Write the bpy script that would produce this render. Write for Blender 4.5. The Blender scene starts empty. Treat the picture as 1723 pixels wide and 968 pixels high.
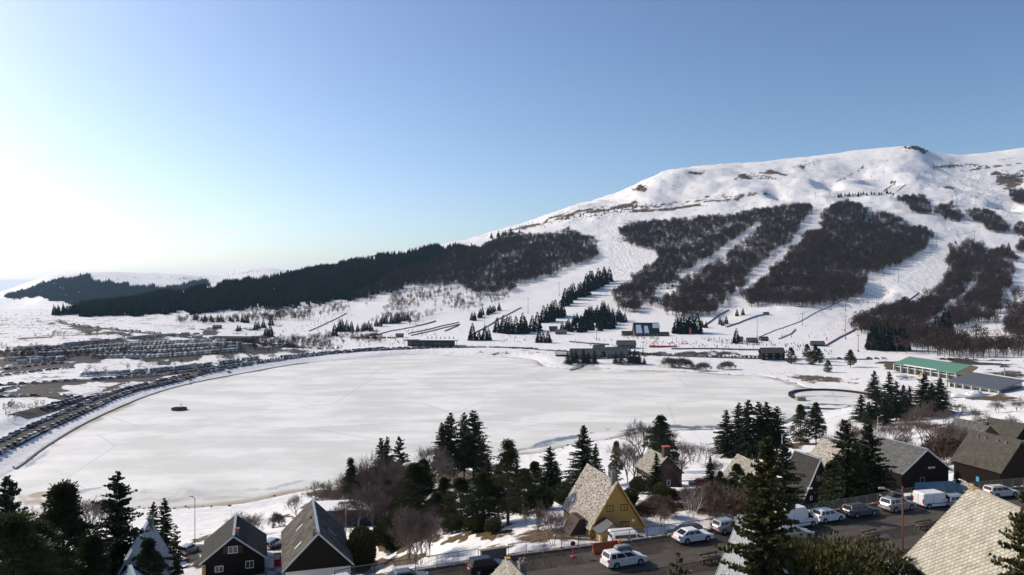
import bpy, bmesh, math, random
import numpy as np
from mathutils import Vector, Matrix
from mathutils.bvhtree import BVHTree
R = math.radians
PI = math.pi
SC = bpy.context.scene
COL = SC.collection
random.seed(7)
rng = np.random.default_rng(11)

# ------------------------------------------------------------------ camera
CZ = 62.0                      # the drone hovers 62 m above the frozen lake
F, CX, CY = 1300.0, 861.5, 484.0
cam_d = bpy.data.cameras.new('camera')
cam = bpy.data.objects.new('camera', cam_d)
COL.objects.link(cam)
cam.location = (0, 0, CZ)
cam.rotation_euler = (R(90), 0, 0)
cam_d.sensor_width = 36.0
cam_d.lens = 36.0 * F / 1723.0
cam_d.clip_start = 0.5
cam_d.clip_end = 120000
SC.camera = cam

# ------------------------------------------------------------------ sky, sun, exposure
SUN_AZ, SUN_EL = R(-64), R(33)     # azimuth measured clockwise from +Y (left of the view)
w = bpy.data.worlds.new('World')
SC.world = w
w.use_nodes = True
wt = w.node_tree
bg = wt.nodes['Background']
sky = wt.nodes.new('ShaderNodeTexSky')
sky.sky_type = 'NISHITA'
sky.sun_disc = False
sky.sun_elevation = SUN_EL
sky.sun_rotation = SUN_AZ
sky.altitude = 1300
sky.air_density = 1.0
sky.dust_density = 3.8
sky.ozone_density = 3.0
gm = wt.nodes.new('ShaderNodeGamma'); gm.inputs[1].default_value = 1.22
wb = wt.nodes.new('ShaderNodeMix'); wb.data_type = 'RGBA'; wb.blend_type = 'MULTIPLY'; wb.inputs[0].default_value = 1.0
wb.inputs[7].default_value = (1.03, 0.985, 0.935, 1)          # the camera's white balance of the blue
wt.links.new(sky.outputs[0], gm.inputs[0]); wt.links.new(gm.outputs[0], wb.inputs[6]); 
# three small far clouds low over the left horizon, part of the sky itself
def world_cloud(base, specs):
    N = wt.nodes.new; L = wt.links.new
    tc = N('ShaderNodeTexCoord'); sx = N('ShaderNodeSeparateXYZ'); L(tc.outputs['Generated'], sx.inputs[0])
    def m(op, a, b):
        n = N('ShaderNodeMath'); n.operation = op
        for i, q in enumerate((a, b)):
            if isinstance(q, (int, float)): n.inputs[i].default_value = q
            else: L(q, n.inputs[i])
        return n.outputs[0]
    yy_ = m('MAXIMUM', sx.outputs[1], 0.001); tx = m('DIVIDE', sx.outputs[0], yy_); tz = m('DIVIDE', sx.outputs[2], yy_)
    nz = N('ShaderNodeTexNoise'); nz.inputs['Scale'].default_value = 55; nz.inputs['Detail'].default_value = 6
    mp = N('ShaderNodeMapping'); mp.inputs['Scale'].default_value = (1, 1, 2.6); L(tc.outputs['Generated'], mp.inputs[0]); L(mp.outputs[0], nz.inputs['Vector'])
    out = base
    for u, v, ru, rv, amt in specs:
        a = m('MULTIPLY', m('SUBTRACT', tx, (u - CX) / F), F / ru); b = m('MULTIPLY', m('SUBTRACT', tz, (CY - v) / F), F / rv)
        r2 = m('ADD', m('MULTIPLY', a, a), m('MULTIPLY', b, b))
        k = N('ShaderNodeMapRange'); k.interpolation_type = 'SMOOTHSTEP'; k.inputs[1].default_value = .58; k.inputs[2].default_value = .95; k.inputs[4].default_value = amt
        L(m('SUBTRACT', m('ADD', nz.outputs['Fac'], .62), m('MULTIPLY', r2, .5)), k.inputs[0])
        x = N('ShaderNodeMix'); x.data_type = 'RGBA'; L(k.outputs[0], x.inputs[0]); L(out, x.inputs[6]); x.inputs[7].default_value = (9.4, 9.4, 9.5, 1); out = x.outputs[2]
    return out
wt.links.new(world_cloud(wb.outputs[2], [(380, 392, 24, 7, .8), (15, 402, 17, 3.5, .45), (130, 399, 14, 3, .3)]), bg.inputs[0])
bg.inputs[1].default_value = 0.098
sd = bpy.data.lights.new('sun', 'SUN')
sd.energy = 3.9
sd.angle = R(0.5)
sd.color = (1.0, 0.875, 0.73)
so = bpy.data.objects.new('sun', sd)
COL.objects.link(so)
sun_dir = Vector((math.sin(SUN_AZ) * math.cos(SUN_EL), math.cos(SUN_AZ) * math.cos(SUN_EL), math.sin(SUN_EL)))
so.rotation_euler = sun_dir.to_track_quat('Z', 'Y').to_euler()
so.location = (-300, 100, 300)
SC.view_settings.view_transform = 'Standard'
SC.view_settings.look = 'None'
SC.view_settings.exposure = 0.12
SC.view_settings.gamma = 1.0
SC.view_settings.use_curve_mapping = False
SC.cycles.max_bounces = 6
SC.cycles.diffuse_bounces = 2
SC.cycles.glossy_bounces = 2
SC.cycles.transmission_bounces = 2
SC.cycles.transparent_max_bounces = 6
SC.cycles.volume_bounces = 2
SC.cycles.use_denoising = True

# ------------------------------------------------------------------ helpers
def tag(o, label=None, cat=None, group=None, kind=None):
    if label: o['label'] = label
    if cat: o['category'] = cat
    if group: o['group'] = group
    if kind: o['kind'] = kind
    return o

def empty(name, loc=(0, 0, 0), rz=0.0, label=None, cat=None, group=None):
    o = bpy.data.objects.new(name, None)
    COL.objects.link(o)
    o.location = loc
    o.rotation_euler = (0, 0, rz)
    o.empty_display_size = 0.3
    return tag(o, label, cat, group)

def link(name, me, parent=None, loc=None, rz=None):
    o = bpy.data.objects.new(name, me)
    COL.objects.link(o)
    if parent is not None: o.parent = parent
    if loc is not None: o.location = loc
    if rz is not None: o.rotation_euler = (0, 0, rz)
    return o

def children(o): return [c for c in COL.objects if c.parent is o] if False else list(o.children)

def copy_tree(o, parent=None):
    c = o.copy()
    COL.objects.link(c)
    c.parent = parent
    for ch in list(o.children):
        copy_tree(ch, c)
    return c

class MB:
    """gathers polygons; build() links them as one mesh object"""
    def __init__(self): self.v = []; self.f = []; self.m = []; self.mi = 0
    def quad_faces(self, vs, fs):
        n = len(self.v)
        self.v.extend([tuple(p) for p in vs])
        for f in fs:
            self.f.append(tuple(i + n for i in f)); self.m.append(self.mi)
    def box(self, x0, x1, y0, y1, z0, z1):
        self.quad_faces([(x0,y0,z0),(x1,y0,z0),(x1,y1,z0),(x0,y1,z0),(x0,y0,z1),(x1,y0,z1),(x1,y1,z1),(x0,y1,z1)],
                        [(3,2,1,0),(4,5,6,7),(0,1,5,4),(1,2,6,5),(2,3,7,6),(3,0,4,7)])
        return self
    def bar(self, a, b, w, h=None, up=(0,0,1)):
        h = h or w
        a = Vector(a); b = Vector(b); d = (b - a).normalized()
        up = Vector(up)
        if abs(d.dot(up)) > 0.97: up = Vector((1, 0, 0))
        s = d.cross(up).normalized() * (w / 2); t = s.cross(d).normalized() * (h / 2)
        vs = [p + sx * s + sy * t for p in (a, b) for sx, sy in ((-1,-1),(1,-1),(1,1),(-1,1))]
        self.quad_faces(vs, [(3,2,1,0),(4,5,6,7),(0,1,5,4),(1,2,6,5),(2,3,7,6),(3,0,4,7)])
        return self
    def tube(self, a, b, r0, r1=None, n=6, cap=True):
        r1 = r0 if r1 is None else r1
        a = Vector(a); b = Vector(b); d = (b - a).normalized()
        up = Vector((0, 0, 1)) if abs(d.z) < 0.95 else Vector((1, 0, 0))
        s = d.cross(up).normalized(); t = d.cross(s).normalized()
        vs = []
        for p, r in ((a, r0), (b, r1)):
            for k in range(n):
                q = 2 * PI * k / n
                vs.append(p + s * (math.cos(q) * r) + t * (math.sin(q) * r))
        fs = [(k, k + n, (k + 1) % n + n, (k + 1) % n) for k in range(n)]
        if cap: fs += [tuple(range(n)), tuple(range(2 * n - 1, n - 1, -1))]
        self.quad_faces(vs, fs)
        return self
    def prism(self, pts, d0, d1, axis='y'):
        """extrude a 2-D outline (a,b) between d0 and d1 along axis"""
        n = len(pts)
        def mk(p, d):
            a, b = p
            return (a, d, b) if axis == 'y' else ((d, a, b) if axis == 'x' else (a, b, d))
        vs = [mk(p, d0) for p in pts] + [mk(p, d1) for p in pts]
        fs = [tuple(range(n)), tuple(range(2 * n - 1, n - 1, -1))]
        fs += [(k, k + n, (k + 1) % n + n, (k + 1) % n) for k in range(n)]
        self.quad_faces(vs, fs)
        return self
    def mesh(self, name, mats, smooth=False, fix=True):
        me = bpy.data.meshes.new(name)
        me.from_pydata(self.v, [], self.f)
        if not isinstance(mats, (list, tuple)): mats = [mats]
        for m in mats: me.materials.append(m)
        if any(self.m): me.polygons.foreach_set('material_index', self.m)
        if fix:
            bm = bmesh.new(); bm.from_mesh(me)
            bmesh.ops.recalc_face_normals(bm, faces=bm.faces)
            bm.to_mesh(me); bm.free()
        if smooth: me.polygons.foreach_set('use_smooth', [True] * len(me.polygons))
        me.update()
        return me
    def build(self, name, mats, parent=None, smooth=False, loc=None, rz=None, fix=True):
        return link(name, self.mesh(name, mats, smooth, fix), parent, loc, rz)

# ------------------------------------------------------------------ materials
def mat(name, col, rough=0.8, metal=0.0, spec=0.3, noise=None, bump=None, island=0.0, objrand=0.0, translucent=0.0):
    """noise=(scale, amount, second colour) mottles; bump=(scale, strength); island = brightness spread per loose piece"""
    m = bpy.data.materials.new(name); m.use_nodes = True
    nt = m.node_tree; b = nt.nodes['Principled BSDF']
    b.inputs['Roughness'].default_value = rough
    b.inputs['Metallic'].default_value = metal
    b.inputs['Specular IOR Level'].default_value = spec
    b.inputs['Base Color'].default_value = (*col, 1)
    out = None
    N = nt.nodes.new; Lk = nt.links.new
    tc = None
    if noise or bump:
        tc = N('ShaderNodeTexCoord')
    if noise:
        tx = N('ShaderNodeTexNoise'); tx.inputs['Scale'].default_value = noise[0]; tx.inputs['Detail'].default_value = 5
        tx.inputs['Roughness'].default_value = 0.65
        Lk(tc.outputs['Object'], tx.inputs['Vector'])
        rp = N('ShaderNodeMapRange'); rp.inputs[1].default_value = 0.35; rp.inputs[2].default_value = 0.68
        rp.inputs[4].default_value = noise[1]
        Lk(tx.outputs['Fac'], rp.inputs[0])
        mx = N('ShaderNodeMix'); mx.data_type = 'RGBA'
        mx.inputs[6].default_value = (*col, 1); mx.inputs[7].default_value = (*noise[2], 1)
        Lk(rp.outputs[0], mx.inputs[0])
        out = mx.outputs[2]
    if island or objrand:
        hs = N('ShaderNodeHueSaturation')
        if out: Lk(out, hs.inputs['Color'])
        else: hs.inputs['Color'].default_value = (*col, 1)
        mr = N('ShaderNodeMapRange')
        amt = island or objrand
        mr.inputs[3].default_value = 1 - amt; mr.inputs[4].default_value = 1 + amt
        if island and objrand:
            g = N('ShaderNodeNewGeometry'); oi = N('ShaderNodeObjectInfo'); av = N('ShaderNodeMix'); av.inputs[0].default_value = .5
            Lk(g.outputs['Random Per Island'], av.inputs[2]); Lk(oi.outputs['Random'], av.inputs[3]); Lk(av.outputs[0], mr.inputs[0])
            mr.inputs[3].default_value = 1 - island - objrand; mr.inputs[4].default_value = 1 + island + objrand
        elif island:
            g = N('ShaderNodeNewGeometry'); Lk(g.outputs['Random Per Island'], mr.inputs[0])
        else:
            g = N('ShaderNodeObjectInfo'); Lk(g.outputs['Random'], mr.inputs[0])
        Lk(mr.outputs[0], hs.inputs['Value'])
        out = hs.outputs[0]
    if out: Lk(out, b.inputs['Base Color'])
    if bump:
        tb = N('ShaderNodeTexNoise'); tb.inputs['Scale'].default_value = bump[0]; tb.inputs['Detail'].default_value = 4
        Lk(tc.outputs['Object'], tb.inputs['Vector'])
        bp = N('ShaderNodeBump'); bp.inputs['Strength'].default_value = bump[1]; bp.inputs['Distance'].default_value = 0.05
        Lk(tb.outputs['Fac'], bp.inputs['Height']); Lk(bp.outputs[0], b.inputs['Normal'])
    if translucent:
        tr = N('ShaderNodeBsdfTranslucent')
        if out: Lk(out, tr.inputs['Color'])
        else: tr.inputs['Color'].default_value = (*col, 1)
        ms = N('ShaderNodeMixShader'); ms.inputs[0].default_value = translucent
        Lk(b.outputs[0], ms.inputs[1]); Lk(tr.outputs[0], ms.inputs[2])
        Lk(ms.outputs[0], nt.nodes['Material Output'].inputs['Surface'])
    return m
# ------------------------------------------------------------------ the lie of the land
def zd(v, d): return CZ - (v - CY) / F * d           # height of what is seen at row v, d metres out
def dz(v, z): return (CZ - z) * F / (v - CY)         # distance of row v on ground of height z
def px(u, v, d): return ((u - CX) / F * d, d, zd(v, d))
def pz(u, v, z):
    d = dz(v, z); return ((u - CX) / F * d, d)

KERB = [pz(u, v, 34.0) for u, v in ((590, 978), (690, 963), (855, 937), (1044, 913), (1235, 887), (1350, 869), (1475, 848), (1542, 836), (1723, 820))]
_a, _b = KERB[0], KERB[1]
KERB.insert(0, (_a[0] - 14, _a[1] - 9))
_a, _b = KERB[-1], KERB[-2]
KERB.append((_a[0] + 40, _a[1] + 14))
KERB = np.array(KERB)

def polyline_sd(P, line):
    """signed distance to a polyline (positive on its left side) and the running length"""
    best = np.full(len(P), 1e9); sgn = np.ones(len(P)); run = np.zeros(len(P)); acc = 0.0
    for i in range(len(line) - 1):
        a = line[i]; b = line[i + 1]; ab = b - a; L = math.hypot(*ab)
        t = np.clip(((P - a) @ ab) / (L * L), 0, 1)
        q = a + t[:, None] * ab
        dd = np.hypot(*(P - q).T)
        s = ab[0] * (P[:, 1] - a[1]) - ab[1] * (P[:, 0] - a[0])
        m = dd < best
        best[m] = dd[m]; sgn[m] = np.sign(s[m]); run[m] = acc + t[m] * L
        acc += L
    return best * sgn, run

# shore of the lake, drawn where the ice meets the bank (ice lies at height 0)
LAKE_PX = [(26,790),(78,752),(155,707),(250,666),(325,645),(418,627),(500,613),(574,606),(661,598),(719,597),(806,600),(858,601),(900,606),(910,612),(925,618),(962,620),
 (976,613),(992,611),(1018,620),(1090,623),(1168,626),(1235,631),(1279,632),(1300,636),(1339,645),(1356,652),(1400,656),(1440,657),(1475,662),(1482,676),(1440,684),(1400,690),(1360,702),
 (1320,712),(1212,723),(1142,725),(1076,728),(1047,736),(1003,743),(960,749),(916,761),(867,767),(823,774),(760,786),(690,797),(600,812),(540,822),(493,830),(406,848),(305,856),(247,856),(145,862),(43,868),(-60,872),(-120,868),(-60,830)]
LAKE = np.array([pz(u, v, 0.0) for u, v in LAKE_PX])
def smooth_closed(P, n=4):
    out = []
    N = len(P)
    for i in range(N):
        p0, p1, p2, p3 = P[i - 1], P[i], P[(i + 1) % N], P[(i + 2) % N]
        for k in range(n):
            t = k / n
            out.append(0.5 * ((2 * p1) + (p2 - p0) * t + (2 * p0 - 5 * p1 + 4 * p2 - p3) * t * t + (3 * p1 - p0 - 3 * p2 + p3) * t ** 3))
    return np.array(out)
LAKE = smooth_closed(LAKE)
def poly_in(P, poly):
    x, y = P[:, 0], P[:, 1]; ins = np.zeros(len(P), bool); n = len(poly)
    for i in range(n):
        x0, y0 = poly[i]; x1, y1 = poly[(i + 1) % n]
        c = (y0 > y) != (y1 > y)
        if y1 != y0: ins ^= c & (x < (x1 - x0) * (y - y0) / (y1 - y0) + x0)
    return ins
def lake_sd(P):
    d, _ = polyline_sd(P, np.vstack([LAKE, LAKE[:1]]))
    return np.where(poly_in(P, LAKE), -np.abs(d), np.abs(d))

DAM_PX = [(-160,845),(0,752),(53,725),(99,704),(139,686.5),(178,670),(217,656.5),(250,648.5),(300,637),(350,625.5),(400,616.5),(443,609.5),(500,602),(545,596.5),(603,591.5),(661,588.5),(748,586),(830,586),(900,588.5),
          (960,592),(1000,594),(1100,598),(1200,601.5),(1290,604),(1400,604.5),(1500,605),(1620,606),(1760,612),(1950,625)]
DAM = np.array([pz(u, v, 2.6) for u, v in DAM_PX])

CTRL = []
def col(u, *vd):
    for v, d in vd: CTRL.append((u, d, zd(v, d)))
def xyz(*pts):
    for x, y, z in pts: CTRL.append((CX + F * x / y, y, z))
def udz(u, *pts):
    for d, z in pts: CTRL.append((u, d, z))
# near ground
xyz((0,30,37),(-25,30,34),(25,30,38),(0,40,36.5),(-20,45,33.5),(30,50,36.5),(-38,60,27.5),(-60,60,24.5),(60,60,37),(80,85,35.5),(95,105,34.5),
    (-30,80,27),(-19,95,24),(-25,106,21.8),(-38,112,21.3),(-50,100,21.3),(-58,130,17.5),(-35,130,19.5),(-70,90,22),(-90,110,16),(-100,150,9),(-110,80,21),
    (5,93,31.5),(15,98,31),(30,106,29.5),(50,118,27.5),(70,127,29.2),(95,135,30))
udz(-300,(70,24),(120,16),(170,7),(230,2),(300,2))
udz(0,(190,4),(212,1.2))
udz(400,(160,11.5),(190,5),(207,1.5))
udz(700,(112,25),(140,19),(170,12.5),(200,7),(230,3.8),(255,1.5))
udz(900,(130,25.5),(160,18.5),(200,10),(250,4),(275,1.5))
udz(1100,(130,27.5),(160,21),(200,13),(250,6.5),(300,2.6),(325,1))
udz(1300,(130,26.5),(170,20),(220,11.5),(280,5),(330,2))
udz(1450,(150,25),(200,18),(260,9),(320,4.5),(370,2.5))
udz(1600,(150,26.5),(200,21),(260,13),(320,8),(400,5),(480,4.5),(560,4.5))
udz(1723,(150,30),(220,21),(300,13),(400,7),(500,5.5),(600,5))
udz(2200,(60,38),(150,32),(300,20),(500,12),(800,16))
# far shore and ski slopes
col(2300,(560,860),(520,1010),(480,1210),(420,1500),(360,1850),(300,2300),(262,2700),(300,3400))
col(1723,(585,740),(560,850),(540,930),(520,1010),(500,1100),(480,1200),(450,1350),(420,1500),(390,1660),(360,1840),(335,2010),(310,2200),(285,2420),(262,2640),(252,2760),(285,3500))
for u in (1600,1450):
    col(u,(590,720),(575,790),(560,870),(540,960),(520,1040),(500,1120),(480,1210),(450,1350),(420,1500),(390,1660),(360,1830),(335,2000),(310,2200),(288,2420))
col(1690,(259,2730)); col(1650,(266,2690)); col(1600,(265,2660)); col(1565,(258.5,2620),(300,3400)); col(1552,(252,2610)); col(1540,(247.5,2600)); col(1522,(249,2600)); col(1480,(256,2590)); col(1450,(260.5,2590),(300,3400)); col(1420,(266,2580))
col(1350,(272.5,2560)); col(1280,(278.5,2540),(310,3300)); col(1200,(285.5,2480)); col(1140,(292,2430)); col(1100,(304,2400),(330,3100)); col(1075,(319,2380)); col(1050,(331,2370)); col(960,(351,2340),(372,3000)); col(900,(371,2320)); col(840,(388.5,2300),(408,3000))
col(1300,(590,715),(575,795),(560,870),(540,965),(520,1045),(500,1130),(480,1220),(450,1370),(420,1530),(390,1700),(360,1890),(335,2080),(310,2280),(292,2430))
col(1150,(590,715),(575,790),(560,880),(540,980),(520,1070),(500,1170),(480,1270),(450,1430),(420,1610),(390,1790),(365,1960),(340,2170),(318,2300))
col(1000,(590,715),(575,800),(560,900),(540,1000),(520,1100),(500,1210),(480,1330),(450,1500),(420,1700),(395,1870),(370,2060),(352,2220))
col(850,(588,720),(575,810),(560,910),(540,1020),(520,1130),(500,1250),(470,1430),(440,1640),(415,1860),(400,2050))
col(700,(588,730),(575,829),(560,920),(545,1010),(520,1150),(500,1270),(470,1450),(440,1700),(421,1900),(440,2700))
col(580,(450,1780),(446,1850),(462,2700))
col(480,(590,720),(575,829),(550,1000),(530,1130),(510,1270),(490,1420),(472,1600),(464,1750),(478,2600))
col(300,(600,640),(575,750),(560,870),(540,1040),(528,1160),(510,1320),(497,1500),(493,1600),(503,2300))
col(120,(680,385),(640,478),(600,616),(575,743),(560,850),(540,1040),(530,1150),(523,1290),(530,1800))
col(0,(700,340),(660,425),(620,545),(590,670),(560,850),(540,1020),(525,1220),(521,1400),(530,2000))
col(-250,(700,335),(640,470),(590,660),(550,930),(525,1220),(520,1500),(535,2200))
col(-700,(680,380),(600,620),(550,900),(525,1250),(520,1600),(530,2300))
# the wooded hill far left, the snow hill behind it and the distant plain
col(-100,(520,3100),(508,3500),(506,3800),(515,5000))
col(0,(520,3000),(504,3400),(498,3700),(510,5000)); col(45,(508,3200),(482,3750)); col(75,(500,3200),(468,3800),(490,5200)); col(110,(500,3200),(463.5,3850)); col(140,(498,3200),(461.5,3850)); col(200,(498,3200),(476,3600),(463,3950)); col(260,(498,3300),(478,3700),(463,4050),(490,5600)); col(310,(498,3300),(481,3700),(465,4100)); col(345,(498,3300),(483,3700),(470,4200))
col(400,(480,3900),(458,4600)); col(450,(480,3900),(452,4700),(480,6500)); col(520,(478,3900),(466,4700)); col(640,(470,3900),(463,5000))
for u in (-700, -100, 200, 500, 800, 1100, 1500, 2300):
    CTRL.append((u, 9000, -40)); CTRL.append((u, 16000, -30))
CTRL = np.array(CTRL)

AZMAX = R(50)
def _feat(az, d): return np.stack([az * 2.6, np.log(d)], 1)
_X = _feat(np.arctan((CTRL[:, 0] - CX) / F), CTRL[:, 1])
_sc = np.maximum(CTRL[:, 1], 60.0) / 1000.0       # heights are solved relative to distance, so far ridges do not ripple the near ground
_Y = (CTRL[:, 2] - CZ) / CTRL[:, 1]
def _U(r2): return 0.5 * r2 * np.log(np.maximum(r2, 1e-12))
_n = len(_X)
_K = _U(((_X[:, None] - _X[None]) ** 2).sum(-1)) + np.eye(_n) * 2e-4
_Pm = np.hstack([np.ones((_n, 1)), _X])
_A = np.zeros((_n + 3, _n + 3)); _A[:_n, :_n] = _K; _A[:_n, _n:] = _Pm; _A[_n:, :_n] = _Pm.T
_W = np.linalg.solve(_A, np.concatenate([_Y, np.zeros(3)]))
def tps(az, d):
    Q = _feat(az, d); out = np.empty(len(Q))
    for i in range(0, len(Q), 20000):
        q = Q[i:i + 20000]
        out[i:i + 20000] = _U(((q[:, None] - _X[None]) ** 2).sum(-1)) @ _W[:_n] + _W[_n] + q @ _W[_n + 1:]
    return CZ + out * d

_perm = rng.random((256, 256))
def vnoise(x, y):
    xi = np.floor(x).astype(int); yi = np.floor(y).astype(int); fx = x - xi; fy = y - yi
    fx = fx * fx * (3 - 2 * fx); fy = fy * fy * (3 - 2 * fy)
    g = lambda a, b: _perm[a & 255, b & 255]
    return (g(xi, yi) * (1 - fx) + g(xi + 1, yi) * fx) * (1 - fy) + (g(xi, yi + 1) * (1 - fx) + g(xi + 1, yi + 1) * fx) * fy - 0.5
def fbm(x, y, s, o=4):
    r = 0; a = 1.0
    for k in range(o):
        r = r + a * vnoise(x / s + 17.3 * k, y / s + 5.1 * k); a *= 0.5; s *= 0.5
    return r
def sstep(x, a, b):
    t = np.clip((x - a) / (b - a), 0, 1); return t * t * (3 - 2 * t)

# grid: fine inside the view, coarse round the rest of the circle
az_in = np.linspace(R(-37), R(37), 600)
az_out = np.linspace(R(37), R(323), 90)[1:-1]
AZ = np.concatenate([az_in, az_out])
DD = np.concatenate([np.geomspace(28, 3300, 560), np.geomspace(3300, 5400, 70)[1:], np.geomspace(5400, 26000, 20)[1:]])
A2, D2 = np.meshgrid(AZ, DD)
az = A2.ravel(); dd = D2.ravel()
azs = np.where(az > PI, az - 2 * PI, az)
X = np.sin(azs) * dd; Y = np.cos(azs) * dd
yy = np.abs(np.cos(np.clip(azs, -AZMAX, AZMAX))) * dd       # depth along the view axis
fl = np.minimum(dd, 16000.0)
Z = tps(np.clip(azs, -AZMAX, AZMAX), np.clip(yy, 30, 15000))
back = sstep(np.abs(azs), R(55), R(100))
mean_prof = np.interp(dd, [28, 60, 150, 400, 1500, 5000, 26000], [37, 36, 33, 36, 60, 40, -30])
Z = Z * (1 - back) + mean_prof * back
# roll of the hills: gullies and hummocks
mtn = sstep(dd, 850, 1300) * (1 - sstep(dd, 5200, 8000))
up = sstep(dd, 1850, 2150) * (1 - sstep(dd, 2700, 3000)) * (Y > 0)
rid = 1 - np.abs(fbm(X + 300, Y, 150, 4)) * 2.4
rid2 = 1 - np.abs(fbm(X * 1.0 + Y * .25, Y * .45 + 2000, 90, 4)) * 2.6
Z = Z + up * (rid * 6 - 3.5 + rid2 * 4 - 2 + fbm(X, Y * 2.2, 45, 4) * 5)
ridge = 1 - sstep(np.abs(dd - 2600), 0, 500) * 0.4
Z = Z + mtn * (fbm(X, Y, 260, 5) * 11 * sstep(dd, 1500, 2300) + fbm(X + 900, Y, 70, 4) * 2.6)
Z = Z + (1 - mtn) * fbm(X, Y, 14, 4) * 0.35 * sstep(dd, 40, 130)
Z = np.where(dd > 9000, Z + (fbm(X, Y, 9000, 4) * 170 + 190) * sstep(dd, 12500, 17500), Z)
UU = CX + F * X / np.maximum(Y, 1e-3); VV = CY - F * (Z - CZ) / np.maximum(Y, 1e-3)
def hump(u, d, ru, rd, h):
    """a knoll (h>0) or hollow at column u, d metres out; ru in columns, rd in metres"""
    global Z
    m = Y > 100
    Z = Z + np.where(m, h * np.exp(-((UU - u) / ru) ** 2 - ((dd - d) / rd) ** 2), 0)
# shaded hollows and crags of the upper mountain
hump(1486, 2470, 34, 42, -58); hump(1440, 2470, 30, 45, 10); hump(1535, 2545, 20, 30, 16); hump(1515, 2440, 40, 50, 8)
hump(1392, 2375, 18, 45, -40); hump(1350, 2380, 30, 45, 10)
hump(1265, 2250, 34, 50, 14); hump(1306, 2240, 16, 50, -20); hump(1180, 2330, 30, 50, 8)
hump(1695, 2300, 22, 40, -38); hump(1655, 2310, 34, 40, 9); hump(1600, 2420, 22, 40, 10); hump(1640, 2420, 26, 40, 6)
hump(1466, 1930, 18, 50, -24); hump(1484, 1300, 22, 45, -11); hump(1500, 1270, 14, 40, 5)
hump(1330, 1090, 50, 40, 5); hump(1260, 1040, 30, 30, 3)
PXY = np.stack([X, Y], 1)
# the dam road is a level shelf
msel = (dd < 1100) & (np.abs(azs) < R(60))
sdam = np.full(len(X), 1e3); sdam[msel] = np.abs(polyline_sd(PXY[msel], DAM)[0])
k = 1 - sstep(sdam, 7.0, 16.0)
Z = Z * (1 - k) + 2.6 * k
# the lake bed and its banks
lsd = np.full(len(X), 1e3); lsel = (dd < 900) & (np.abs(azs) < R(60)); lsd[lsel] = lake_sd(PXY[lsel])
bank = sstep(lsd, 0, 14)
zb = 0.04 + np.maximum(Z, 0.5) * bank + 0.35 * sstep(lsd, 0, 1.5) * (1 - bank)
Z = np.where(lsd < 14, np.where(lsd < 0, np.maximum(-1.6, lsd * 0.5), zb), Z)
# level pads the houses stand on
for hx, hy_, hr_, hz in ((-40,112,8,21.8),(-28,110,9,21.7),(12,101,7,31.0),(50,127,11,25.8),(50,114,7,26.5),(63,126,10,29.1),(66,114,8,30.2),(77,123,10,27.5),(28.5,154,7,22.2),(-42,88,7,25.2)):
    k = 1 - sstep(np.hypot(X - hx, Y - hy_), hr_ * .75, hr_ * 1.35)
    Z = Z * (1 - k) + hz * k
# the street with its parking strip is a terrace
ssel = (dd < 190) & (np.abs(azs) < R(60))
sst = np.full(len(X), 1e3); sst[ssel] = polyline_sd(PXY[ssel], KERB)[0]
onst = (sst > -19) & (sst < 3.5)
k = np.where(sst > 0.6, 1 - sstep(sst, 0.8, 2.6), 1 - sstep(-sst, 13.5, 18)) * onst * (1 - sstep(-X, 14, 26))
Z = Z * (1 - k) + 34.0 * k
TERR = Z.reshape(len(DD), len(AZ))

nA = len(AZ); nD = len(DD)
verts = np.stack([X, Y, Z], 1)
ii, jj = np.meshgrid(np.arange(nD - 1), np.arange(nA), indexing='ij')
a_ = (ii * nA + jj).ravel(); b_ = (ii * nA + (jj + 1) % nA).ravel()
c_ = b_ + nA; d_ = a_ + nA
quads = np.stack([a_, d_, c_, b_], 1)
# ------------------------------------------------------------------ ground sheet, paint masks, ice
def ellmask(specs, soft=0.6):
    """patches given as (column, row, half width, half height, tilt in degrees, strength)"""
    m = np.zeros(len(X)); f = Y > 20
    wx = fbm(azs * 1300, np.log(dd) * 500, 22, 4); wy = fbm(azs * 1300 + 700, np.log(dd) * 500, 22, 4)
    for u, v, ru, rv, rot, s in specs:
        c, sn = math.cos(R(rot)), math.sin(R(rot))
        a = (UU - u) * c + (VV - v) * sn + wx * ru * 1.1; b = -(UU - u) * sn + (VV - v) * c + wy * rv * 1.5
        q = np.sqrt((a / ru) ** 2 + (b / rv) ** 2)
        m = np.maximum(m, np.where(f, s * (1 - sstep(q, 1 - soft, 1 + soft)), 0))
    return m
UU = CX + F * X / np.maximum(Y, 1e-3); VV = CY - F * (Z - CZ) / np.maximum(Y, 1e-3)
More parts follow.
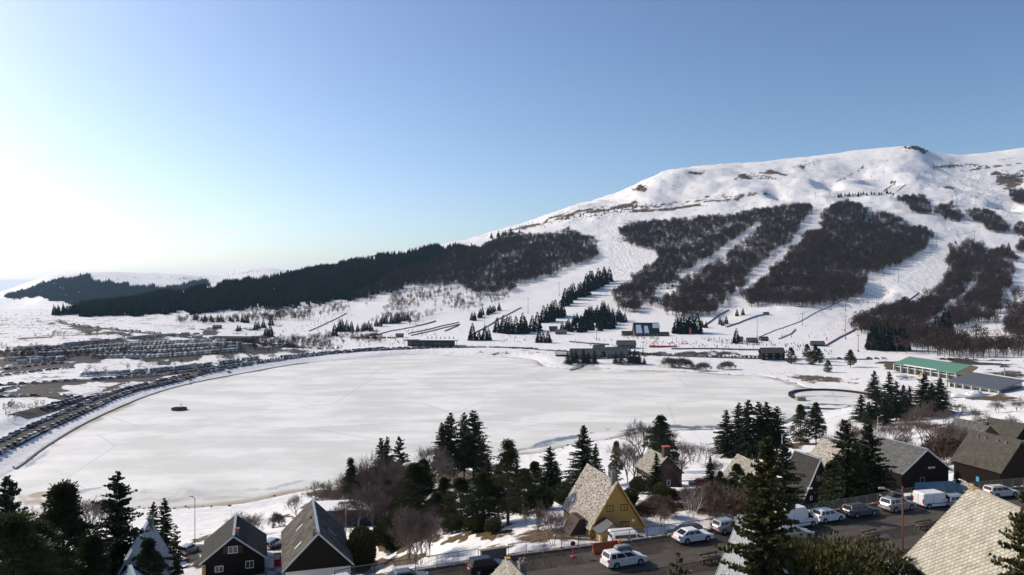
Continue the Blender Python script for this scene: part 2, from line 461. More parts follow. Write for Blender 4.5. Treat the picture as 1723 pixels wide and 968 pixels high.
# brown grass, earth and rock that the snow has left bare
bare = ellmask([(785,800,70,13,-4,1),(1348,748,45,5,0,1),(1330,752,28,4,0,.9),(560,828,50,9,-6,1),(487,870,20,5,0,.9),
    (640,912,50,10,14,1.3),(705,905,40,10,-6,1.2),(600,955,34,9,10,1.2),(660,948,40,8,0,1.2),(700,940,28,8,-20,1.2),(905,905,30,8,-8,.7),(800,895,60,14,-6,.95),(1110,860,80,14,-8,1.1),(1220,845,80,14,-8,1.1),(1420,850,60,6,-12,1.1),(345,905,30,8,0,.8),(540,850,40,6,0,1),(1460,668,26,8,0,.9),(1660,668,50,8,-3,.9),(1570,695,40,7,0,.8),
    (1400,640,60,5,6,.8),(1355,638,30,6,10,.8),(1420,640,36,5,0,.7),(1510,620,40,7,10,.9),(1560,715,50,6,8,.7),
    (860,596,70,4,0,.55),(960,600,50,5,0,.6),(1100,606,110,3,0,.5),(1280,612,70,3,0,.5),(1330,628,40,5,8,.5),(1240,600,90,3,0,.6),
    (170,561,34,3,0,1),(60,568,70,2,0,.8),(20,540,60,6,0,.45),(160,570,12,3,0,.9),(90,522,60,3,0,.5),(330,575,60,3,0,.5),
    (350,583,40,4,0,.8),(425,600,22,3,18,.9),(190,653,60,3,-22,.8),(230,640,50,2,-12,.7),(120,672,40,3,-5,.7),
    (980,350,60,3,-9,.5),(1090,348,60,3,-6,.75),(1150,340,60,2,-3,.7),(1010,356,70,3,-12,.6),(930,372,60,3,-14,.6),(890,384,40,2,-14,.5),(1080,318,14,6,-30,1),
    (1170,291,14,3,0,.9),(1120,372,60,2,-6,.7),(1060,375,40,2,-6,.6),(1250,296,14,3,0,.8),(1285,300,20,4,0,.6),(1540,249,22,3,5,1),(1552,254,10,3,25,1),(1350,282,8,4,30,.9),(1120,352,80,2.5,-5,1),(1200,338,50,2,-4,.9),(1020,352,60,2.5,-10,1),(960,360,50,2.5,-12,1),(900,378,50,2,-13,1),(1160,372,70,1.6,-8,1),(1260,362,50,1.6,-14,1),(1230,330,60,2,-3,.8),(1300,292,24,4,8,1),(1255,300,20,5,-10,.9),(1420,300,40,1.6,-30,.8),(1495,316,30,1.5,-38,.9),(1515,318,30,1.2,-40,.9),(1690,300,30,10,8,1),(1705,310,14,8,0,1),(1660,282,50,1.5,-8,.9),
    (1594,279,16,3,0,.8),(1635,277,12,2,0,.8),(1596,316,9,3,10,1),(1545,302,6,2,0,.8),(1700,300,26,9,5,.8),(1620,268,60,2,0,.4),(1690,268,40,2,-10,.6),(1450,355,20,3,0,.5),
    (1050,402,9,4,40,.8),(930,462,10,4,0,.7),(885,478,12,5,0,.6),(1040,455,14,4,-20,.5),(1130,480,24,8,-30,.6),(1180,500,24,8,-30,.5),(1345,517,26,3,10,.7),(1280,502,40,2,3,.5)])
bare = np.maximum(bare, 0.5 * (1 - sstep(lsd, 1, 9)) * (lsd > 0) * (0.6 + 1.2 * fbm(X, Y, 30, 3)))
bare = np.maximum(bare, 0.42 * sstep(dd, 1500, 1900) * mtn * (1 - sstep(VV, 395, 420)))
bare = np.maximum(bare, 0.40 * sstep(dd, 3200, 3500) * (1 - sstep(dd, 6000, 7000)))
bare = np.maximum(bare, 0.50 * (UU < 330) * sstep(dd, 330, 500) * (1 - sstep(dd, 1300, 1500)))
nearg = (dd < 70) * 0.75
bare = np.maximum(bare, nearg)
bare = np.maximum(bare, 0.55 * (sst > 1.5) * (sst < 60) * (Y < 140) * (0.5 + 1.1 * fbm(X, Y, 12, 3)))
# gravel and wet earth of car parks and road edges
dirt = ellmask([(1100,595,220,4,1,.7),(180,577,200,6,-6,.85),(130,594,210,13,-4,.95),(340,592,110,15,-4,.95),(60,610,100,8,-3,.9),(300,622,160,6,-7,.85),(60,620,80,5,-6,.9),(160,642,170,6,-5,.9),(90,585,130,6,-3,.8),(60,658,80,5,-4,.8),(230,566,120,5,8,.8),(420,590,90,8,0,.7),(330,922,26,10,-5,1),(330,942,22,12,0,.8),(465,912,14,14,0,.9),
    (90,645,130,3,-6,.7),(70,663,90,4,0,.8),(100,672,36,5,20,.7),(1560,640,60,7,8,.5),(1455,668,50,4,3,.4),(1500,612,60,5,0,.7),(1660,612,80,6,4,.8),(1690,630,40,6,4,.6),(1620,700,40,5,0,.3)])
dirt = np.maximum(dirt, (sst > -19) * (sst < 0.8) * (sst > -17.5) * 1.0)
# chopped-up piste and moguls
rough = ellmask([(1060,430,70,60,50,.8),(1640,330,90,60,25,1),(1560,430,60,70,30,.6),(1080,450,60,40,-40,.7),(1370,400,24,90,30,.6),(1480,490,90,40,-30,.5)], .6)
rough = np.maximum(rough, 0.12)

me = bpy.data.meshes.new('terrain')
me.vertices.add(len(verts)); me.vertices.foreach_set('co', verts.ravel())
me.loops.add(quads.size); me.loops.foreach_set('vertex_index', quads.ravel().astype(np.int32))
me.polygons.add(len(quads)); me.polygons.foreach_set('loop_start', np.arange(0, quads.size, 4, dtype=np.int32))
me.polygons.foreach_set('loop_total', np.full(len(quads), 4, dtype=np.int32))
me.polygons.foreach_set('use_smooth', np.ones(len(quads), bool))
me.update(calc_edges=True)
at = me.attributes.new('ground', 'FLOAT_COLOR', 'POINT')
at.data.foreach_set('color', np.stack([bare, dirt, rough, np.ones(len(X))], 1).ravel().astype(np.float32))

def nodes(m):
    nt = m.node_tree
    return nt, nt.nodes.new, nt.links.new, nt.nodes['Principled BSDF']
def noise_node(nt, vec, scale, detail=5, rough=0.6):
    t = nt.nodes.new('ShaderNodeTexNoise'); t.inputs['Scale'].default_value = scale; t.inputs['Detail'].default_value = detail; t.inputs['Roughness'].default_value = rough
    nt.links.new(vec, t.inputs['Vector']); return t.outputs['Fac']
def rng_node(nt, x, a, b, c=0.0, d=1.0, smooth=True):
    t = nt.nodes.new('ShaderNodeMapRange'); t.inputs[1].default_value = a; t.inputs[2].default_value = b; t.inputs[3].default_value = c; t.inputs[4].default_value = d
    if smooth: t.interpolation_type = 'SMOOTHSTEP'
    nt.links.new(x, t.inputs[0]); return t.outputs[0]
def math_node(nt, op, a, b):
    t = nt.nodes.new('ShaderNodeMath'); t.operation = op
    for i, q in enumerate((a, b)):
        if isinstance(q, (int, float)): t.inputs[i].default_value = q
        else: nt.links.new(q, t.inputs[i])
    return t.outputs[0]
def mix_node(nt, fac, a, b):
    t = nt.nodes.new('ShaderNodeMix'); t.data_type = 'RGBA'
    if isinstance(fac, (int, float)): t.inputs[0].default_value = fac
    else: nt.links.new(fac, t.inputs[0])
    for i, q in ((6, a), (7, b)):
        if isinstance(q, tuple): t.inputs[i].default_value = (*q, 1)
        else: nt.links.new(q, t.inputs[i])
    return t.outputs[2]

def snow_ground():
    m = bpy.data.materials.new('snowy_ground'); m.use_nodes = True
    nt, N, L, b = nodes(m)
    tc = N('ShaderNodeTexCoord').outputs['Object']
    a = N('ShaderNodeAttribute'); a.attribute_name = 'ground'
    sp = N('ShaderNodeSeparateColor'); L(a.outputs['Color'], sp.inputs[0])
    n_big = noise_node(nt, tc, 0.045, 8, 0.68); n_mid = noise_node(nt, tc, 0.35, 6, 0.65); n_fine = noise_node(nt, tc, 2.2, 4)
    pat = math_node(nt, 'ADD', math_node(nt, 'MULTIPLY', n_big, 0.6), math_node(nt, 'MULTIPLY', n_mid, 0.4))
    bfac = rng_node(nt, math_node(nt, 'ADD', pat, math_node(nt, 'MULTIPLY', sp.outputs[0], 0.40)), 0.735, 0.79)
    dfac = rng_node(nt, math_node(nt, 'ADD', pat, math_node(nt, 'MULTIPLY', sp.outputs[1], 0.5)), 0.68, 0.80)
    snow = mix_node(nt, rng_node(nt, n_mid, 0.35, 0.7), (0.85, 0.845, 0.83), (0.72, 0.715, 0.705))
    grass = mix_node(nt, n_mid, (0.10, 0.066, 0.032), (0.17, 0.125, 0.06))
    grass = mix_node(nt, rng_node(nt, n_fine, 0.4, 0.65), grass, (0.06, 0.045, 0.03))
    earth = mix_node(nt, n_mid, (0.036, 0.029, 0.023), (0.062, 0.05, 0.04))
    earth = mix_node(nt, math_node(nt, 'MULTIPLY', rng_node(nt, noise_node(nt, tc, 0.22, 6, .7), .52, .72), .8), earth, (0.135, 0.118, 0.10))
    earth = mix_node(nt, rng_node(nt, noise_node(nt, tc, 0.5, 6, .7), .66, .72), earth, (0.5, 0.49, 0.47))
    c = mix_node(nt, dfac, snow, earth)
    c = mix_node(nt, bfac, c, grass)
    L(c, b.inputs['Base Color'])
    b.inputs['Roughness'].default_value = 0.65; b.inputs['Specular IOR Level'].default_value = 0.12
    # relief: sastrugi, tracks, moguls
    mp = N('ShaderNodeMapping'); mp.inputs['Scale'].default_value = (0.16, 0.09, 0.16); L(tc, mp.inputs[0])
    mog = N('ShaderNodeTexVoronoi'); mog.feature = 'SMOOTH_F1'; mog.inputs['Scale'].default_value = 1.0; mog.inputs['Smoothness'].default_value = 0.7; L(mp.outputs[0], mog.inputs['Vector'])
    mogh = math_node(nt, 'MULTIPLY', math_node(nt, 'MULTIPLY', mog.outputs['Distance'], sp.outputs[2]), 2.6)
    sm = N('ShaderNodeMapping'); sm.inputs['Scale'].default_value = (0.42, 0.022, 0.05); sm.inputs['Rotation'].default_value = (0, 0, R(-14)); L(tc, sm.inputs[0])
    strk = noise_node(nt, sm.outputs[0], 1.0, 4, 0.6)
    mogh = math_node(nt, 'ADD', mogh, math_node(nt, 'MULTIPLY', strk, math_node(nt, 'MULTIPLY', sp.outputs[2], 3.2)))
    h = math_node(nt, 'ADD', mogh, math_node(nt, 'MULTIPLY', n_mid, 0.55))
    h = math_node(nt, 'ADD', h, math_node(nt, 'MULTIPLY', n_fine, 0.10))
    bp = N('ShaderNodeBump'); bp.inputs['Strength'].default_value = 0.75; bp.inputs['Distance'].default_value = 1.0
    L(h, bp.inputs['Height']); L(bp.outputs[0], b.inputs['Normal'])
    return m
M_SNOW = snow_ground()
me.materials.append(M_SNOW)
terr = link('snowy_ground', me); tag(terr, 'snow-covered valley floor, ski mountain and far hills with bare brown patches', kind='structure')

BVH = BVHTree.FromPolygons(verts.tolist(), quads.tolist(), all_triangles=False)
def G(x, y):
    h = BVH.ray_cast(Vector((x, y, 3000)), Vector((0, 0, -1)))
    return h[0].z if h[0] else 0.0
def P(u, v):
    """the point of the ground that shows at column u, row v"""
    h = BVH.ray_cast(Vector((0, 0, CZ)), Vector((u - CX, F, -(v - CY))).normalized(), 9000)
    return h[0] if h[0] is not None else None
def UD(u, d):
    x = (u - CX) / F * d
    return Vector((x, d, G(x, d)))
def proj(p): return (CX + F * p[0] / p[1], CY - F * (p[2] - CZ) / p[1])

# ice
im = (lsd < 2.5).reshape(nD, nA)
cell = (im[:-1] | im[1:])
cell = cell | np.roll(cell, -1, 1)
csel = cell.ravel()[: (nD - 1) * nA]
iq = quads[csel]
used, inv = np.unique(iq, return_inverse=True); iq = inv.reshape(-1, 4)
# keep quads close to the water only, all of them lie on one level sheet
iv = verts[used].copy(); iv[:, 2] = 0.0
keep = (lsd[used][iq] < 3.0).all(1); iq = iq[keep]
wet = ellmask([(945,746,70,4,-13,.7),(880,764,60,3,-10,.6),(1140,725,80,2.5,-1,1),(1080,728,30,3,-6,.8),(975,622,25,2,-18,1),(905,604,50,2,8,.7),(760,599,60,2,1,.6),(700,599,40,1.5,0,.6),(1200,629,40,1.7,3,1),(1100,625,60,1.5,0,.6),
    (1330,650,30,7,25,.5),(1290,640,50,4,12,.4),(1400,672,50,2,1,.5),(1385,686,40,1.5,2,.9),(1340,710,22,8,-20,.8),(130,838,22,4,-12,.55),(150,832,22,3,-8,.6),(330,838,150,10,-2,.35),(480,826,40,4,-12,.5),(60,780,50,5,-38,.5)], .5)[used]
brown = ellmask([(68,840,30,4,-6,1),(45,852,40,12,-5,.6),(980,625,40,3,0,.4),(860,602,60,3,4,.5),(930,640,160,3,3,.12),(830,745,40,2,6,.2),(330,848,160,4,-2,.35),(1120,628,80,2,0,.5),(1240,690,80,3,0,.12)], .6)[used]
brown = np.maximum(brown, 0.6 * (1 - sstep(-lsd[used], 0, 9)) * np.clip(.6 + 2 * fbm(verts[used][:, 0], verts[used][:, 1], 25, 3), 0, 1.2))
wet = np.maximum(wet, 0.35 * (1 - sstep(-lsd[used], 0, 7)))
ime = bpy.data.meshes.new('frozen_lake'); ime.from_pydata(iv.tolist(), [], iq.tolist()); ime.update()
ia = ime.attributes.new('ice', 'FLOAT_COLOR', 'POINT')
ia.data.foreach_set('color', np.stack([wet, brown, np.zeros(len(iv)), np.ones(len(iv))], 1).ravel().astype(np.float32))
def ice():
    m = bpy.data.materials.new('lake_ice'); m.use_nodes = True
    nt, N, L, b = nodes(m)
    tc = N('ShaderNodeTexCoord').outputs['Object']
    mp = N('ShaderNodeMapping'); mp.inputs['Scale'].default_value = (0.022, 0.036, 1); mp.inputs['Rotation'].default_value = (0, 0, R(-12)); L(tc, mp.inputs[0])
    n1 = noise_node(nt, mp.outputs[0], 1.0, 7, 0.6); n2 = noise_node(nt, tc, 0.09, 5, 0.6); n3 = noise_node(nt, tc, 0.9, 4)
    wv = N('ShaderNodeMapping'); wv.inputs['Scale'].default_value = (0.005, 0.03, 1); wv.inputs['Rotation'].default_value = (0, 0, R(8)); L(tc, wv.inputs[0])
    n4 = noise_node(nt, wv.outputs[0], 1.6, 5, 0.55)
    a = N('ShaderNodeAttribute'); a.attribute_name = 'ice'
    sp = N('ShaderNodeSeparateColor'); L(a.outputs['Color'], sp.inputs[0])
    base = mix_node(nt, rng_node(nt, math_node(nt, 'ADD', math_node(nt, 'MULTIPLY', n1, 0.7), math_node(nt, 'MULTIPLY', n4, 0.3)), 0.42, 0.60), (0.67, 0.67, 0.615), (0.86, 0.845, 0.795))
    base = mix_node(nt, rng_node(nt, n2, 0.48, 0.70, 0, 0.5), base, (0.66, 0.66, 0.61))
    cr = N('ShaderNodeTexVoronoi'); cr.feature = 'DISTANCE_TO_EDGE'; cr.inputs['Scale'].default_value = 0.011
    dn = N('ShaderNodeMixRGB'); dn.inputs[0].default_value = 0.06
    base = mix_node(nt, math_node(nt, 'MULTIPLY', rng_node(nt, cr.outputs['Distance'], 0.0, 0.010, 1, 0), 0.34), base, (0.44, 0.45, 0.41)); L(tc, cr.inputs['Vector'])
    bw = rng_node(nt, math_node(nt, 'ADD', sp.outputs[1], math_node(nt, 'MULTIPLY', n2, 0.5)), 0.35, 0.95)
    base = mix_node(nt, bw, base, (0.40, 0.33, 0.23))
    ww = rng_node(nt, math_node(nt, 'ADD', sp.outputs[0], math_node(nt, 'MULTIPLY', n2, 0.5)), 0.45, 1.05)
    base = mix_node(nt, ww, base, (0.13, 0.16, 0.18))
    L(base, b.inputs['Base Color'])
    rr = rng_node(nt, ww, 0, 1, 0.55, 0.22); L(rr, b.inputs['Roughness'])
    b.inputs['Specular IOR Level'].default_value = 0.3
    bp = N('ShaderNodeBump'); bp.inputs['Strength'].default_value = 0.35; bp.inputs['Distance'].default_value = 0.6
    L(math_node(nt, 'ADD', n2, math_node(nt, 'MULTIPLY', n3, 0.25)), bp.inputs['Height']); L(bp.outputs[0], b.inputs['Normal'])
    return m
ime.materials.append(ice())
icy = link('frozen_lake', ime); tag(icy, 'frozen lake with grey-green streaks in the white ice', kind='structure')
# ------------------------------------------------------------------ trees: shapes
M_BARK = mat('spruce_bark', (0.085, 0.065, 0.05), 0.9, noise=(3, 0.6, (0.05, 0.04, 0.035)))
M_GREYBARK = mat('bare_bark', (0.13, 0.105, 0.09), 0.9, noise=(2, 0.6, (0.08, 0.062, 0.055)))
M_TWIG = mat('bare_twigs', (0.125, 0.092, 0.082), 0.9, island=0.25)
M_TWIGB = mat('brown_twigs', (0.115, 0.08, 0.055), 0.9, island=0.25)
M_BIRCH = mat('birch_bark', (0.62, 0.58, 0.52), 0.8, noise=(1.5, 0.5, (0.22, 0.19, 0.17)))
M_NEEDLE = mat('spruce_needles', (0.034, 0.045, 0.018), 0.7, spec=0.2, island=0.32, objrand=.2, translucent=0.12)
M_NEEDLE2 = mat('pine_needles', (0.052, 0.062, 0.021), 0.7, spec=0.2, island=0.32, objrand=.2, translucent=0.14)
M_NEEDLE3 = mat('golden_needles', (0.068, 0.066, 0.022), 0.7, spec=0.2, island=0.32, objrand=.2, translucent=0.16)
M_FARNEEDLE = mat('far_needles', (0.014, 0.027, 0.018), 0.85, spec=0.03, island=0.25, objrand=.3)
M_BEECH = mat('beech_twigs', (0.062, 0.041, 0.032), 0.95, spec=0.03, island=0.28, objrand=.3)
M_BEECHBARK = mat('beech_bark', (0.085, 0.07, 0.062), 0.95, spec=0.05)

def kites(base, dirv, length, width, rg):
    """leaf-sized folded kites: base points (n,3), directions (n,3)"""
    n = len(base)
    d = dirv / np.linalg.norm(dirv, axis=1, keepdims=True)
    rnd = rg.normal(size=(n, 3)); s = np.cross(d, rnd); s /= np.linalg.norm(s, axis=1, keepdims=True) + 1e-9
    L = length[:, None]; W = width[:, None]
    mid = base + d * L * 0.45
    v = np.stack([base, mid + s * W, base + d * L, mid - s * W], 1).reshape(-1, 3)
    f = np.arange(4 * n).reshape(n, 4)
    return v, f
def np_mesh(name, vs, fs, mats, mis=None, smooth=False):
    """join arrays of verts / quads or triangles into one mesh"""
    me = bpy.data.meshes.new(name)
    off = 0; V = []; FL = []; MI = []
    for k, (v, f) in enumerate(zip(vs, fs)):
        V.append(np.asarray(v, float)); FL += (np.asarray(f) + off).tolist(); off += len(v)
        MI += [mis[k] if mis else 0] * len(f)
    me.from_pydata(np.concatenate(V).tolist(), [], FL)
    for m in mats: me.materials.append(m)
    me.polygons.foreach_set('material_index', MI)
    if smooth: me.polygons.foreach_set('use_smooth', [True] * len(MI))
    me.update(); return me
def tubes(A, B, r0, r1, n=4):
    """many tapered tubes at once"""
    A = np.asarray(A); B = np.asarray(B); d = B - A; d /= np.linalg.norm(d, axis=1, keepdims=True) + 1e-9
    up = np.where(np.abs(d[:, 2:3]) < 0.9, np.array([[0, 0, 1.0]]), np.array([[1.0, 0, 0]]))
    s = np.cross(d, up); s /= np.linalg.norm(s, axis=1, keepdims=True); t = np.cross(d, s)
    V = []
    for p, r in ((A, r0), (B, r1)):
        for k in range(n):
            q = 2 * PI * k / n
            V.append(p + (s * math.cos(q) + t * math.sin(q)) * np.asarray(r)[:, None])
    V = np.stack(V, 1).reshape(-1, 3); m = len(A)
    F_ = [[k, (k + 1) % n, (k + 1) % n + n, k + n] for k in range(n)]
    F_ = (np.arange(m)[:, None, None] * (2 * n) + np.array(F_)[None]).reshape(-1, 4)
    return V, F_

def spruce_meshes(name, H, Rad, seed, whorls=26, nb=6, ns=11, base=0.08, shape=0.85, droop=0.35, needle=M_NEEDLE, spray=0.42, gap=0.0, irregular=0.15):
    rg = np.random.default_rng(seed)
    tv, tf = tubes([[0, 0, -0.6], [0, 0, H * 0.45]], [[0, 0, H * 0.45], [0, 0, H]], [H * 0.016, H * 0.010], [H * 0.010, 0.015], 6)
    bV = []; bF = []; K = []; D = []; LN = []; WD = []
    bA = []; bB = []; br0 = []; br1 = []
    for i in range(whorls):
        t = (i + rg.uniform(-.3, .3)) / whorls
        z = H * (base + (1 - base) * np.clip(t, 0, 0.985))
        z0_ = z
        Lm = Rad * (1 - np.clip(t, 0, .99)) ** shape + 0.12
        for j in range(max(3, int(nb * (0.6 + 0.5 * (1 - t))))):
            if rg.random() < gap: continue
            a = rg.uniform(0, 2 * PI); L = Lm * (1 + irregular * rg.normal()) * rg.uniform(.6, 1.12); z = z0_ + rg.uniform(-.5, .5) * H * (1 - base) / whorls * 1.6
            L = max(L, 0.15)
            up = 0.35 * t + 0.05 + 0.1 * rg.normal() * irregular
            n = max(3, int(ns * (L / Rad) ** 0.7) + 2)
            s = (np.arange(n) + rg.uniform(0, 1, n)) / n
            s = np.clip(s, 0.06, 1)
            hx = math.cos(a); hy = math.sin(a)
            zz = z + L * (up * s - droop * s * s * (1 - 0.6 * t) + 0.10 * s ** 3)
            pts = np.stack([hx * L * s, hy * L * s, zz], 1)
            for side in (-1, 1, 0):
                ang = side * (0.75 + 0.25 * rg.normal(size=n)) if side else 0.3 * rg.normal(size=n)
                dx = hx * np.cos(ang) - hy * np.sin(ang); dy = hx * np.sin(ang) + hy * np.cos(ang)
                dzv = -0.22 + 0.25 * rg.normal(size=n) + 0.35 * t - (0.35 if side == 0 else 0)
                K.append(pts + rg.normal(size=(n, 3)) * 0.03); D.append(np.stack([dx, dy, dzv], 1))
                taper = 0.45 + 0.65 * np.sqrt(np.clip(1 - s, 0, 1))
                LN.append(spray * taper * rg.uniform(.7, 1.3, n) * (0.55 + 0.45 * L / Rad)); WD.append(spray * 0.36 * rg.uniform(.7, 1.3, n))
            bA.append([0, 0, z]); bB.append(pts[-1] * [0.8, 0.8, 1]); br0.append(0.028 + 0.012 * L); br1.append(0.008)
    kv, kf = kites(np.concatenate(K), np.concatenate(D), np.concatenate(LN), np.concatenate(WD), rg)
    # leader
    bv, bf = tubes(bA, bB, br0, br1, 3)
    trunk = np_mesh(name + '_trunk', [tv, bv], [tf, bf], [M_BARK])
    crown = np_mesh(name + '_crown', [kv], [kf], [needle])
    return trunk, crown

def pine_meshes(name, H, Rad, seed, clumps=60, per=60, base=0.25, needle=M_NEEDLE2, spray=0.38, top=0.5):
    """loose pine or juniper crown: clumps of needles at the branch ends"""
    rg = np.random.default_rng(seed)
    tv, tf = tubes([[0, 0, -0.6], [0.1, 0, H * 0.5]], [[0.1, 0, H * 0.5], [0, 0.1, H * 0.95]], [H * 0.018, H * 0.011], [H * 0.011, 0.03], 6)
    bA = []; bB = []; b0 = []; b1 = []; K = []; D = []
    for i in range(clumps):
        t = rg.random() ** 0.9; z = H * (base + (1 - base) * t)
        rr = Rad * (math.sin(PI * min(1, (t * 0.86 + 0.16))) ** 0.7 if top > 0 else (1 - t) ** .6) * (1 - (1 - top) * t)
        a = rg.uniform(0, 2 * PI); q = math.sqrt(rg.uniform(.12, 1)) * rr
        c = np.array([math.cos(a) * q, math.sin(a) * q, z + rg.normal() * 0.2])
        st = np.array([0, 0, max(z - q * 0.5, H * 0.1)])
        bA.append(st); bB.append(c); b0.append(0.03 + 0.012 * q); b1.append(0.012)
        cr = Rad * rg.uniform(.16, .30)
        dv = rg.normal(size=(per, 3)); dv /= np.linalg.norm(dv, axis=1, keepdims=True); dv[:, 2] = np.abs(dv[:, 2]) * 0.9 - 0.25
        K.append(c + dv * cr * rg.uniform(.3, 1, (per, 1)) * [1, 1, .7]); D.append(dv + [0, 0, .35])
    K = np.concatenate(K); D = np.concatenate(D); n = len(K)
    kv, kf = kites(K, D, spray * rg.uniform(.6, 1.2, n), spray * 0.22 * rg.uniform(.7, 1.3, n), rg)
    bv, bf = tubes(bA, bB, b0, b1, 3)
    return np_mesh(name + '_trunk', [tv, bv], [tf, bf], [M_BARK]), np_mesh(name + '_crown', [kv], [kf], [needle])

def bare_meshes(name, H, spread, seed, stems=1, bark=M_GREYBARK, twig=M_TWIG, depth=4, twigs=1.0, upright=0.5, trunk_h=0.22):
    rg = np.random.default_rng(seed)
    A = []; B = []; r0 = []; r1 = []; K = []; D = []; L_ = []; W_ = []
    def grow(p, d, L, r, lev):
        nseg = 2; q = p
        for s in range(nseg):
            d = d + rg.normal(size=3) * 0.12; d[2] += 0.05; d /= np.linalg.norm(d)
            e = q + d * L / nseg
            A.append(q); B.append(e); r0.append(r * (1 - .25 * s)); r1.append(r * (1 - .25 * (s + 1)))
            q = e
        if lev >= depth:
            n = int(9 * twigs)
            for k in range(n):
                dv = d * 0.8 + rg.normal(size=3) * 0.55; dv[2] += 0.25
                K.append(p + (q - p) * rg.uniform(.2, 1)); D.append(dv); L_.append(L * rg.uniform(.6, 1.3)); W_.append(0.016 + 0.006 * rg.random())
            return
        n = 3 if lev > 0 else 5
        for k in range(n):
            az_ = 2 * PI * (k + rg.uniform(-.3, .3)) / n
            side = np.cross(d, [math.cos(az_), math.sin(az_), 0.3]); side /= np.linalg.norm(side) + 1e-9
            nd = d * (upright + 0.35) + side * spread * rg.uniform(.5, 1.1) + np.array([0, 0, 0.25 * upright])
            nd /= np.linalg.norm(nd)
            grow(p + (q - p) * rg.uniform(.55, 1.0), nd, L * rg.uniform(.62, .85), r * 0.58, lev + 1)
    for s in range(stems):
        a = 2 * PI * s / stems + rg.uniform(-.4, .4)
        d = np.array([0.32 * math.cos(a), 0.32 * math.sin(a), 1.0]) if stems > 1 else np.array([0.05 * rg.normal(), 0.05 * rg.normal(), 1.0])
        d /= np.linalg.norm(d)
        grow(np.array([0.15 * math.cos(a) * (stems > 1), 0.15 * math.sin(a) * (stems > 1), -0.3]), d, H * trunk_h * rg.uniform(.9, 1.15) + 0.3, H * 0.014 / math.sqrt(stems), 0)
    tv, tf = tubes(A, B, r0, r1, 3)
    kv, kf = kites(np.array(K), np.array(D), np.array(L_), np.array(W_), rg)
    # rescale to height H
    top = max(kv[:, 2].max(), tv[:, 2].max()); sc = H / top
    tv = tv * sc; kv = kv * sc
    return np_mesh(name + '_trunk', [tv], [tf], [bark]), np_mesh(name + '_crown', [kv], [kf], [twig])

def bush_meshes(name, H, Rad, seed, n=3500, needle=M_NEEDLE2, column=False, spray=0.3, w=0.24):
    """clipped or rounded evergreen bush"""
    rg = np.random.default_rng(seed)
    lob = [(rg.uniform(-.5, .5) * Rad, rg.uniform(-.5, .5) * Rad, rg.uniform(.35, .75) * H, rg.uniform(.4, .62) * Rad) for _ in range(9)] if not column else [(0, 0, H * .5, Rad)]
    K = []; D = []
    for i in range(n):
        x, y, z, r = lob[rg.integers(len(lob))]
        v = rg.normal(size=3); v /= np.linalg.norm(v)
        rz_ = H * .5 if column else min(r * .9, z)
        q = rg.uniform(.72, 1.03)
        K.append([x + v[0] * r * q, y + v[1] * r * q, max(0.05, z + v[2] * rz_ * q)]); D.append(v * 0.7 + [0, 0, .6] + rg.normal(size=3) * .3)
    K = np.array(K); D = np.array(D)
    kv, kf = kites(K, D, spray * rg.uniform(.6, 1.2, n), spray * w * rg.uniform(.7, 1.3, n), rg)
    A = []; B = []
    for i in range(14):
        k = K[rg.integers(n)]; A.append([0, 0, -0.2]); B.append(k * .85)
    tv, tf = tubes(A, B, [0.06] * 14, [0.02] * 14, 3)
    return np_mesh(name + '_stems', [tv], [tf], [M_BARK]), np_mesh(name + '_foliage', [kv], [kf], [needle])

SPR = [spruce_meshes('spruce_a', 16, 5.3, 1, whorls=44, nb=10, ns=21, spray=.46), spruce_meshes('spruce_b', 16, 4.5, 2, whorls=42, nb=9, ns=19, droop=0.45, spray=.44),
       spruce_meshes('spruce_c', 16, 4.9, 3, whorls=38, nb=9, ns=19, irregular=.28, gap=.08, spray=.44), spruce_meshes('spruce_tall', 18, 4.9, 4, whorls=44, nb=9, ns=17, base=.2, gap=.06, shape=.75, spray=.5)]
SPR_NEAR = spruce_meshes('spruce_near', 15, 3.5, 5, whorls=64, nb=10, ns=22, spray=.36, needle=M_NEEDLE3, gap=.05, irregular=.22, droop=.3)
SPR_NEAR2 = spruce_meshes('spruce_near2', 15, 4.4, 6, whorls=60, nb=10, ns=26, spray=.36, needle=M_NEEDLE3, irregular=.2)
SPR_THIN = spruce_meshes('spruce_thin', 11, 2.6, 8, whorls=26, nb=6, ns=11, gap=.2, irregular=.35, needle=M_NEEDLE3, base=.1)
PINE = [pine_meshes('pine_a', 13, 4.6, 11, clumps=170, per=130, base=.06, spray=.34), pine_meshes('pine_b', 14, 4.2, 12, clumps=170, per=130, base=.05, top=.25, spray=.34), pine_meshes('pine_round', 12, 4.0, 13, clumps=150, per=130, base=.14, top=.7, needle=M_NEEDLE, spray=.34)]
PINE_LOOSE = pine_meshes('pine_loose', 15, 4.2, 14, clumps=100, per=140, base=.1, top=.2, spray=.34)
BARE = [bare_meshes('bare_a', 11, .75, 21), bare_meshes('bare_b', 12, .6, 22, upright=.7), bare_meshes('bare_c', 9, .85, 23, stems=3, depth=3, twigs=1.6)]
BARE_DENSE = bare_meshes('bare_dense', 14, .55, 24, stems=4, depth=4, twigs=1.0, upright=.75)
BARE_THIN = bare_meshes('bare_thin', 10, .6, 25, depth=3, twigs=1.5, upright=.6, trunk_h=.3)
BUSH_BARE = [bare_meshes('bush_a', 3.2, .9, 26, stems=7, depth=3, twigs=1.5, upright=.45), bare_meshes('bush_brown', 4.2, .8, 27, stems=8, depth=3, twigs=2.0, upright=.5, twig=M_TWIGB)]
BIRCH = bare_meshes('birch', 9, .6, 28, stems=2, depth=3, twigs=.8, upright=.8, bark=M_BIRCH, trunk_h=.3)
JUNI = bush_meshes('juniper', 4.2, 3.2, 31, 12000, M_NEEDLE3, spray=.26, w=.2)
EVER = bush_meshes('evergreen', 5, 3.2, 32, 7500, M_NEEDLE2, spray=.42, w=.3)
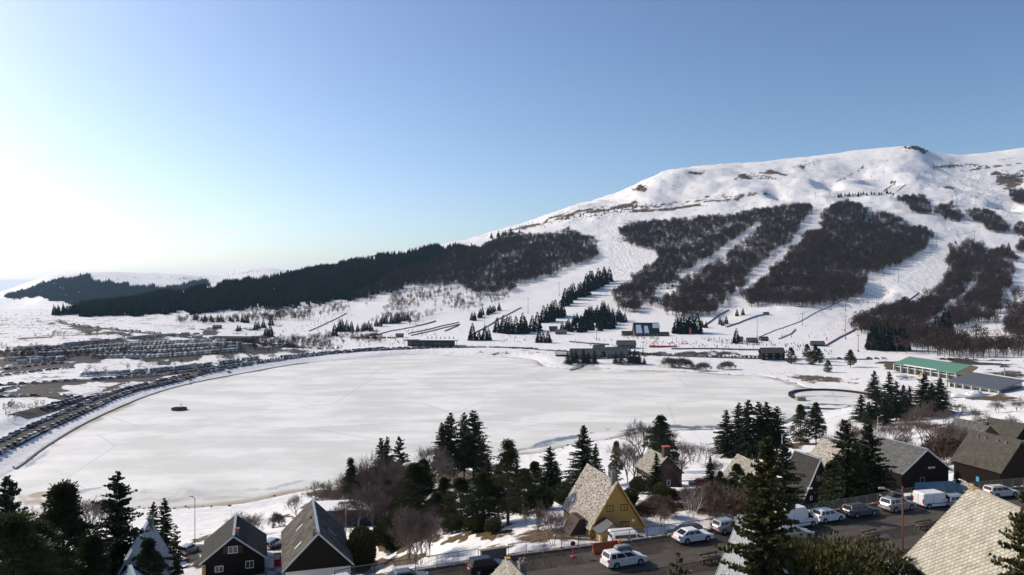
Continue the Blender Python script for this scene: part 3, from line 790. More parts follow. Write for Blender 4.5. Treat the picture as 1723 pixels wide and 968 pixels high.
TOPI = bush_meshes('clipped_bush', 3.4, 1.05, 33, 7500, M_NEEDLE3, column=True, spray=.26, w=.36)

def plant(name, meshes, H0, loc, H, label, cat, group=None, parts=('trunk', 'crown'), wide=1.0, lean=None):
    o = empty(name, loc, random.uniform(0, 2 * PI), label, cat, group)
    s = H / H0
    o.scale = (s * wide, s * wide, s)
    if lean: o.rotation_euler = (lean[0], lean[1], o.rotation_euler[2])
    link(parts[0], meshes[0], o); link(parts[1], meshes[1], o)
    return o
def plant_px(name, meshes, H0, u, d, vtop, label, cat='tree', group=None, wide=1.0, parts=('trunk', 'crown'), lean=None):
    p = UD(u, d)
    H = zd(vtop, d) - p.z
    return plant(name, meshes, H0, p, max(H, 0.8), label, cat, group, parts, wide, lean)
# ------------------------------------------------------------------ trees near the houses, one by one
T = plant_px
T('spruce_tree', SPR[0], 16, 13, 86, 802, 'tall dark spruce at the left end of the row beside the brown lake mud')
T('pine_tree', PINE[1], 14, 105, 80, 818, 'broad ragged pine with a flat tufted top beside the big spruce')
T('spruce_tree', SPR[0], 16, 197, 88, 795, 'tallest pointed spruce left of the grey A-frame with the chimney', wide=1.05)
T('spruce_tree', SPR[1], 16, 259, 122, 845, 'slim spruce behind the grey A-frame, left of its taller twin')
T('spruce_tree', SPR[1], 16, 276, 120, 838, 'spruce behind the grey A-frame near the street lamp')
T('spruce_tree', SPR_THIN, 11, 296, 92, 884, 'thin half-bare conifer in front of the grey A-frame roof')
T('pine_tree', PINE[0], 13, 18, 66, 880, 'low dark pine filling the lower left corner', wide=1.15)
T('pine_tree', PINE[0], 13, 60, 72, 890, 'dark bushy pine between the corner pine and the ragged pine', wide=1.1)
T('pine_tree', PINE[2], 12, 250, 82, 915, 'dark conifer below the big spruce in front of the grey A-frame', wide=.8)
T('pine_tree', PINE[1], 14, 155, 76, 905, 'dark bushy conifer under the big spruce, right of the ragged pine', wide=1.0)
T('bare_tree', BARE[1], 12, 141, 158, 826, 'slim bare tree by the lake mud, left of a second bare tree')
T('bare_tree', BARE[0], 11, 163, 155, 832, 'spreading bare tree by the shore behind the tallest spruce')
T('bare_tree', BARE_THIN, 10, 68, 150, 842, 'small bare tree near the brown mud behind the left spruce')
T('bare_tree', BARE[2], 9, 408, 150, 852, 'low bare tree right behind the ridge of the white-trimmed chalet', wide=1.2)
T('bare_tree', BARE[2], 9, 428, 146, 856, 'second low bare tree behind the white-trimmed chalet', wide=1.2)
T('bare_bush', BUSH_BARE[0], 3.2, 467, 160, 858, 'small bare bush alone on the snow between the two chalets', 'bush', parts=('stems', 'twigs'))
T('bare_tree', BARE[0], 11, 500, 165, 830, 'dark bare tree behind the roof of the chalet with skylights', wide=.9)
T('bare_tree', BARE[0], 11, 541, 185, 803, 'round bare tree on the shore right of the skylight chalet', wide=1.1)
T('bare_tree', BARE_DENSE, 14, 575, 170, 808, 'low tangled bare tree beside the small pine top', wide=1.4)
T('pine_tree', PINE_LOOSE, 15, 590, 150, 774, 'thin pine with tufted top among bare trees', wide=.75)
T('bare_tree', BARE_DENSE, 14, 612, 158, 770, 'large brown-purple bare tree left of the three spruce tips', wide=1.1)
T('bare_tree', BARE_DENSE, 14, 640, 152, 752, 'large brown-purple bare tree in front of the three spruce tips', wide=1.0)
T('bare_tree', BARE_DENSE, 14, 668, 140, 790, 'bare tree tangled with the dark pine in the middle', wide=.9)
T('spruce_tree', SPR[1], 16, 641, 196, 737, 'left one of three spruce tips above the purple bare trees')
T('spruce_tree', SPR[1], 16, 652, 194, 735, 'middle one of three spruce tips above the purple bare trees', wide=.9)
T('spruce_tree', SPR[2], 16, 672, 185, 733, 'right and tallest of three spruce tips above the purple bare trees')
T('spruce_tree', SPR[3], 18, 744, 226, 712, 'leaning spruce on the left flank of the lakeside clump', wide=1.0)
T('spruce_tree', SPR[3], 18, 757, 228, 695, 'tall spruce with a clear trunk on the grassy knoll by the ice', wide=1.15)
T('spruce_tree', SPR[3], 18, 781, 236, 695, 'spruce left of the tallest one in the lakeside clump', wide=.95)
T('spruce_tree', SPR[3], 18, 797, 230, 691, 'tallest spruce of the lakeside clump on the grassy knoll', wide=1.2)
T('spruce_tree', SPR[2], 16, 811, 222, 738, 'short spruce on the right flank of the lakeside clump', wide=1.0)
T('bare_tree', BARE[0], 11, 722, 215, 745, 'bare tree leaning out left of the lakeside spruce clump', wide=1.1)
T('bare_tree', BARE[1], 12, 820, 240, 757, 'small bare tree right of the lakeside spruce clump')
T('pine_tree', PINE[0], 13, 700, 128, 785, 'dark wide pine in the middle of the lower wood', wide=1.35)
T('pine_tree', PINE[1], 14, 712, 160, 775, 'dark pine left of the grassy knoll', wide=1.2)
T('pine_tree', PINE[0], 13, 775, 118, 808, 'dark dense pine left of the knobby tall pine', wide=1.5)
T('pine_tree', PINE[2], 12, 815, 110, 800, 'dense dark pine just left of the three bare trunks', wide=1.45)
T('pine_tree', PINE_LOOSE, 15, 855, 108, 744, 'tall pine with a knobby narrow top above the street railing', wide=1.15)
T('pine_tree', PINE[0], 13, 882, 118, 792, 'pine right of the knobby tall pine', wide=1.25)
T('pine_tree', PINE[1], 14, 748, 136, 805, 'pine in front of the grassy knoll', wide=1.4)
T('pine_tree', PINE[1], 14, 838, 124, 792, 'pine between the dense pine and the knobby tall pine', wide=1.2)
T('bare_tree', BARE_DENSE, 14, 690, 98, 838, 'many-stemmed bare tree behind the railing and parked cars', wide=1.0)
T('bare_tree', BARE_DENSE, 14, 722, 100, 862, 'bare many-stemmed bush tree right of the white van by the railing', wide=.9)
T('evergreen_bush', EVER, 5, 652, 116, 868, 'dark evergreen bush behind the clipped bush', 'bush', parts=('stems', 'foliage'))
T('evergreen_bush', EVER, 5, 680, 122, 860, 'dark evergreen bush between clipped bush and bare stems', 'bush', parts=('stems', 'foliage'))
T('clipped_bush', TOPI, 3.4, 608, 110, 889, 'egg-shaped clipped evergreen bush on snow right of the skylight chalet', 'bush', parts=('stems', 'foliage'))
T('spruce_tree', SPR[0], 16, 925, 138, 752, 'dark spruce between the knobby pine and the yellow chalet', wide=1.2)
T('pine_tree', PINE[1], 14, 900, 142, 778, 'low dark pine left of the spruce near the yellow chalet', wide=1.4)
T('evergreen_bush', EVER, 5, 905, 118, 822, 'wide evergreen bush under the spruce left of the yellow chalet', 'bush', wide=1.2, parts=('stems', 'foliage'))
T('spruce_tree', SPR[0], 16, 982, 160, 716, 'big broad spruce behind the yellow chalet, by the ice edge', wide=1.1)
T('spruce_tree', SPR[1], 16, 1003, 140, 748, 'lower spruce leaning on the big one behind the yellow chalet')
T('pine_tree', PINE[1], 14, 1037, 178, 744, 'small airy pine on the snow right of the yellow chalet ridge', wide=.8)
T('bare_tree', BARE[1], 12, 1056, 165, 738, 'tall bare tree on the snow left of the round dark pine')
T('bare_tree', BARE[0], 11, 1086, 216, 700, 'bare tree rising above the water edge behind the stone-roof chalet', wide=.9)
T('pine_tree', PINE[2], 12, 1112, 180, 705, 'round-headed dark pine above the chimney of the stone-roof chalet', wide=.9)
T('bare_tree', BARE[1], 12, 1130, 205, 715, 'bare tree right of the round-headed pine', wide=1.1)
T('bare_tree', BARE_THIN, 10, 1162, 232, 742, 'bare tree on the snow, left of three in a row', wide=1.1)
T('bare_tree', BARE_THIN, 10, 1174, 236, 740, 'bare tree on the snow, middle of three in a row', wide=1.1)
T('bare_tree', BARE_THIN, 10, 1186, 230, 745, 'bare tree on the snow, right of three in a row', wide=1.2)
T('spruce_tree', SPR[1], 16, 1104, 124, 762, 'slim spruce standing before the stone-roof chalet')
T('evergreen_bush', EVER, 5, 1075, 128, 803, 'evergreen bush beside the foot of the stone-roof chalet', 'bush', parts=('stems', 'foliage'))
T('evergreen_bush', EVER, 5, 1122, 118, 815, 'evergreen bush right of the slim spruce', 'bush', parts=('stems', 'foliage'))
T('evergreen_bush', EVER, 5, 1052, 114, 822, 'dark evergreen bush just right of the yellow chalet gable', 'bush', parts=('stems', 'foliage'))
T('bare_tree', BARE[2], 9, 930, 91, 836, 'round dark bare tree on the snow left of the yellow chalet', wide=1.0)
for u, d, v, l in ((1090, 102, 838, 'brown leafless bush right of the yellow chalet by the railing'), (1118, 108, 832, 'brown leafless bush behind the thin sapling'), (1198, 112, 806, 'broad brown leafless bush left of the white birch'),
                   (1225, 106, 822, 'rusty brown leafless bush right of the white birch'), (1255, 112, 815, 'rusty brown leafless bush beside the near golden spruce'), (1165, 116, 815, 'brown leafless bush behind the white birch stems')):
    T('bare_bush', BUSH_BARE[1], 4.2, u, d, v, l, 'bush', parts=('stems', 'twigs'), wide=1.25)
T('birch_tree', BIRCH, 9, 1160, 99, 800, 'white-stemmed birch behind the railing in front of brown bushes', wide=.8)
T('bare_tree', BARE_THIN, 10, 1108, 91, 838, 'thin bare sapling close to the railing', wide=.6)
for u, v, l in ((1222, 690, 'leftmost spruce of the dense dark group on the near shore'), (1244, 678, 'second spruce from the left in the dense shore group'), (1260, 673, 'tallest spruce of the dense dark shore group'),
                (1276, 676, 'fourth spruce of the dense dark shore group'), (1291, 677, 'fifth spruce of the dense dark shore group'), (1307, 684, 'rightmost spruce of the dense dark shore group')):
    T('spruce_tree', SPR[3 if u % 2 else 1], 18 if u % 2 else 16, u, 246 + (u % 7), v, l, group='dense spruce group on the near shore', wide=1.35)
T('pine_tree', PINE[0], 13, 1240, 132, 783, 'wide low pine below the dense spruce group', wide=1.2)
T('pine_tree', PINE[0], 13, 1212, 128, 795, 'low pine left of the pale roof corner', wide=1.0)
T('spruce_tree', SPR_NEAR, 15, 1290, 47, 738, 'near golden-green spruce standing in front of the scaly grey A-frame', wide=.95)
T('spruce_tree', SPR[0], 16, 1318, 96, 748, 'dark dense spruce right behind the near golden-green spruce', wide=1.2)
T('young_spruce', SPR_THIN, 11, 1138, 50, 930, 'tip of a young spruce at the lower edge beside the road', 'tree', wide=1.2)
T('pine_tree', PINE[0], 13, 1347, 279, 684, 'left one of two pines on a patch of brown grass by the ice', wide=.9)
T('pine_tree', PINE[2], 12, 1373, 279, 681, 'right one of two pines on a patch of brown grass by the ice', wide=.8)
T('spruce_tree', SPR[1], 16, 1421, 108, 706, 'left one of two dark spruces before the long grey chalet roof', wide=1.05)
T('spruce_tree', SPR[0], 16, 1462, 110, 714, 'right one of two dark spruces before the long grey chalet roof', wide=1.15)
T('pine_tree', PINE[1], 14, 1396, 116, 780, 'small pine at the foot of the two dark spruces', wide=.8)
for u, d, v, k, l in ((1449, 335, 664, 0, 'broad spruce at the left end of the right-shore grove'), (1474, 330, 652, 1, 'second spruce in the right-shore grove'), (1496, 345, 625, 1, 'tallest slim spruce of the right-shore grove'), (1508, 330, 640, 2, 'spruce just right of the tallest one in the right-shore grove'),
                      (1530, 325, 648, 2, 'thin brownish spruce in the middle of the right-shore grove'), (1555, 335, 630, 0, 'broad dark spruce before the green-roofed hall'), (1582, 340, 636, 0, 'broad dark spruce at the right end before the grey-roofed hall'), (1488, 318, 672, 0, 'low spruce in front of the right-shore grove'), (1462, 322, 676, 0, 'low spruce at the left front of the right-shore grove')):
    T('spruce_tree', SPR[k], 16, u, d, v, l, group='spruce grove on the right shore', wide=1.4 if k == 0 else 1.15)
T('spruce_tree', SPR[0], 16, 1471, 430, 624, 'small lone spruce left of the right-shore grove', wide=1.1)
for u, d, v, k, w_, l in ((1436, 215, 706, 2, 1.5, 'wide brown bare tree behind the two dark spruces'), (1418, 235, 700, 0, .9, 'bare tree beside the shore path left of the brown one'), (1552, 300, 668, 2, 1.2, 'bare tree below the green-roofed hall'), (1590, 290, 682, 2, 1.2, 'bare tree on the snow above the grey chalets'),
                       (1612, 300, 676, 0, 1.0, 'bare tree on the snow below the grey-roofed hall'), (1640, 295, 681, 2, 1.2, 'forked bare tree above the long grey chalets'), (1678, 318, 668, 2, 1.2, 'bare tree on the snow right of the forked one'), (1712, 310, 664, 2, 1.3, 'bare tree at the right edge above the grey chalets'),
                       (1500, 225, 705, 1, 1.0, 'tall bare tree beside the long grey chalet'), (1528, 215, 712, 1, .9, 'bare tree behind the ridge of the long grey chalet'), (1552, 205, 700, 1, .9, 'bare tree with upright twigs above the parked cars'), (1575, 190, 702, 1, 1.0, 'bare tree with upright twigs left of the pale stone roof')):
    T('bare_tree', BARE[k], (11, 12, 9)[k], u, d, v, l, wide=w_)
for u, d, v, l in ((1592, 150, 720, 'tall brown leafless bush between the two grey chalets'), (1575, 160, 735, 'brown leafless bush next to the cars behind the chalet'), (1612, 148, 728, 'brown leafless bush against the right grey chalet roof')):
    T('bare_bush', BUSH_BARE[1], 4.2, u, d, v, l, 'bush', parts=('stems', 'twigs'), wide=1.0)
T('juniper_bush', JUNI, 4.2, 1392, 58, 908, 'spreading olive-green juniper at the lower edge, left half', 'bush', parts=('stems', 'foliage'), wide=.95)
T('juniper_bush', JUNI, 4.2, 1455, 60, 915, 'spreading olive-green juniper at the lower edge, beside the rusty lamp post', 'bush', parts=('stems', 'foliage'), wide=.9)
T('spruce_tree', SPR_NEAR2, 15, 1738, 44, 800, 'near green spruce cut by the right edge, over the tiled roof', wide=.85)
T('spruce_tree', SPR[1], 16, 1612, 124, 792, 'small dark spruce under the eave of the right grey chalet', wide=1.3)

T('evergreen_bush', EVER, 5, 795, 108, 868, 'black-green bush under the dense dark pine behind the railing', 'bush', parts=('stems', 'foliage'), wide=1.1)
T('evergreen_bush', EVER, 5, 760, 112, 868, 'black-green bush left of the one under the dense dark pine', 'bush', parts=('stems', 'foliage'), wide=1.1)
T('evergreen_bush', EVER, 5, 828, 104, 872, 'black-green bush beside the three bare trunks', 'bush', parts=('stems', 'foliage'), wide=.9)
T('pine_tree', PINE[2], 12, 735, 122, 832, 'dark pine behind the many-stemmed bare trees', wide=1.4)
T('pine_tree', PINE[0], 13, 690, 135, 815, 'dark pine above the clipped bush and the bare stems', wide=1.3)
T('pine_tree', PINE[2], 12, 655, 142, 812, 'dark pine behind the evergreen bush and navy building', wide=1.2)
T('pine_tree', PINE[0], 13, 860, 128, 822, 'dark pine filling the gap right of the three bare trunks', wide=1.3)
T('evergreen_bush', EVER, 5, 945, 122, 828, 'green bush row between the dark spruce and the yellow roof', 'bush', parts=('stems', 'foliage'), wide=1.3)
T('evergreen_bush', EVER, 5, 960, 132, 812, 'green bush behind the far end of the yellow chalet', 'bush', parts=('stems', 'foliage'), wide=1.3)
T('bare_tree', BARE_DENSE, 14, 706, 97, 850, 'tall bare stems just behind the left railing', wide=1.0)
T('bare_tree', BARE_DENSE, 14, 735, 118, 845, 'brownish bare tree right of the many-stemmed one', wide=1.1)
T('evergreen_bush', EVER, 5, 1092, 132, 812, 'evergreen bush in front of the stone-roof chalet gable', 'bush', parts=('stems', 'foliage'), wide=1.2)
T('evergreen_bush', EVER, 5, 1070, 120, 838, 'dark evergreen bush low beside the yellow gable', 'bush', parts=('stems', 'foliage'), wide=1.2)
T('pine_tree', PINE[0], 13, 1262, 126, 800, 'green pine right under the pale roof corner', wide=1.3)
T('pine_tree', PINE[0], 13, 1232, 122, 808, 'wide green pine left under the pale roof corner', wide=1.4)
for u, d, v, l in ((1140, 118, 822, 'grey-brown leafless thicket left of the white birch'), (1178, 122, 818, 'grey-brown leafless thicket behind the white birch'), (1212, 118, 815, 'tall brown leafless thicket under the green pines'), (1240, 108, 826, 'rusty leafless thicket by the low stone wall'), (1100, 116, 830, 'dark leafless thicket right of the yellow chalet')):
    T('bare_bush', BUSH_BARE[0 if u < 1200 else 1], 3.2 if u < 1200 else 4.2, u, d, v, l, 'bush', parts=('stems', 'twigs'), wide=1.5)
for u, d, v, l in ((560, 178, 812, 'small grey bare tree above the navy building, left one'), (598, 170, 800, 'small grey bare tree above the navy building, right one'), (625, 150, 800, 'grey-purple bare tree beside the thin pine'), (652, 132, 825, 'low bare tree before the purple bare trees')):
    T('bare_tree', BARE_DENSE, 14, u, d, v, l, wide=1.2)

for k, u, d, v, w_, l in ((0, 600, 140, 815, 1.3, 'grey bare tree right behind the navy building'), (1, 632, 132, 800, 1.2, 'bare tree in front of the thin tufted pine'), (3, 585, 128, 838, 1.2, 'low bare thicket tree above the navy roof'), (3, 660, 168, 760, 1.1, 'tall purple bare tree right under the three spruce tips'),
                       (3, 690, 180, 768, 1.1, 'bare tree between the three spruce tips and the dark pine'), (0, 735, 200, 765, 1.1, 'bare tree at the left foot of the lakeside clump'), (0, 830, 190, 775, 1.1, 'bare tree in front of the short lakeside spruce'), (3, 905, 100, 848, .9, 'dark bare thicket tree left of the round bare tree'),
                       (3, 885, 104, 850, .9, 'dark bare tree behind the three bare trunks'), (1, 1070, 172, 745, 1.2, 'bare tree between the tall bare tree and the stone-roof chalet'), (1, 1098, 190, 728, 1.1, 'bare tree just left of the round dark pine'), (0, 1145, 196, 738, 1.2, 'spreading bare tree right of the chalet with the square chimney'),
                       (3, 1205, 170, 770, 1.1, 'dark bare thicket tree left of the dense spruce group'), (1, 1150, 150, 765, 1.0, 'bare tree behind the maroon cars'), (3, 1395, 190, 725, 1.1, 'brown bare tree left of the two dark spruces'),
                       (3, 1450, 190, 712, 1.2, 'brown bare tree behind the two dark spruces, right one'), (2, 1520, 190, 718, 1.3, 'low bare tree on snow behind the long grey chalet'), (3, 1590, 165, 700, 1.0, 'tall bare tree left of the light grey stone roof'), (3, 1628, 158, 712, .9, 'bare tree before the light grey stone roof'),
                       (2, 1530, 260, 690, 1.3, 'low bare tree below the right-shore grove'), (2, 1485, 255, 700, 1.3, 'low bare tree left below the right-shore grove'), (2, 1655, 250, 690, 1.3, 'low bare tree above the wide weathered roof'), (2, 1700, 240, 694, 1.3, 'low bare tree above the rearmost dark roof')):
    m_, h_ = ((BARE[0], 11), (BARE[1], 12), (BARE[2], 9), (BARE_DENSE, 14))[k]
    T('bare_tree', m_, h_, u, d, v, l, wide=w_)
for k, u, d, v, w_, l in ((0, 935, 150, 775, 1.1, 'spruce squeezed between two others left of the yellow chalet'), (1, 870, 140, 775, 1.1, 'dark spruce behind the knobby tall pine'), (1, 820, 150, 770, 1.1, 'spruce in front of the right flank of the lakeside clump'), (0, 1195, 150, 768, .9, 'dark spruce left below the dense spruce group'), (1, 1440, 112, 742, 1.0, 'low spruce between the two dark spruces'),
                       (0, 1520, 345, 648, 1.3, 'dark spruce filling the middle of the right-shore grove'), (0, 1568, 330, 645, 1.3, 'dark spruce between the two broad ones before the halls')):
    T('spruce_tree', SPR[k], 16, u, d, v, l, wide=w_)
# ------------------------------------------------------------------ woods on the mountain
def far_beech(name, seed):
    rg = np.random.default_rng(seed); H = 13.0
    A = [[0, 0, -1.0]]; B = [[0.3 * rg.normal(), 0.3 * rg.normal(), 7]]; r0 = [0.28]; r1 = [0.14]
    for i in range(7):
        a = rg.uniform(0, 2 * PI); z = rg.uniform(3.5, 7); A.append([0, 0, z]); B.append([2.6 * math.cos(a), 2.6 * math.sin(a), z + rg.uniform(2.5, 4.5)]); r0.append(.12); r1.append(.05)
    tv, tf = tubes(A, B, r0, r1, 3)
    n = 110
    v = rg.normal(size=(n, 3)); v /= np.linalg.norm(v, axis=1, keepdims=True); q = rg.uniform(.35, 1, (n, 1)) ** .5
    K = v * q * [3.3, 3.3, 4.2] + [0, 0, 8.2]; K[:, 2] = np.maximum(K[:, 2], 3.6)
    D = v * [.8, .8, .5] + [0, 0, .75] + rg.normal(size=(n, 3)) * .3
    kv, kf = kites(K, D, rg.uniform(1.0, 2.3, n), rg.uniform(.12, .34, n), rg)
    return np_mesh(name, [tv, kv], [tf, kf], [M_BEECHBARK, M_BEECH], [0, 1])
def far_spruce(name, seed, H=15.0, Rd=3.0):
    rg = np.random.default_rng(seed)
    tv, tf = tubes([[0, 0, -1]], [[0, 0, H]], [.25], [.03], 3)
    K = []; D = []; L = []; W_ = []
    for i in range(260):
        t = rg.random() ** 1.25; a = rg.uniform(0, 2 * PI); rr = Rd * (1 - t) ** .85 + .1
        s = rg.uniform(0.1, .55)
        K.append([math.cos(a) * rr * s, math.sin(a) * rr * s, H * (.06 + .92 * t)]); D.append([math.cos(a), math.sin(a), -.35 + .3 * t]); L.append(rr * (1 - s) * rg.uniform(.8, 1.15) + .25); W_.append(.34 + .22 * rr)
    kv, kf = kites(np.array(K), np.array(D), np.array(L), np.array(W_), rg)
    return np_mesh(name, [tv, kv], [tf, kf], [M_BARK, M_FARNEEDLE], [0, 1])
FB = [far_beech('beech_tree_%s' % c, 40 + k) for k, c in enumerate('abc')]
FS = [far_spruce('far_spruce_%s' % c, 50 + k) for k, c in enumerate('abc')]

def scatter_stuff(name, protos, pts, sc, label):
    """thousands of trees past the countable ones: one object, copies set out by geometry nodes"""
    pts = np.asarray(pts)
    me = bpy.data.meshes.new(name); me.from_pydata(pts.tolist(), [], [])
    me.attributes.new('s', 'FLOAT', 'POINT').data.foreach_set('value', np.asarray(sc, np.float32))
    me.attributes.new('r', 'FLOAT', 'POINT').data.foreach_set('value', rng.uniform(0, 6.28, len(pts)).astype(np.float32))
    me.attributes.new('k', 'INT', 'POINT').data.foreach_set('value', rng.integers(0, len(protos), len(pts)).astype(np.int32))
    c = bpy.data.collections.new(name + '_shapes')
    for i, p in enumerate(protos):
        c.objects.link(bpy.data.objects.new('%s_shape_%s' % (name, 'abcdefgh'[i]), p))
    o = link(name, me); tag(o, label, kind='stuff')
    ng = bpy.data.node_groups.new(name, 'GeometryNodeTree')
    ng.interface.new_socket('Geometry', in_out='INPUT', socket_type='NodeSocketGeometry')
    ng.interface.new_socket('Geometry', in_out='OUTPUT', socket_type='NodeSocketGeometry')
    N = ng.nodes.new; L = ng.links.new
    gi = N('NodeGroupInput'); go = N('NodeGroupOutput'); ip = N('GeometryNodeInstanceOnPoints'); ci = N('GeometryNodeCollectionInfo')
    ci.inputs['Collection'].default_value = c; ci.inputs['Separate Children'].default_value = True; ci.inputs['Reset Children'].default_value = True
    def attr(nm, t):
        a = N('GeometryNodeInputNamedAttribute'); a.data_type = t; a.inputs['Name'].default_value = nm
        return next(s for s in a.outputs if s.enabled and s.name == 'Attribute')
    cx = N('ShaderNodeCombineXYZ'); L(attr('r', 'FLOAT'), cx.inputs[2])
    L(gi.outputs[0], ip.inputs['Points']); L(ci.outputs[0], ip.inputs['Instance']); ip.inputs['Pick Instance'].default_value = True
    L(attr('k', 'INT'), ip.inputs['Instance Index']); L(cx.outputs[0], ip.inputs['Rotation']); L(attr('s', 'FLOAT'), ip.inputs['Scale'])
    L(ip.outputs[0], go.inputs[0])
    md = o.modifiers.new('set_out', 'NODES'); md.node_group = ng
    return o

# wood outlines follow the feet of the trees
W_BEECH = {
 'left': [(684,486),(700,470),(740,448),(800,425),(838,404),(868,400),(905,402),(960,393),(995,405),(1005,428),(990,446),(958,456),(905,470),(872,482),(850,496),(820,500),(795,490),(760,482),(720,490)],
 'middle': [(1036,392),(1060,384),(1100,374),(1180,370),(1225,372),(1262,362),(1310,356),(1360,348),(1364,362),(1345,390),(1312,420),(1272,455),(1242,492),(1205,528),(1150,536),(1118,530),(1096,516),(1060,530),(1034,518),(1036,498),(1062,482),(1092,456),(1108,440),(1098,428),(1062,414),(1038,402)],
 'large': [(1396,352),(1430,342),(1456,356),(1492,368),(1532,388),(1564,400),(1561,414),(1532,434),(1492,454),(1452,470),(1447,490),(1441,508),(1392,520),(1352,516),(1300,518),(1262,520),(1248,508),(1292,468),(1332,428),(1372,390)],
 'knoll': [(1508,338),(1550,334),(1564,350),(1560,362),(1534,358)],
 'knoll2': [(1570,362),(1600,348),(1624,366),(1619,376),(1590,374)],
 'knoll3': [(1626,362),(1660,358),(1690,376),(1696,393),(1670,390),(1642,376)],
 'right': [(1598,420),(1640,414),(1662,424),(1656,452),(1636,476),(1612,500),(1588,524),(1560,548),(1530,556),(1500,566),(1442,566),(1434,552),(1470,532),(1502,522),(1535,516),(1562,500),(1592,476),(1600,450)],
 'right2': [(1664,430),(1690,430),(1708,444),(1697,474),(1686,500),(1676,545),(1610,552),(1570,560),(1590,530),(1625,500),(1650,470)],
 'edge': [(1700,385),(1735,380),(1735,405),(1706,402)],
 'edge2': [(1690,330),(1730,322),(1730,350),(1700,348)],
 'edge3': [(1690,545),(1735,520),(1735,575),(1690,570)],
 'edge4': [(1708,415),(1735,410),(1735,432),(1712,430)],
}
W_GAPS = [[(1273,378),(1282,384),(1215,440),(1165,470),(1140,480),(1140,470),(1200,432)], [(1100,490),(1145,478),(1135,500),(1100,515)], [(1640,478),(1650,478),(1622,510),(1600,530),(1596,522)]]
W_CON = [(145,533),(132,518),(250,503),(330,492),(460,471),(560,452),(650,434),(745,418),(762,420),(722,446),(660,468),(602,500),(520,515),(400,526)]
W_CON2 = [(82,529),(145,529),(145,533),(100,532)]
W_BEL = [(600,500),(664,466),(722,446),(762,420),(800,424),(740,448),(690,478),(655,500)]     # mixed strip
W_FARHILL = [(5,500),(45,492),(60,484),(85,474),(110,470),(140,466),(150,466),(158,476),(200,480),(260,484),(330,478),(350,474),(352,480),(300,500),(240,508),(180,512),(120,514),(100,506),(60,500),(20,506)]
W_SPARSE = [[(640,530),(660,500),(700,494),(760,484),(800,494),(850,498),(860,505),(820,515),(780,530),(700,540),(680,560),(610,555)], [(280,540),(400,526),(520,516),(600,500),(630,505),(600,522),(520,540),(430,540),(330,548)],
            [(1430,560),(1500,566),(1560,560),(1723,575),(1723,606),(1600,603),(1500,598),(1440,590)], [(1195,545),(1250,525),(1260,535),(1210,550)], [(1650,500),(1690,480),(1723,500),(1723,540),(1680,560)],
            [(350,590),(420,580),(520,572),(640,562),(640,580),(520,592),(420,602),(380,605)], [(0,600),(40,590),(60,600),(0,620)], [(1025,525),(1035,500),(1100,520),(1060,532)]]
W_SPARSE2 = [[(0,575),(120,560),(200,556),(240,562),(100,584),(0,590)], [(0,640),(200,618),(330,608),(410,600),(410,606),(240,626),(100,640),(0,646)], [(100,668),(150,655),(240,640),(330,630),(240,646),(150,664)], [(380,566),(480,560),(600,560),(640,572),(590,584),(480,582),(420,576)], [(0,590),(120,584),(260,574),(400,574),(410,600),(200,606),(0,616)]]
W_MUD = [(0,690),(60,682),(76,690),(60,700),(0,712)]

gAZ = az.reshape(nD, nA); gD = dd.reshape(nD, nA)
gU = UU.reshape(nD, nA); gV = VV.reshape(nD, nA)
def grow_wood(poly, density, dmin=300, dmax=2700, gaps=(), thin=None):
    poly = np.array(poly, float)
    j = np.arange(599); i0 = np.searchsorted(DD, dmin); i1 = np.searchsorted(DD, dmax)
    Uc = gU[i0:i1, :599]; Vc = gV[i0:i1, :599]; Dc = gD[i0:i1, :599]
    q = np.stack([Uc.ravel(), Vc.ravel()], 1)
    wq = np.stack([fbm(q[:, 0], q[:, 1] * 2.2, 26, 4), fbm(q[:, 0] + 400, q[:, 1] * 2.2, 26, 4)], 1) * [16, 8]
    ins = poly_in(q + wq, poly)
    for g in gaps: ins &= ~poly_in(q, np.array(g, float))
    ii_, jj_ = np.nonzero(ins.reshape(Uc.shape))
    dr = DD[i0 + ii_ + 1] - DD[i0 + ii_]; da = AZ[1] - AZ[0]
    lam = density * dr * da * DD[i0 + ii_]
    lam = lam * np.clip(1.1 + 1.5 * fbm(np.sin(AZ[jj_]) * DD[i0 + ii_], np.cos(AZ[jj_]) * DD[i0 + ii_], 42, 3), .15, 1.3)
    if thin is not None:
        xx = np.sin(AZ[jj_]) * DD[i0 + ii_]; y2 = np.cos(AZ[jj_]) * DD[i0 + ii_]
        lam = lam * np.clip(0.5 + 2.2 * fbm(xx, y2, thin, 3), 0.02, 2)
    n = rng.poisson(lam)
    ri = np.repeat(i0 + ii_, n); rj = np.repeat(jj_, n)
    fi = rng.random(len(ri)); fj = rng.random(len(ri))
    d = DD[ri] * (1 - fi) + DD[ri + 1] * fi; a = AZ[rj] * (1 - fj) + AZ[rj + 1] * fj
    z = (TERR[ri, rj] * (1 - fi) + TERR[ri + 1, rj] * fi) * (1 - fj) + (TERR[ri, rj + 1] * (1 - fi) + TERR[ri + 1, rj + 1] * fi) * fj
    return np.stack([np.sin(a) * d, np.cos(a) * d, z], 1)

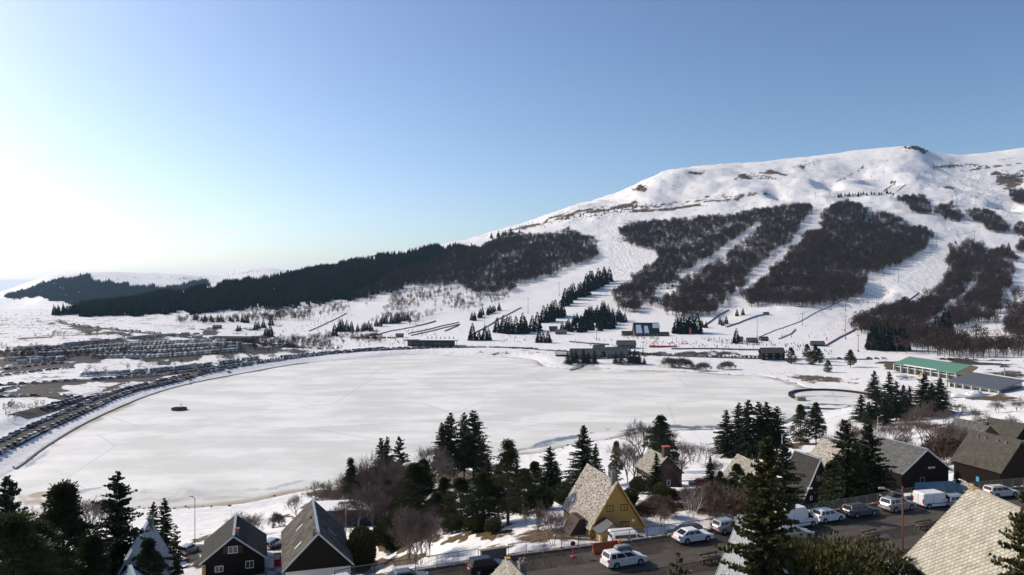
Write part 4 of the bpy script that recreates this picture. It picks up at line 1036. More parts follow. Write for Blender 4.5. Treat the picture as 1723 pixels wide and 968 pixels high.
beech = []; bgrp = []
for nm, poly in W_BEECH.items():
    p = grow_wood(poly, 0.030 if nm in ('left', 'middle') else .036, gaps=W_GAPS, thin=None); beech.append(p); bgrp += [nm] * len(p)
for k, poly in enumerate(W_SPARSE):
    p = grow_wood(poly, 0.011 if k not in (1, 2, 5) else 0.016, thin=60); beech.append(p); bgrp += ['sparse%d' % k] * len(p)
for k, poly in enumerate(W_SPARSE2):
    p = grow_wood(poly, (0.006, 0.012, .010, .020, .014)[k], thin=40); beech.append(p); bgrp += ['scrub'] * len(p)
p = grow_wood(W_MUD, .06, 250); beech.append(p); bgrp += ['mud'] * len(p)
p = grow_wood(W_BEL, 0.03); beech.append(p); bgrp += ['left'] * len(p)
beech = np.concatenate(beech); bgrp = np.array(bgrp)
SPF = {'sparse0': .62, 'sparse1': .6, 'sparse2': 1.15, 'sparse3': .5, 'sparse4': .9, 'sparse5': .5, 'sparse6': .5, 'sparse7': .8, 'scrub': .36, 'mud': .34}
bs = rng.uniform(.72, 1.12, len(beech)) * np.array([SPF.get(g, 1.0) for g in bgrp])
conif = np.concatenate([grow_wood(W_CON, 0.030), grow_wood(W_CON2, .05), grow_wood(W_BEL, 0.008)])
cs_ = rng.uniform(.7, 1.12, len(conif))
farw = grow_wood(W_FARHILL, 0.02, 2900, 4300); fs_ = rng.uniform(.8, 1.3, len(farw))

BEECH_LABEL = {'scrub': 'low leafless scrub tree on the snow among the car parks at the left', 'mud': 'low dark leafless scrub in the thicket inside the turning loop', 'left': 'leafless beech in the brown wood left of the winding ski run', 'middle': 'leafless beech in the brown wood between the winding run and the straight run',
 'large': 'leafless beech in the biggest brown wood on the ski mountain', 'right': 'leafless beech in the brown belt right of the wide busy piste', 'right2': 'leafless beech in the rightmost brown belt above the green-roofed hall',

 'sparse0': 'small leafless tree on the open snow below the brown wood left of the winding run', 'sparse1': 'small leafless tree in the scrub along the foot of the long dark forest', 'sparse2': 'tall leafless tree in the row behind the green-roofed hall',
 'sparse3': 'small leafless tree beside the covered conveyor', 'sparse4': 'leafless tree on the snow above the green-roofed hall at the right edge', 'sparse5': 'low leafless tree in the thicket between the car park and the base lodge', 'sparse6': 'low leafless tree at the left edge behind the motorhomes', 'sparse7': 'leafless tree at the lower tip of the wood beside the winding run', 'edge3': 'leafless beech at the right edge above the green-roofed hall'}
order = np.argsort(np.hypot(beech[:, 0], beech[:, 1]) / bs)
NB = 235
for i in order[:NB]:
    o = link('beech_tree', FB[i % 3], None, beech[i], random.uniform(0, 6.28)); s = bs[i]; o.scale = (s, s, s)
    g = bgrp[i]
    if g == 'sparse2':
        uu = proj(beech[i])[0]; t = 'left of the green-roofed hall beside the dark conifer block' if uu < 1500 else ('right behind the green-roofed hall' if uu < 1600 else ('above the gap between the two halls' if uu < 1660 else 'above the grey-roofed hall at the right edge'))
        tag(o, 'tall leafless tree in the belt ' + t, 'tree', 'belt of bare trees ' + t); continue
    tag(o, BEECH_LABEL.get(g, BEECH_LABEL['right']), 'tree', {'left': 'beeches left of the winding run', 'middle': 'beeches of the middle wood', 'large': 'beeches of the biggest wood', 'right2': 'beeches of the rightmost belt', 'scrub': 'scrub among the car parks', 'mud': 'thicket in the turning loop', 'sparse0': 'loose trees below the left wood', 'sparse1': 'scrub at the foot of the long forest', 'sparse2': 'row behind the green hall', 'sparse3': 'trees by the conveyor', 'sparse4': 'trees above the green hall', 'sparse5': 'thicket by the base lodge', 'sparse6': 'trees behind the motorhomes', 'sparse7': 'trees at the tip of the wood', 'edge3': 'beeches at the right edge'}.get(g, 'beeches of the right belt'))
rest = order[NB:]
scatter_stuff('beech_woods', FB, beech[rest], bs[rest], 'brown leafless beech woods covering the ski mountain')
order = np.argsort(np.hypot(conif[:, 0], conif[:, 1]))
NC = 60
for i in order[:NC]:
    o = link('spruce_tree', FS[i % 3], None, conif[i], random.uniform(0, 6.28)); s = cs_[i]; o.scale = (s, s, s)
    tag(o, 'dark spruce along the lower edge of the long forest on the left', 'tree', 'spruces at the foot of the left forest')
rest = order[NC:]
scatter_stuff('spruce_forest', FS, np.concatenate([conif[rest], farw]), np.concatenate([cs_[rest], fs_]), 'dark spruce forest on the long left slope and the far hill')
print('WOODS', len(beech), len(conif), len(farw))

# single conifers and small stands on the pistes: foot column, foot row, height in rows
def stand(rows, label, group, name='spruce_tree'):
    for u, v, h in rows:
        p = P(u, v)
        if p is None: continue
        o = link(name, FS[random.randrange(3)], None, p, random.uniform(0, 6.28))
        s = h / F * p.y / 15.0; o.scale = (s * 1.5, s * 1.5, s)
        tag(o, label, 'tree', group)
def jit(rows, n, du, dv, h0, h1):
    return [(u + random.uniform(-du, du), v + random.uniform(-dv, dv), random.uniform(h0, h1)) for u, v in rows for _ in range(n)]
def linept(a, b, n): return [(a[0] + (b[0] - a[0]) * i / (n - 1), a[1] + (b[1] - a[1]) * i / (n - 1)) for i in range(n)]
stand(jit(linept((838, 560), (868, 562), 5), 1, 2, 1, 26, 34), 'dark spruce in the small square stand beside the lift queue', 'small square spruce stand')
stand(jit([(879, 560), (885, 561), (897, 558), (904, 557)], 1, 1.5, 1, 26, 36), 'dark spruce of the two clumps right of the small square stand', 'two spruce clumps')
stand(jit(linept((916, 544), (945, 530), 7), 1, 2, 2, 24, 36), 'dark spruce of the row climbing left of the winding run', 'climbing row of spruces')
stand(jit(linept((953, 512), (1023, 474), 17), 1, 3, 3, 24, 34), 'dark spruce in the long row beside the winding run', 'long row of spruces beside the run')
stand([(x, y, random.uniform(15, 22)) for x, y in [(random.uniform(945, 1055), random.uniform(524, 560)) for _ in range(150)] if poly_in(np.array([[x, y]]), np.array([(945,558),(975,540),(1015,526),(1054,542),(1040,552),(1000,560),(975,561)], float))[0]], 'dark low spruce of the trimmed block below the winding run', 'trimmed spruce block')
stand(jit(linept((1138, 561), (1172, 560), 8), 1, 2, 1.5, 28, 36), 'dark spruce in the square clump right of the steep-roofed restaurant', 'square clump by the restaurant')
stand([(1181, 551, 14), (1188, 552, 12), (1212, 546, 13), (1222, 545, 14), (1216, 548, 11), (1240, 532, 12), (1250, 530, 12)], 'low dark conifer beside the covered conveyor', 'low conifers beside the conveyor')
stand([(1239, 578, 26)], 'lone spruce beside the ticket huts among the skiers', None)
stand(jit(linept((1468, 588), (1518, 590), 9), 1, 2, 2, 38, 50), 'dark tall conifer in the block left of the green-roofed hall', 'dark conifer block')
stand([(1576, 568, 38)], 'shorter one of two tall conifers above the green-roofed hall', None); stand([(1592, 570, 54)], 'taller one of two tall conifers above the green-roofed hall', None)
stand([(907, 577, 24), (914, 576, 18), (922, 577, 21), (925, 577, 14)], 'dark spruce in the small group on the snow by the car row', 'small spruce group by the car row')
stand(jit(linept((795, 540), (838, 522), 14), 1, 3, 2, 10, 15), 'low dark conifer in the short hedge-like strip on the piste', 'hedge-like conifer strip', 'low_conifer')
stand(jit(linept((570, 558), (590, 558), 4), 1, 2, 1, 16, 24) + [(563, 566, 22)], 'dark spruce in the small clump left of the base lodge', 'small clump left of the lodge')
stand(jit(linept((603, 557), (626, 557), 6), 1, 2, 1, 12, 18) + jit(linept((636, 548), (684, 540), 10), 1, 3, 2, 12, 18), 'dark low spruce among the bare trees above the base lodge', 'low spruces above the lodge')
stand([(795, 573, 30), (806, 573, 18), (816, 573, 26), (822, 573, 22)], 'dark spruce right beside the base lodge', 'spruces beside the lodge')
stand([(455, 567, 22), (448, 565, 18), (435, 554, 14), (443, 552, 16), (400, 558, 12), (404, 557, 10), (456, 548, 18), (430, 556, 16)], 'dark spruce scattered on the snow above the left car park', 'spruces above the left car park')
stand(jit(linept((330, 540), (420, 542), 16), 1, 4, 2, 8, 14), 'small dark conifer in the strip at the foot of the long forest', 'conifer strip below the forest', 'low_conifer')
stand([(1655, 424, 8), (1697, 422, 14), (1686, 420, 10), (1608, 410, 6)], 'small dark conifer high up by the right lift', 'conifers by the right lift')
stand(jit(linept((1408, 332), (1498, 326), 22), 1, 3, 1.5, 4, 8), 'tiny dark conifer in the strip above the biggest beech wood', 'conifer strip above the beech wood', 'low_conifer')
stand(jit(linept((830, 400), (872, 394), 10), 1, 4, 2, 8, 12), 'dark conifer on the shoulder above the left beech wood', 'conifers on the shoulder')
stand(jit(linept((960, 368), (1075, 346), 26), 1, 8, 4, 2.5, 5), 'tiny dark shrub dotting the upper snow slope', 'shrubs dotting the upper slope', 'low_shrub')
# trees on the far shore
for u, v, h, k, w_, l in ((1372, 606, 26, 1, 1.1, 'round pine right of the two-storey hut on the far shore'), (1331, 612, 26, 0, 1.2, 'spruce against the two-storey hut on the far shore'), (1358, 602, 22, 0, 1.1, 'dark pine behind the round pine on the far shore'), (1365, 614, 22, 0, 1.2, 'pine left of the shore path'),
                          (1378, 614, 26, 2, 1.1, 'dark pine right of the shore path'), (1431, 618, 28, 2, 1.1, 'lone round pine on the far-shore snow'), (1393, 627, 20, 0, 1.2, 'low spruce near the shore path bend')):
    p = P(u, v); plant('pine_tree', PINE[k], (13, 14, 12)[k], p, h / F * p.y, l, 'tree', None, wide=w_)
for u, h in ((955, 22), (962, 25), (969, 22), (982, 26), (990, 20), (1000, 24), (1036, 20), (1046, 24), (1060, 27), (1068, 24), (1075, 20), (1084, 12)):
    p = P(u, 612 + (u % 3)); plant('spruce_tree', SPR[u % 3], 16, p, h / F * p.y, 'dark spruce in front of the grey-roofed houses on the far shore', 'tree', 'spruces before the far-shore houses', wide=1.3)
for u, v, h, l in ((1128, 618, 20, 'wide bare bush on the far bank, left of another'), (1148, 620, 22, 'wide bare bush on the far bank, biggest of the four'), (1183, 624, 17, 'bare bush on the far bank by the dark meltwater'), (1224, 622, 17, 'bare bush on the far bank, rightmost of the four')):
    p = P(u, v); plant('bare_bush', BUSH_BARE[0], 3.2, p, h / F * p.y, l, 'bush', None, ('stems', 'twigs'), 1.6)

# dark specks of rock and dwarf shrub that break the snow of the upper mountain
def far_rock(name, seed):
    rg = np.random.default_rng(seed); bm = bmesh.new(); bmesh.ops.create_icosphere(bm, subdivisions=1, radius=1.0)
    for v in bm.verts: v.co = Vector((v.co.x * rg.uniform(.7, 1.5), v.co.y * rg.uniform(.7, 1.3), max(v.co.z, -.3) * rg.uniform(.4, .9)))
    me = bpy.data.meshes.new(name); bm.to_mesh(me); bm.free(); me.materials.append(M_ROCK); return me
M_ROCK = mat('dark_rock', (0.055, 0.045, 0.038), .95, noise=(.8, .7, (0.10, 0.082, 0.062)), objrand=.3)
ROCKS = [far_rock('rock_%s' % c, 60 + k) for k, c in enumerate('abc')]
spots = []
def band(pts, n, dv, s0, s1):
    seg = np.array(pts, float)
    for _ in range(n):
        k = rng.integers(len(seg) - 1); t = rng.random(); u, v = seg[k] * (1 - t) + seg[k + 1] * t
        p = P(u + rng.normal() * 3, v + rng.normal() * dv)
        if p is not None and p.y > 600: spots.append((p, rng.uniform(s0, s1)))
band([(835,391),(900,374),(960,356),(1050,336)], 110, 1.6, .5, 1.8); band([(880,388),(960,368),(1040,356),(1120,348),(1200,336),(1235,333)], 220, 2.2, .5, 2.2); band([(960,372),(1060,352),(1110,345)], 90, 4, .8, 2.6)
band([(1030,377),(1110,374),(1180,366),(1260,360)], 120, 2.0, .5, 1.6); band([(1155,292),(1185,290)], 30, 1.2, 1, 3); band([(1068,320),(1082,314)], 60, 1.4, 1, 3.4)
band([(1235,300),(1270,296),(1310,302)], 80, 2, .8, 3.2); band([(1330,283),(1365,276)], 40, 2, 1, 3); band([(1520,250),(1545,247),(1560,255)], 120, 1.4, 1.2, 4.2); band([(1570,282),(1600,279),(1620,280)], 90, 1.6, 1, 3.4); band([(1625,277),(1660,281)], 40, 1.4, 1, 3)
band([(1680,296),(1710,298),(1723,292)], 140, 5, 1.2, 4.4); band([(1440,302),(1500,292)], 30, 6, .6, 1.6); band([(1560,308),(1660,325)], 40, 12, .6, 1.8); band([(1100,325),(1500,290)], 130, 16, .4, 1.5); band([(1590,316),(1604,317)], 40, 1.2, 1, 2.6)
band([(150,466),(300,468),(345,471)], 60, 2, 1, 3.5); band([(380,462),(440,456)], 50, 1.5, 1, 3.5); band([(1030,398),(1048,406)], 24, 2, .8, 2); band([(1090,470),(1160,480)], 70, 9, .8, 3)
band([(0,530),(100,545)], 120, 9, .3, 1.0); band([(0,545),(150,556)], 90, 8, .3, .9)
scatter_stuff('scattered_rocks', ROCKS, [p for p, s_ in spots], [s_ for p, s_ in spots], 'dark rocks and bare ledges breaking the snow of the upper mountain')

shore = []
for _ in range(420):
    k = rng.integers(len(LAKE)); a = LAKE[k]; b = LAKE[(k + 1) % len(LAKE)]; t = rng.random(); q = a * (1 - t) + b * t + rng.normal(size=2) * 1.2
    if fbm(q[0], q[1], 30, 2) > .03: shore.append((Vector((q[0], q[1], max(G(q[0], q[1]), 0.0))), rng.uniform(.15, .55)))
scatter_stuff('shore_stones', ROCKS, [p for p, s_ in shore], [s_ for p, s_ in shore], 'dark stones and clods along the edge of the ice')
# ------------------------------------------------------------------ houses
M_DARKWOOD = mat('dark_stained_wood', (0.014, 0.0105, 0.009), 0.9, spec=.06, noise=(2.5, .6, (0.022, 0.017, 0.014)))
M_BROWNWOOD = mat('brown_wood', (0.055, 0.038, 0.028), 0.8, noise=(2.5, .6, (0.035, 0.025, 0.02)))
M_YELLOW = mat('yellow_boards', (0.42, 0.255, 0.07), 0.7, noise=(1.6, .5, (0.36, 0.21, 0.06)))
M_SLATE = mat('dark_slate', (0.042, 0.039, 0.034), 0.85, spec=.12, noise=(1.2, .7, (0.062, 0.058, 0.051)), bump=(9, .5), island=.18)
M_LICHEN = mat('lichened_slate', (0.055, 0.051, 0.044), 0.85, spec=.12, noise=(0.55, .9, (0.15, 0.135, 0.11)), bump=(9, .5), island=.2)
M_GREYSL = mat('grey_slate', (0.105, 0.108, 0.104), 0.75, spec=.15, noise=(1.5, .7, (0.155, 0.155, 0.148)), bump=(8, .4), island=.22)
M_OLDSL = mat('weathered_slate', (0.075, 0.071, 0.058), 0.85, spec=.12, noise=(.8, .8, (0.105, 0.098, 0.08)), bump=(8, .4), island=.16)
M_LAUZE = mat('pale_stone_slabs', (0.40, 0.365, 0.32), 0.85, spec=.1, noise=(3, .7, (0.27, 0.24, 0.205)), bump=(9, .5), island=.38)
M_LAUZE2 = mat('light_stone_slabs', (0.36, 0.34, 0.285), 0.85, spec=.1, noise=(2, .6, (0.25, 0.235, 0.19)), bump=(9, .5), island=.25)
M_TILE = mat('cream_flat_tile', (0.50, 0.475, 0.395), 0.8, spec=.15, noise=(1.0, .75, (0.33, 0.30, 0.225)), bump=(14, .3), objrand=.13)
M_TILEJ = mat('cream_flat_tiles', (0.50, 0.475, 0.395), 0.8, spec=.15, noise=(1.0, .75, (0.33, 0.30, 0.225)), bump=(14, .3), island=.14)
M_SCALE = mat('grey_scale_shingles', (0.30, 0.325, 0.325), 0.6, noise=(2, .5, (0.23, 0.25, 0.25)), island=.2)
M_UNDER = mat('roof_underlay', (0.03, 0.027, 0.024), 0.9, spec=.05)
M_ZINC = mat('zinc_trim', (0.32, 0.38, 0.42), 0.45, metal=.3, noise=(3, .4, (0.24, 0.28, 0.31)))
M_WHITE = mat('white_paint', (0.72, 0.72, 0.70), 0.6, noise=(3, .3, (0.6, 0.6, 0.58)))
M_RENDER = mat('white_render', (0.56, 0.55, 0.53), 0.9, noise=(1, .5, (0.42, 0.41, 0.39)))
M_GLASS = mat('window_glass', (0.03, 0.036, 0.042), 0.08, spec=0.7)
M_SKYGLASS = mat('skylight_glass', (0.25, 0.33, 0.37), 0.06, spec=1.0)
M_STONE = mat('stone', (0.20, 0.165, 0.13), 0.9, noise=(3, .8, (0.30, 0.26, 0.21)), bump=(6, .6))
M_BRICKRED = mat('red_clay', (0.36, 0.10, 0.05), 0.8)
M_MOSS = mat('orange_lichen', (0.42, 0.24, 0.06), 0.9, noise=(5, .7, (0.36, 0.30, 0.17)))
M_SNOWROOF = mat('snow_cover', (0.85, 0.85, 0.86), 0.6, bump=(1.2, .4))
M_METAL = mat('grey_metal', (0.17, 0.18, 0.185), 0.5, metal=.5)
M_TARP = mat('blue_tarp', (0.006, 0.05, 0.115), 0.7)
M_TIMBER = mat('new_timber', (0.42, 0.30, 0.17), 0.7, noise=(3, .5, (0.34, 0.23, 0.12)))
M_BLUEWALL = mat('navy_cladding', (0.012, 0.02, 0.040), 0.7, noise=(2, .4, (0.02, 0.03, 0.05)))

class House:
    def __init__(s, name, label, A, B, w, drop, L=None, base=None, roof=M_SLATE, wall=M_DARKWOOD, trim=M_ZINC, ov=0.45, th=0.16, cat='house', z0=None, plinth=None):
        a = Vector(px(*A)); dB = (CZ - a.z) * F / (B[1] - CY); b = Vector(((B[0] - CX) / F * dB, dB, a.z))
        ax = (b - a); s.L = L or ax.length; ax.z = 0; ax.normalize()
        s.rz = math.atan2(-ax.x, ax.y)
        mid = a + ax * (s.L / 2)
        s.z = base if base is not None else min(G(a.x, a.y), G(mid.x, mid.y)) - 0.1
        s.hr = a.z - s.z; s.he = s.hr - drop; s.w = w; s.drop = drop; s.th = th; s.ov = ov
        s.root = empty(name, (a.x, a.y, s.z), s.rz, label, cat)
        s.slope = math.hypot(w, drop)
        s.wallmat = wall
        # walls: a gabled block set in from the roof edge
        wi = w - ov * 0.8 if s.he > 0.8 else w - 0.2
        k = drop / w
        zt = s.hr - th - 0.05
        mb = MB()
        ze = max(zt - wi * k, 0.02)
        pts = [(-wi, -0.8), (wi, -0.8), (wi, ze), (0, zt), (-wi, ze)]
        mb.prism(pts, ov, s.L - ov)
        s.yf = ov; s.yb = s.L - ov; s.wi = wi; s.k = k
        s.wall = mb.build('wall', wall, s.root)
        if plinth:
            mb = MB(); mb.box(-wi - .03, wi + .03, ov - .03, s.L - ov + .03, -0.8, plinth); mb.build('plinth', M_RENDER, s.root)
        # roof: two slabs with the verge boards under their ends
        mb = MB()
        for sg in (-1, 1):
            nx, nz = drop / s.slope * sg, w / s.slope
            e = (sg * w, s.hr - drop); r = (0, s.hr)
            pts = [r, e, (e[0] - nx * th, e[1] - nz * th), (0, s.hr - th / nz * 1.0)]
            mb.prism(pts if sg > 0 else pts[::-1], 0, s.L)
        s.roof = mb.build('roof', roof, s.root)
        if trim:
            mb = MB(); mb.bar((0, -.02, s.hr + .05), (0, s.L + .02, s.hr + .05), .34, .1); mb.build('ridge_cap', trim, s.roof)
            for y in (-.045, s.L + .045):
                mb = MB()
                for sg in (-1, 1): mb.bar((0, y, s.hr - .09), (sg * (w + .02), y, s.hr - drop - .09), .07, .2)
                mb.build('verge_board', trim, s.roof)
    def to_slope(s, side, y, t, off=0.0):
        """point t metres down the slope from the ridge (side -1 left, 1 right)"""
        nx, nz = s.drop / s.slope * side, s.w / s.slope
        return Vector((side * s.w * t / s.slope + nx * off, y, s.hr - s.drop * t / s.slope + nz * off))
    def window(s, x, z, w, h, frame=M_WHITE, bars=1, end=0, name='window', shutters=None):
        y = s.yf if end == 0 else s.yb; sg = -1 if end == 0 else 1
        mb = MB()
        f = .07
        ya, yb = sorted((y + sg * .002, y + sg * .05))
        mb.box(x - w/2, x + w/2, ya, yb, z, z + f); mb.box(x - w/2, x + w/2, ya, yb, z + h - f, z + h)
        mb.box(x - w/2, x - w/2 + f, ya, yb, z + f, z + h - f); mb.box(x + w/2 - f, x + w/2, ya, yb, z + f, z + h - f)
        for b in range(bars):
            xb = x - w/2 + w * (b + 1) / (bars + 1); mb.box(xb - .03, xb + .03, ya, yb, z + f, z + h - f)
        wn = mb.build(name, frame, s.root)
        n = bars + 1
        for b in range(n):
            x0 = x - w/2 + w * b / n + .035; x1 = x - w/2 + w * (b + 1) / n - .035
            mb = MB(); mb.box(x0, x1, *sorted((y + sg * .004, y + sg * .02)), z + f * .9, z + h - f * .9); mb.build('pane', M_GLASS, wn)
        if shutters:
            for sx in (-1, 1):
                mb = MB(); xc = x + sx * (w/2 + w * .27); mb.box(xc - w * .25, xc + w * .25, *sorted((y + sg * .002, y + sg * .05)), z - .03, z + h + .03); mb.build('shutter', shutters, wn)
        return wn
    def skylight(s, side, y, t, w=.75, h=1.15):
        mb = MB(); c = []
        for dy, dt in ((-w/2, -h/2), (w/2, -h/2), (w/2, h/2), (-w/2, h/2)): c.append((dy, dt))
        vs = [s.to_slope(side, y + a, t + b, o) for o in (-.05, .09) for a, b in c]
        mb.quad_faces(vs, [(0,1,2,3),(4,5,6,7),(0,1,5,4),(1,2,6,5),(2,3,7,6),(3,0,4,7)])
        k = mb.build('skylight', M_METAL, s.roof)
        mb = MB(); vs = [s.to_slope(side, y + a * .82, t + b * .82, .10) for a, b in c]; vs += [s.to_slope(side, y + a * .82, t + b * .82, .06) for a, b in c]
        mb.quad_faces(vs, [(0,1,2,3),(4,5,6,7),(0,1,5,4),(1,2,6,5),(2,3,7,6),(3,0,4,7)]); mb.build('pane', M_SKYGLASS, k)
    def chimney(s, side, y, t, w=.6, d=.6, h=1.3, m=M_STONE, cap=M_STONE, capw=.12, pots=True):
        p = s.to_slope(side, y, t); mb = MB()
        mb.box(p.x - w/2, p.x + w/2, y - d/2, y + d/2, p.z - .9, p.z + h); c = mb.build('chimney', m, s.roof)
        mb = MB(); mb.box(p.x - w/2 - capw, p.x + w/2 + capw, y - d/2 - capw, y + d/2 + capw, p.z + h + .001, p.z + h + .12)
        if pots:
            for q in (-.18, .18): mb.tube((p.x + q * w/.6, y, p.z + h + .11), (p.x + q * w/.6, y, p.z + h + .42), .11, .09, 8)
        mb.build('chimney_cap', cap, c)
    def shingles(s, side, m, tw, rh, scale=False, y0=None, y1=None, jitter=.2, single=0, thick=.035, name='shingles', gap=.024):
        """overlapping roof pieces, each with its own raised lower edge; the first `single` of them are parts of their own"""
        y0 = -.02 if y0 is None else y0; y1 = s.L + .02 if y1 is None else y1
        rows = int(s.slope / rh); cols = int((y1 - y0) / tw)
        rg = np.random.default_rng(len(s.root.name) + rows)
        cells = [(r, c) for r in range(rows) for c in range(cols + 1)]
        big = MB(); solo = []
        for r, c in cells:
            off = (r % 2) * .5 * tw
            ya = y0 + c * tw - off + gap / 2; yb = ya + tw - gap
            ya = max(ya, y0); yb = min(yb, y1)
            if yb - ya < .06: continue
            j = rg.normal() * jitter * .05
            t0 = r * rh - .02 if r else 0.0; t1 = (r + 1) * rh + .02 - (gap - .024) + rg.normal() * jitter * .12 * rh
            lift = thick + abs(rg.normal()) * jitter * .03
            if scale:
                ym = (ya + yb) / 2; q = (yb - ya)
                out = [(ya, t0), (yb, t0), (yb, t1 - rh * .42), (ym + q * .25, t1 - rh * .08), (ym - q * .25, t1 - rh * .08), (ya, t1 - rh * .42)]
                vs = [s.to_slope(side, y, t, .012 + lift * (t - t0) / (t1 - t0)) for y, t in out] + [s.to_slope(side, y, t, .004) for y, t in out]
                fs = [(0,1,2,3,4,5), (1,7,8,2), (2,8,9,3), (3,9,10,4), (4,10,11,5), (5,11,6,0)]
            else:
                out = [(ya, t0), (yb, t0), (yb, t1), (ya, t1)]
                vs = [s.to_slope(side, y, t, .012 + (lift if k > 1 else 0) + (j if k > 1 else 0)) for k, (y, t) in enumerate(out)] + [s.to_slope(side, y, t, .004) for y, t in out]
                fs = [(0,1,2,3), (1,5,6,2), (2,6,7,3), (3,7,4,0)]
            if side < 0: fs = [f[::-1] for f in fs]
            wp = s.root.matrix_basis @ ((vs[0] + vs[2]) / 2)
            solo.append((wp, vs, fs))
        pick = set()
        if single:
            vis = []
            for i, (wp, vs, fs) in enumerate(solo):
                u, v = proj(wp)
                if 0 < u < 1723 and v < 968: vis.append((wp.length, i))
            vis.sort(); pick = {i for _, i in vis[:single]}
        mlist = m if isinstance(m, tuple) else (m, m)
        for i, (wp, vs, fs) in enumerate(solo):
            if i in pick:
                t = MB(); t.quad_faces(vs, fs); t.build('roof_tile', mlist[0], s.roof, fix=False)
            else: big.quad_faces(vs, fs)
        o = big.build(name, mlist[1], s.roof, fix=False); o['kind'] = 'stuff'
        return o

# --- chalet with white trim
h = House('chalet', 'dark brown chalet with pale ridge flashing and a small red-topped chimney', (393, 902, 107), (397, 866), 4.45, 3.5, base=21.9, roof=M_SLATE)
h.window(-.1, 3.15, 1.25, 1.0, shutters=M_BROWNWOOD); h.window(-1.9, .75, 1.1, .85); h.window(2.1, .85, 1.1, 1.05)
h.chimney(1, 1.3, .55, .45, .45, .9, M_METAL, M_BRICKRED, .1, False)
mb = MB()
for k in range(7): mb.box(-4.1, -3.6, -.1, .35, .1 + k * .3, .28 + k * .3)
mb.build('log_stack', M_TIMBER, h.root)
for sd_ in (-1, 1): h.shingles(sd_, M_SLATE, .32, .24, jitter=.1, thick=.02)
# --- chalet with skylights
h = House('chalet', 'black-gabled chalet with three skylights in its mottled roof and a metal flue', (536, 897, 102), (526, 840), 4.6, 4.6, base=21.8, roof=M_LICHEN, trim=M_ZINC)
h.skylight(-1, 3.2, 3.5, .75, 1.3); h.skylight(-1, 10.0, 3.0, .75, 1.3); h.skylight(1, 6.5, 3.0, .8, 1.3)
h.chimney(-1, .9, .8, .3, .3, .9, M_METAL, M_METAL, .08, False); h.chimney(-1, 9.0, .9, .25, .25, .25, M_METAL, M_METAL, .05, False)
for sd_ in (-1, 1): h.shingles(sd_, M_LICHEN, .34, .26, jitter=.1, thick=.02)
mb = MB()
for k in range(46): mb.box(-4.2 + k * .183, -4.2 + k * .183 + .172, h.yf - .06, h.yf - .01, 2.6 + .0, 4.4 - abs(-4.2 + k * .183) * .3 if False else 2.9)
mb.box(-4.2, 4.2, h.yf - .05, h.yf - .004, -.5, 2.6)
mb.build('plinth_cladding', M_RENDER, h.root)
# --- yellow chalet
hy = House('chalet', 'yellow wooden A-frame chalet with pale stone-slab roof by the street railing', (1039.7, 811.5, 96), (988, 779.7), 3.8, 5.9, base=31.1, roof=M_UNDER, wall=M_YELLOW, trim=None, ov=.3)
hy.shingles(-1, M_LAUZE, .25, .19, jitter=.8); hy.shingles(1, M_LAUZE, .25, .19, jitter=.8)
hy.window(-.95, 3.0, .95, .85, frame=M_DARKWOOD); hy.window(.95, 3.0, .95, .85, frame=M_DARKWOOD); hy.window(1.0, .95, 1.2, .75, frame=M_DARKWOOD, bars=2)
mb = MB()
for k in range(20):
    z = .05 + k * .3; wv = (hy.hr - .5 - z) / hy.k - .15
    if wv > .15: mb.box(-wv, wv, hy.yf - .025, hy.yf - .003, z + .012, z + .288)
o = mb.build('wall_boards', M_YELLOW, hy.root); o['kind'] = 'stuff'
mb = MB()
for sg in (-1, 1): mb.bar((0, -.05, hy.hr - .06), (sg * 3.8, -.05, hy.hr - 5.96), .06, .2)
mb.build('verge_board', M_YELLOW, hy.roof)
mb = MB(); mb.box(2.0, 2.35, hy.yf - .06, hy.yf - .02, 1.55, 1.85); mb.build('vent_cover', M_WHITE, hy.root)
hy.chimney(-1, 1.0, .35, .55, .55, 1.3, M_METAL, M_STONE, .08, True); hy.chimney(1, 3.2, .5, .35, .35, 1.5, M_METAL, M_METAL, .05, True)
hy.skylight(-1, 8.6, 5.1, .55, .7)
# porch in front of the gable
pr = MB(); pr.prism([(-3.1, -.6), (-.35, -.6), (-.35, 1.45), (-1.72, 2.35), (-3.1, 1.45)], -2.3, hy.yf + .3); po = pr.build('porch', M_YELLOW, hy.root)
mb = MB()
for sg in (-1, 1): mb.prism([(-1.72, 2.5), (-1.72 + sg * 1.75, 1.32), (-1.72 + sg * 1.75, 1.2), (-1.72, 2.38)], -2.7, hy.yf + 1.4)
mb.build('porch_roof', mat('porch_slate', (0.075, 0.078, 0.085), .6, island=.2), po)
mb = MB(); mb.box(-1.55, -.65, -2.36, -2.31, .15, 1.0); mb.build('porch_window', M_GLASS, po)
mb = MB(); mb.box(-3.35, -3.22, -2.35, -2.2, -.6, 1.25); mb.build('porch_post', M_WHITE, po)
mb = MB(); mb.prism([(-6.0, -.5), (-3.6, -.5), (-3.6, 1.9), (-4.4, 1.9)], 1.8, 4.8); mb.build('side_shed', M_BROWNWOOD, hy.root)
# --- stone-roofed chalet behind it
h = House('chalet', 'brown chalet with pale stone roof and a tall square chimney, by the three bare trees', (1123.6, 768.5, 150), (1094, 755), 3.6, 3.5, base=22.3, roof=M_UNDER, wall=M_BROWNWOOD, trim=None)
h.shingles(-1, M_LAUZE2, .34, .27, jitter=.8); h.shingles(1, M_LAUZE2, .34, .27, jitter=.8)
h.chimney(1, 1.2, .3, 1.3, 1.1, 1.9, M_BROWNWOOD, M_BRICKRED, .1, False); h.window(.4, 1.1, .7, 1.1, bars=0)
mb = MB(); mb.box(-3.4, -3.0, 2, 6.5, -.6, 2.4); mb.build('white_side', M_RENDER, h.root)
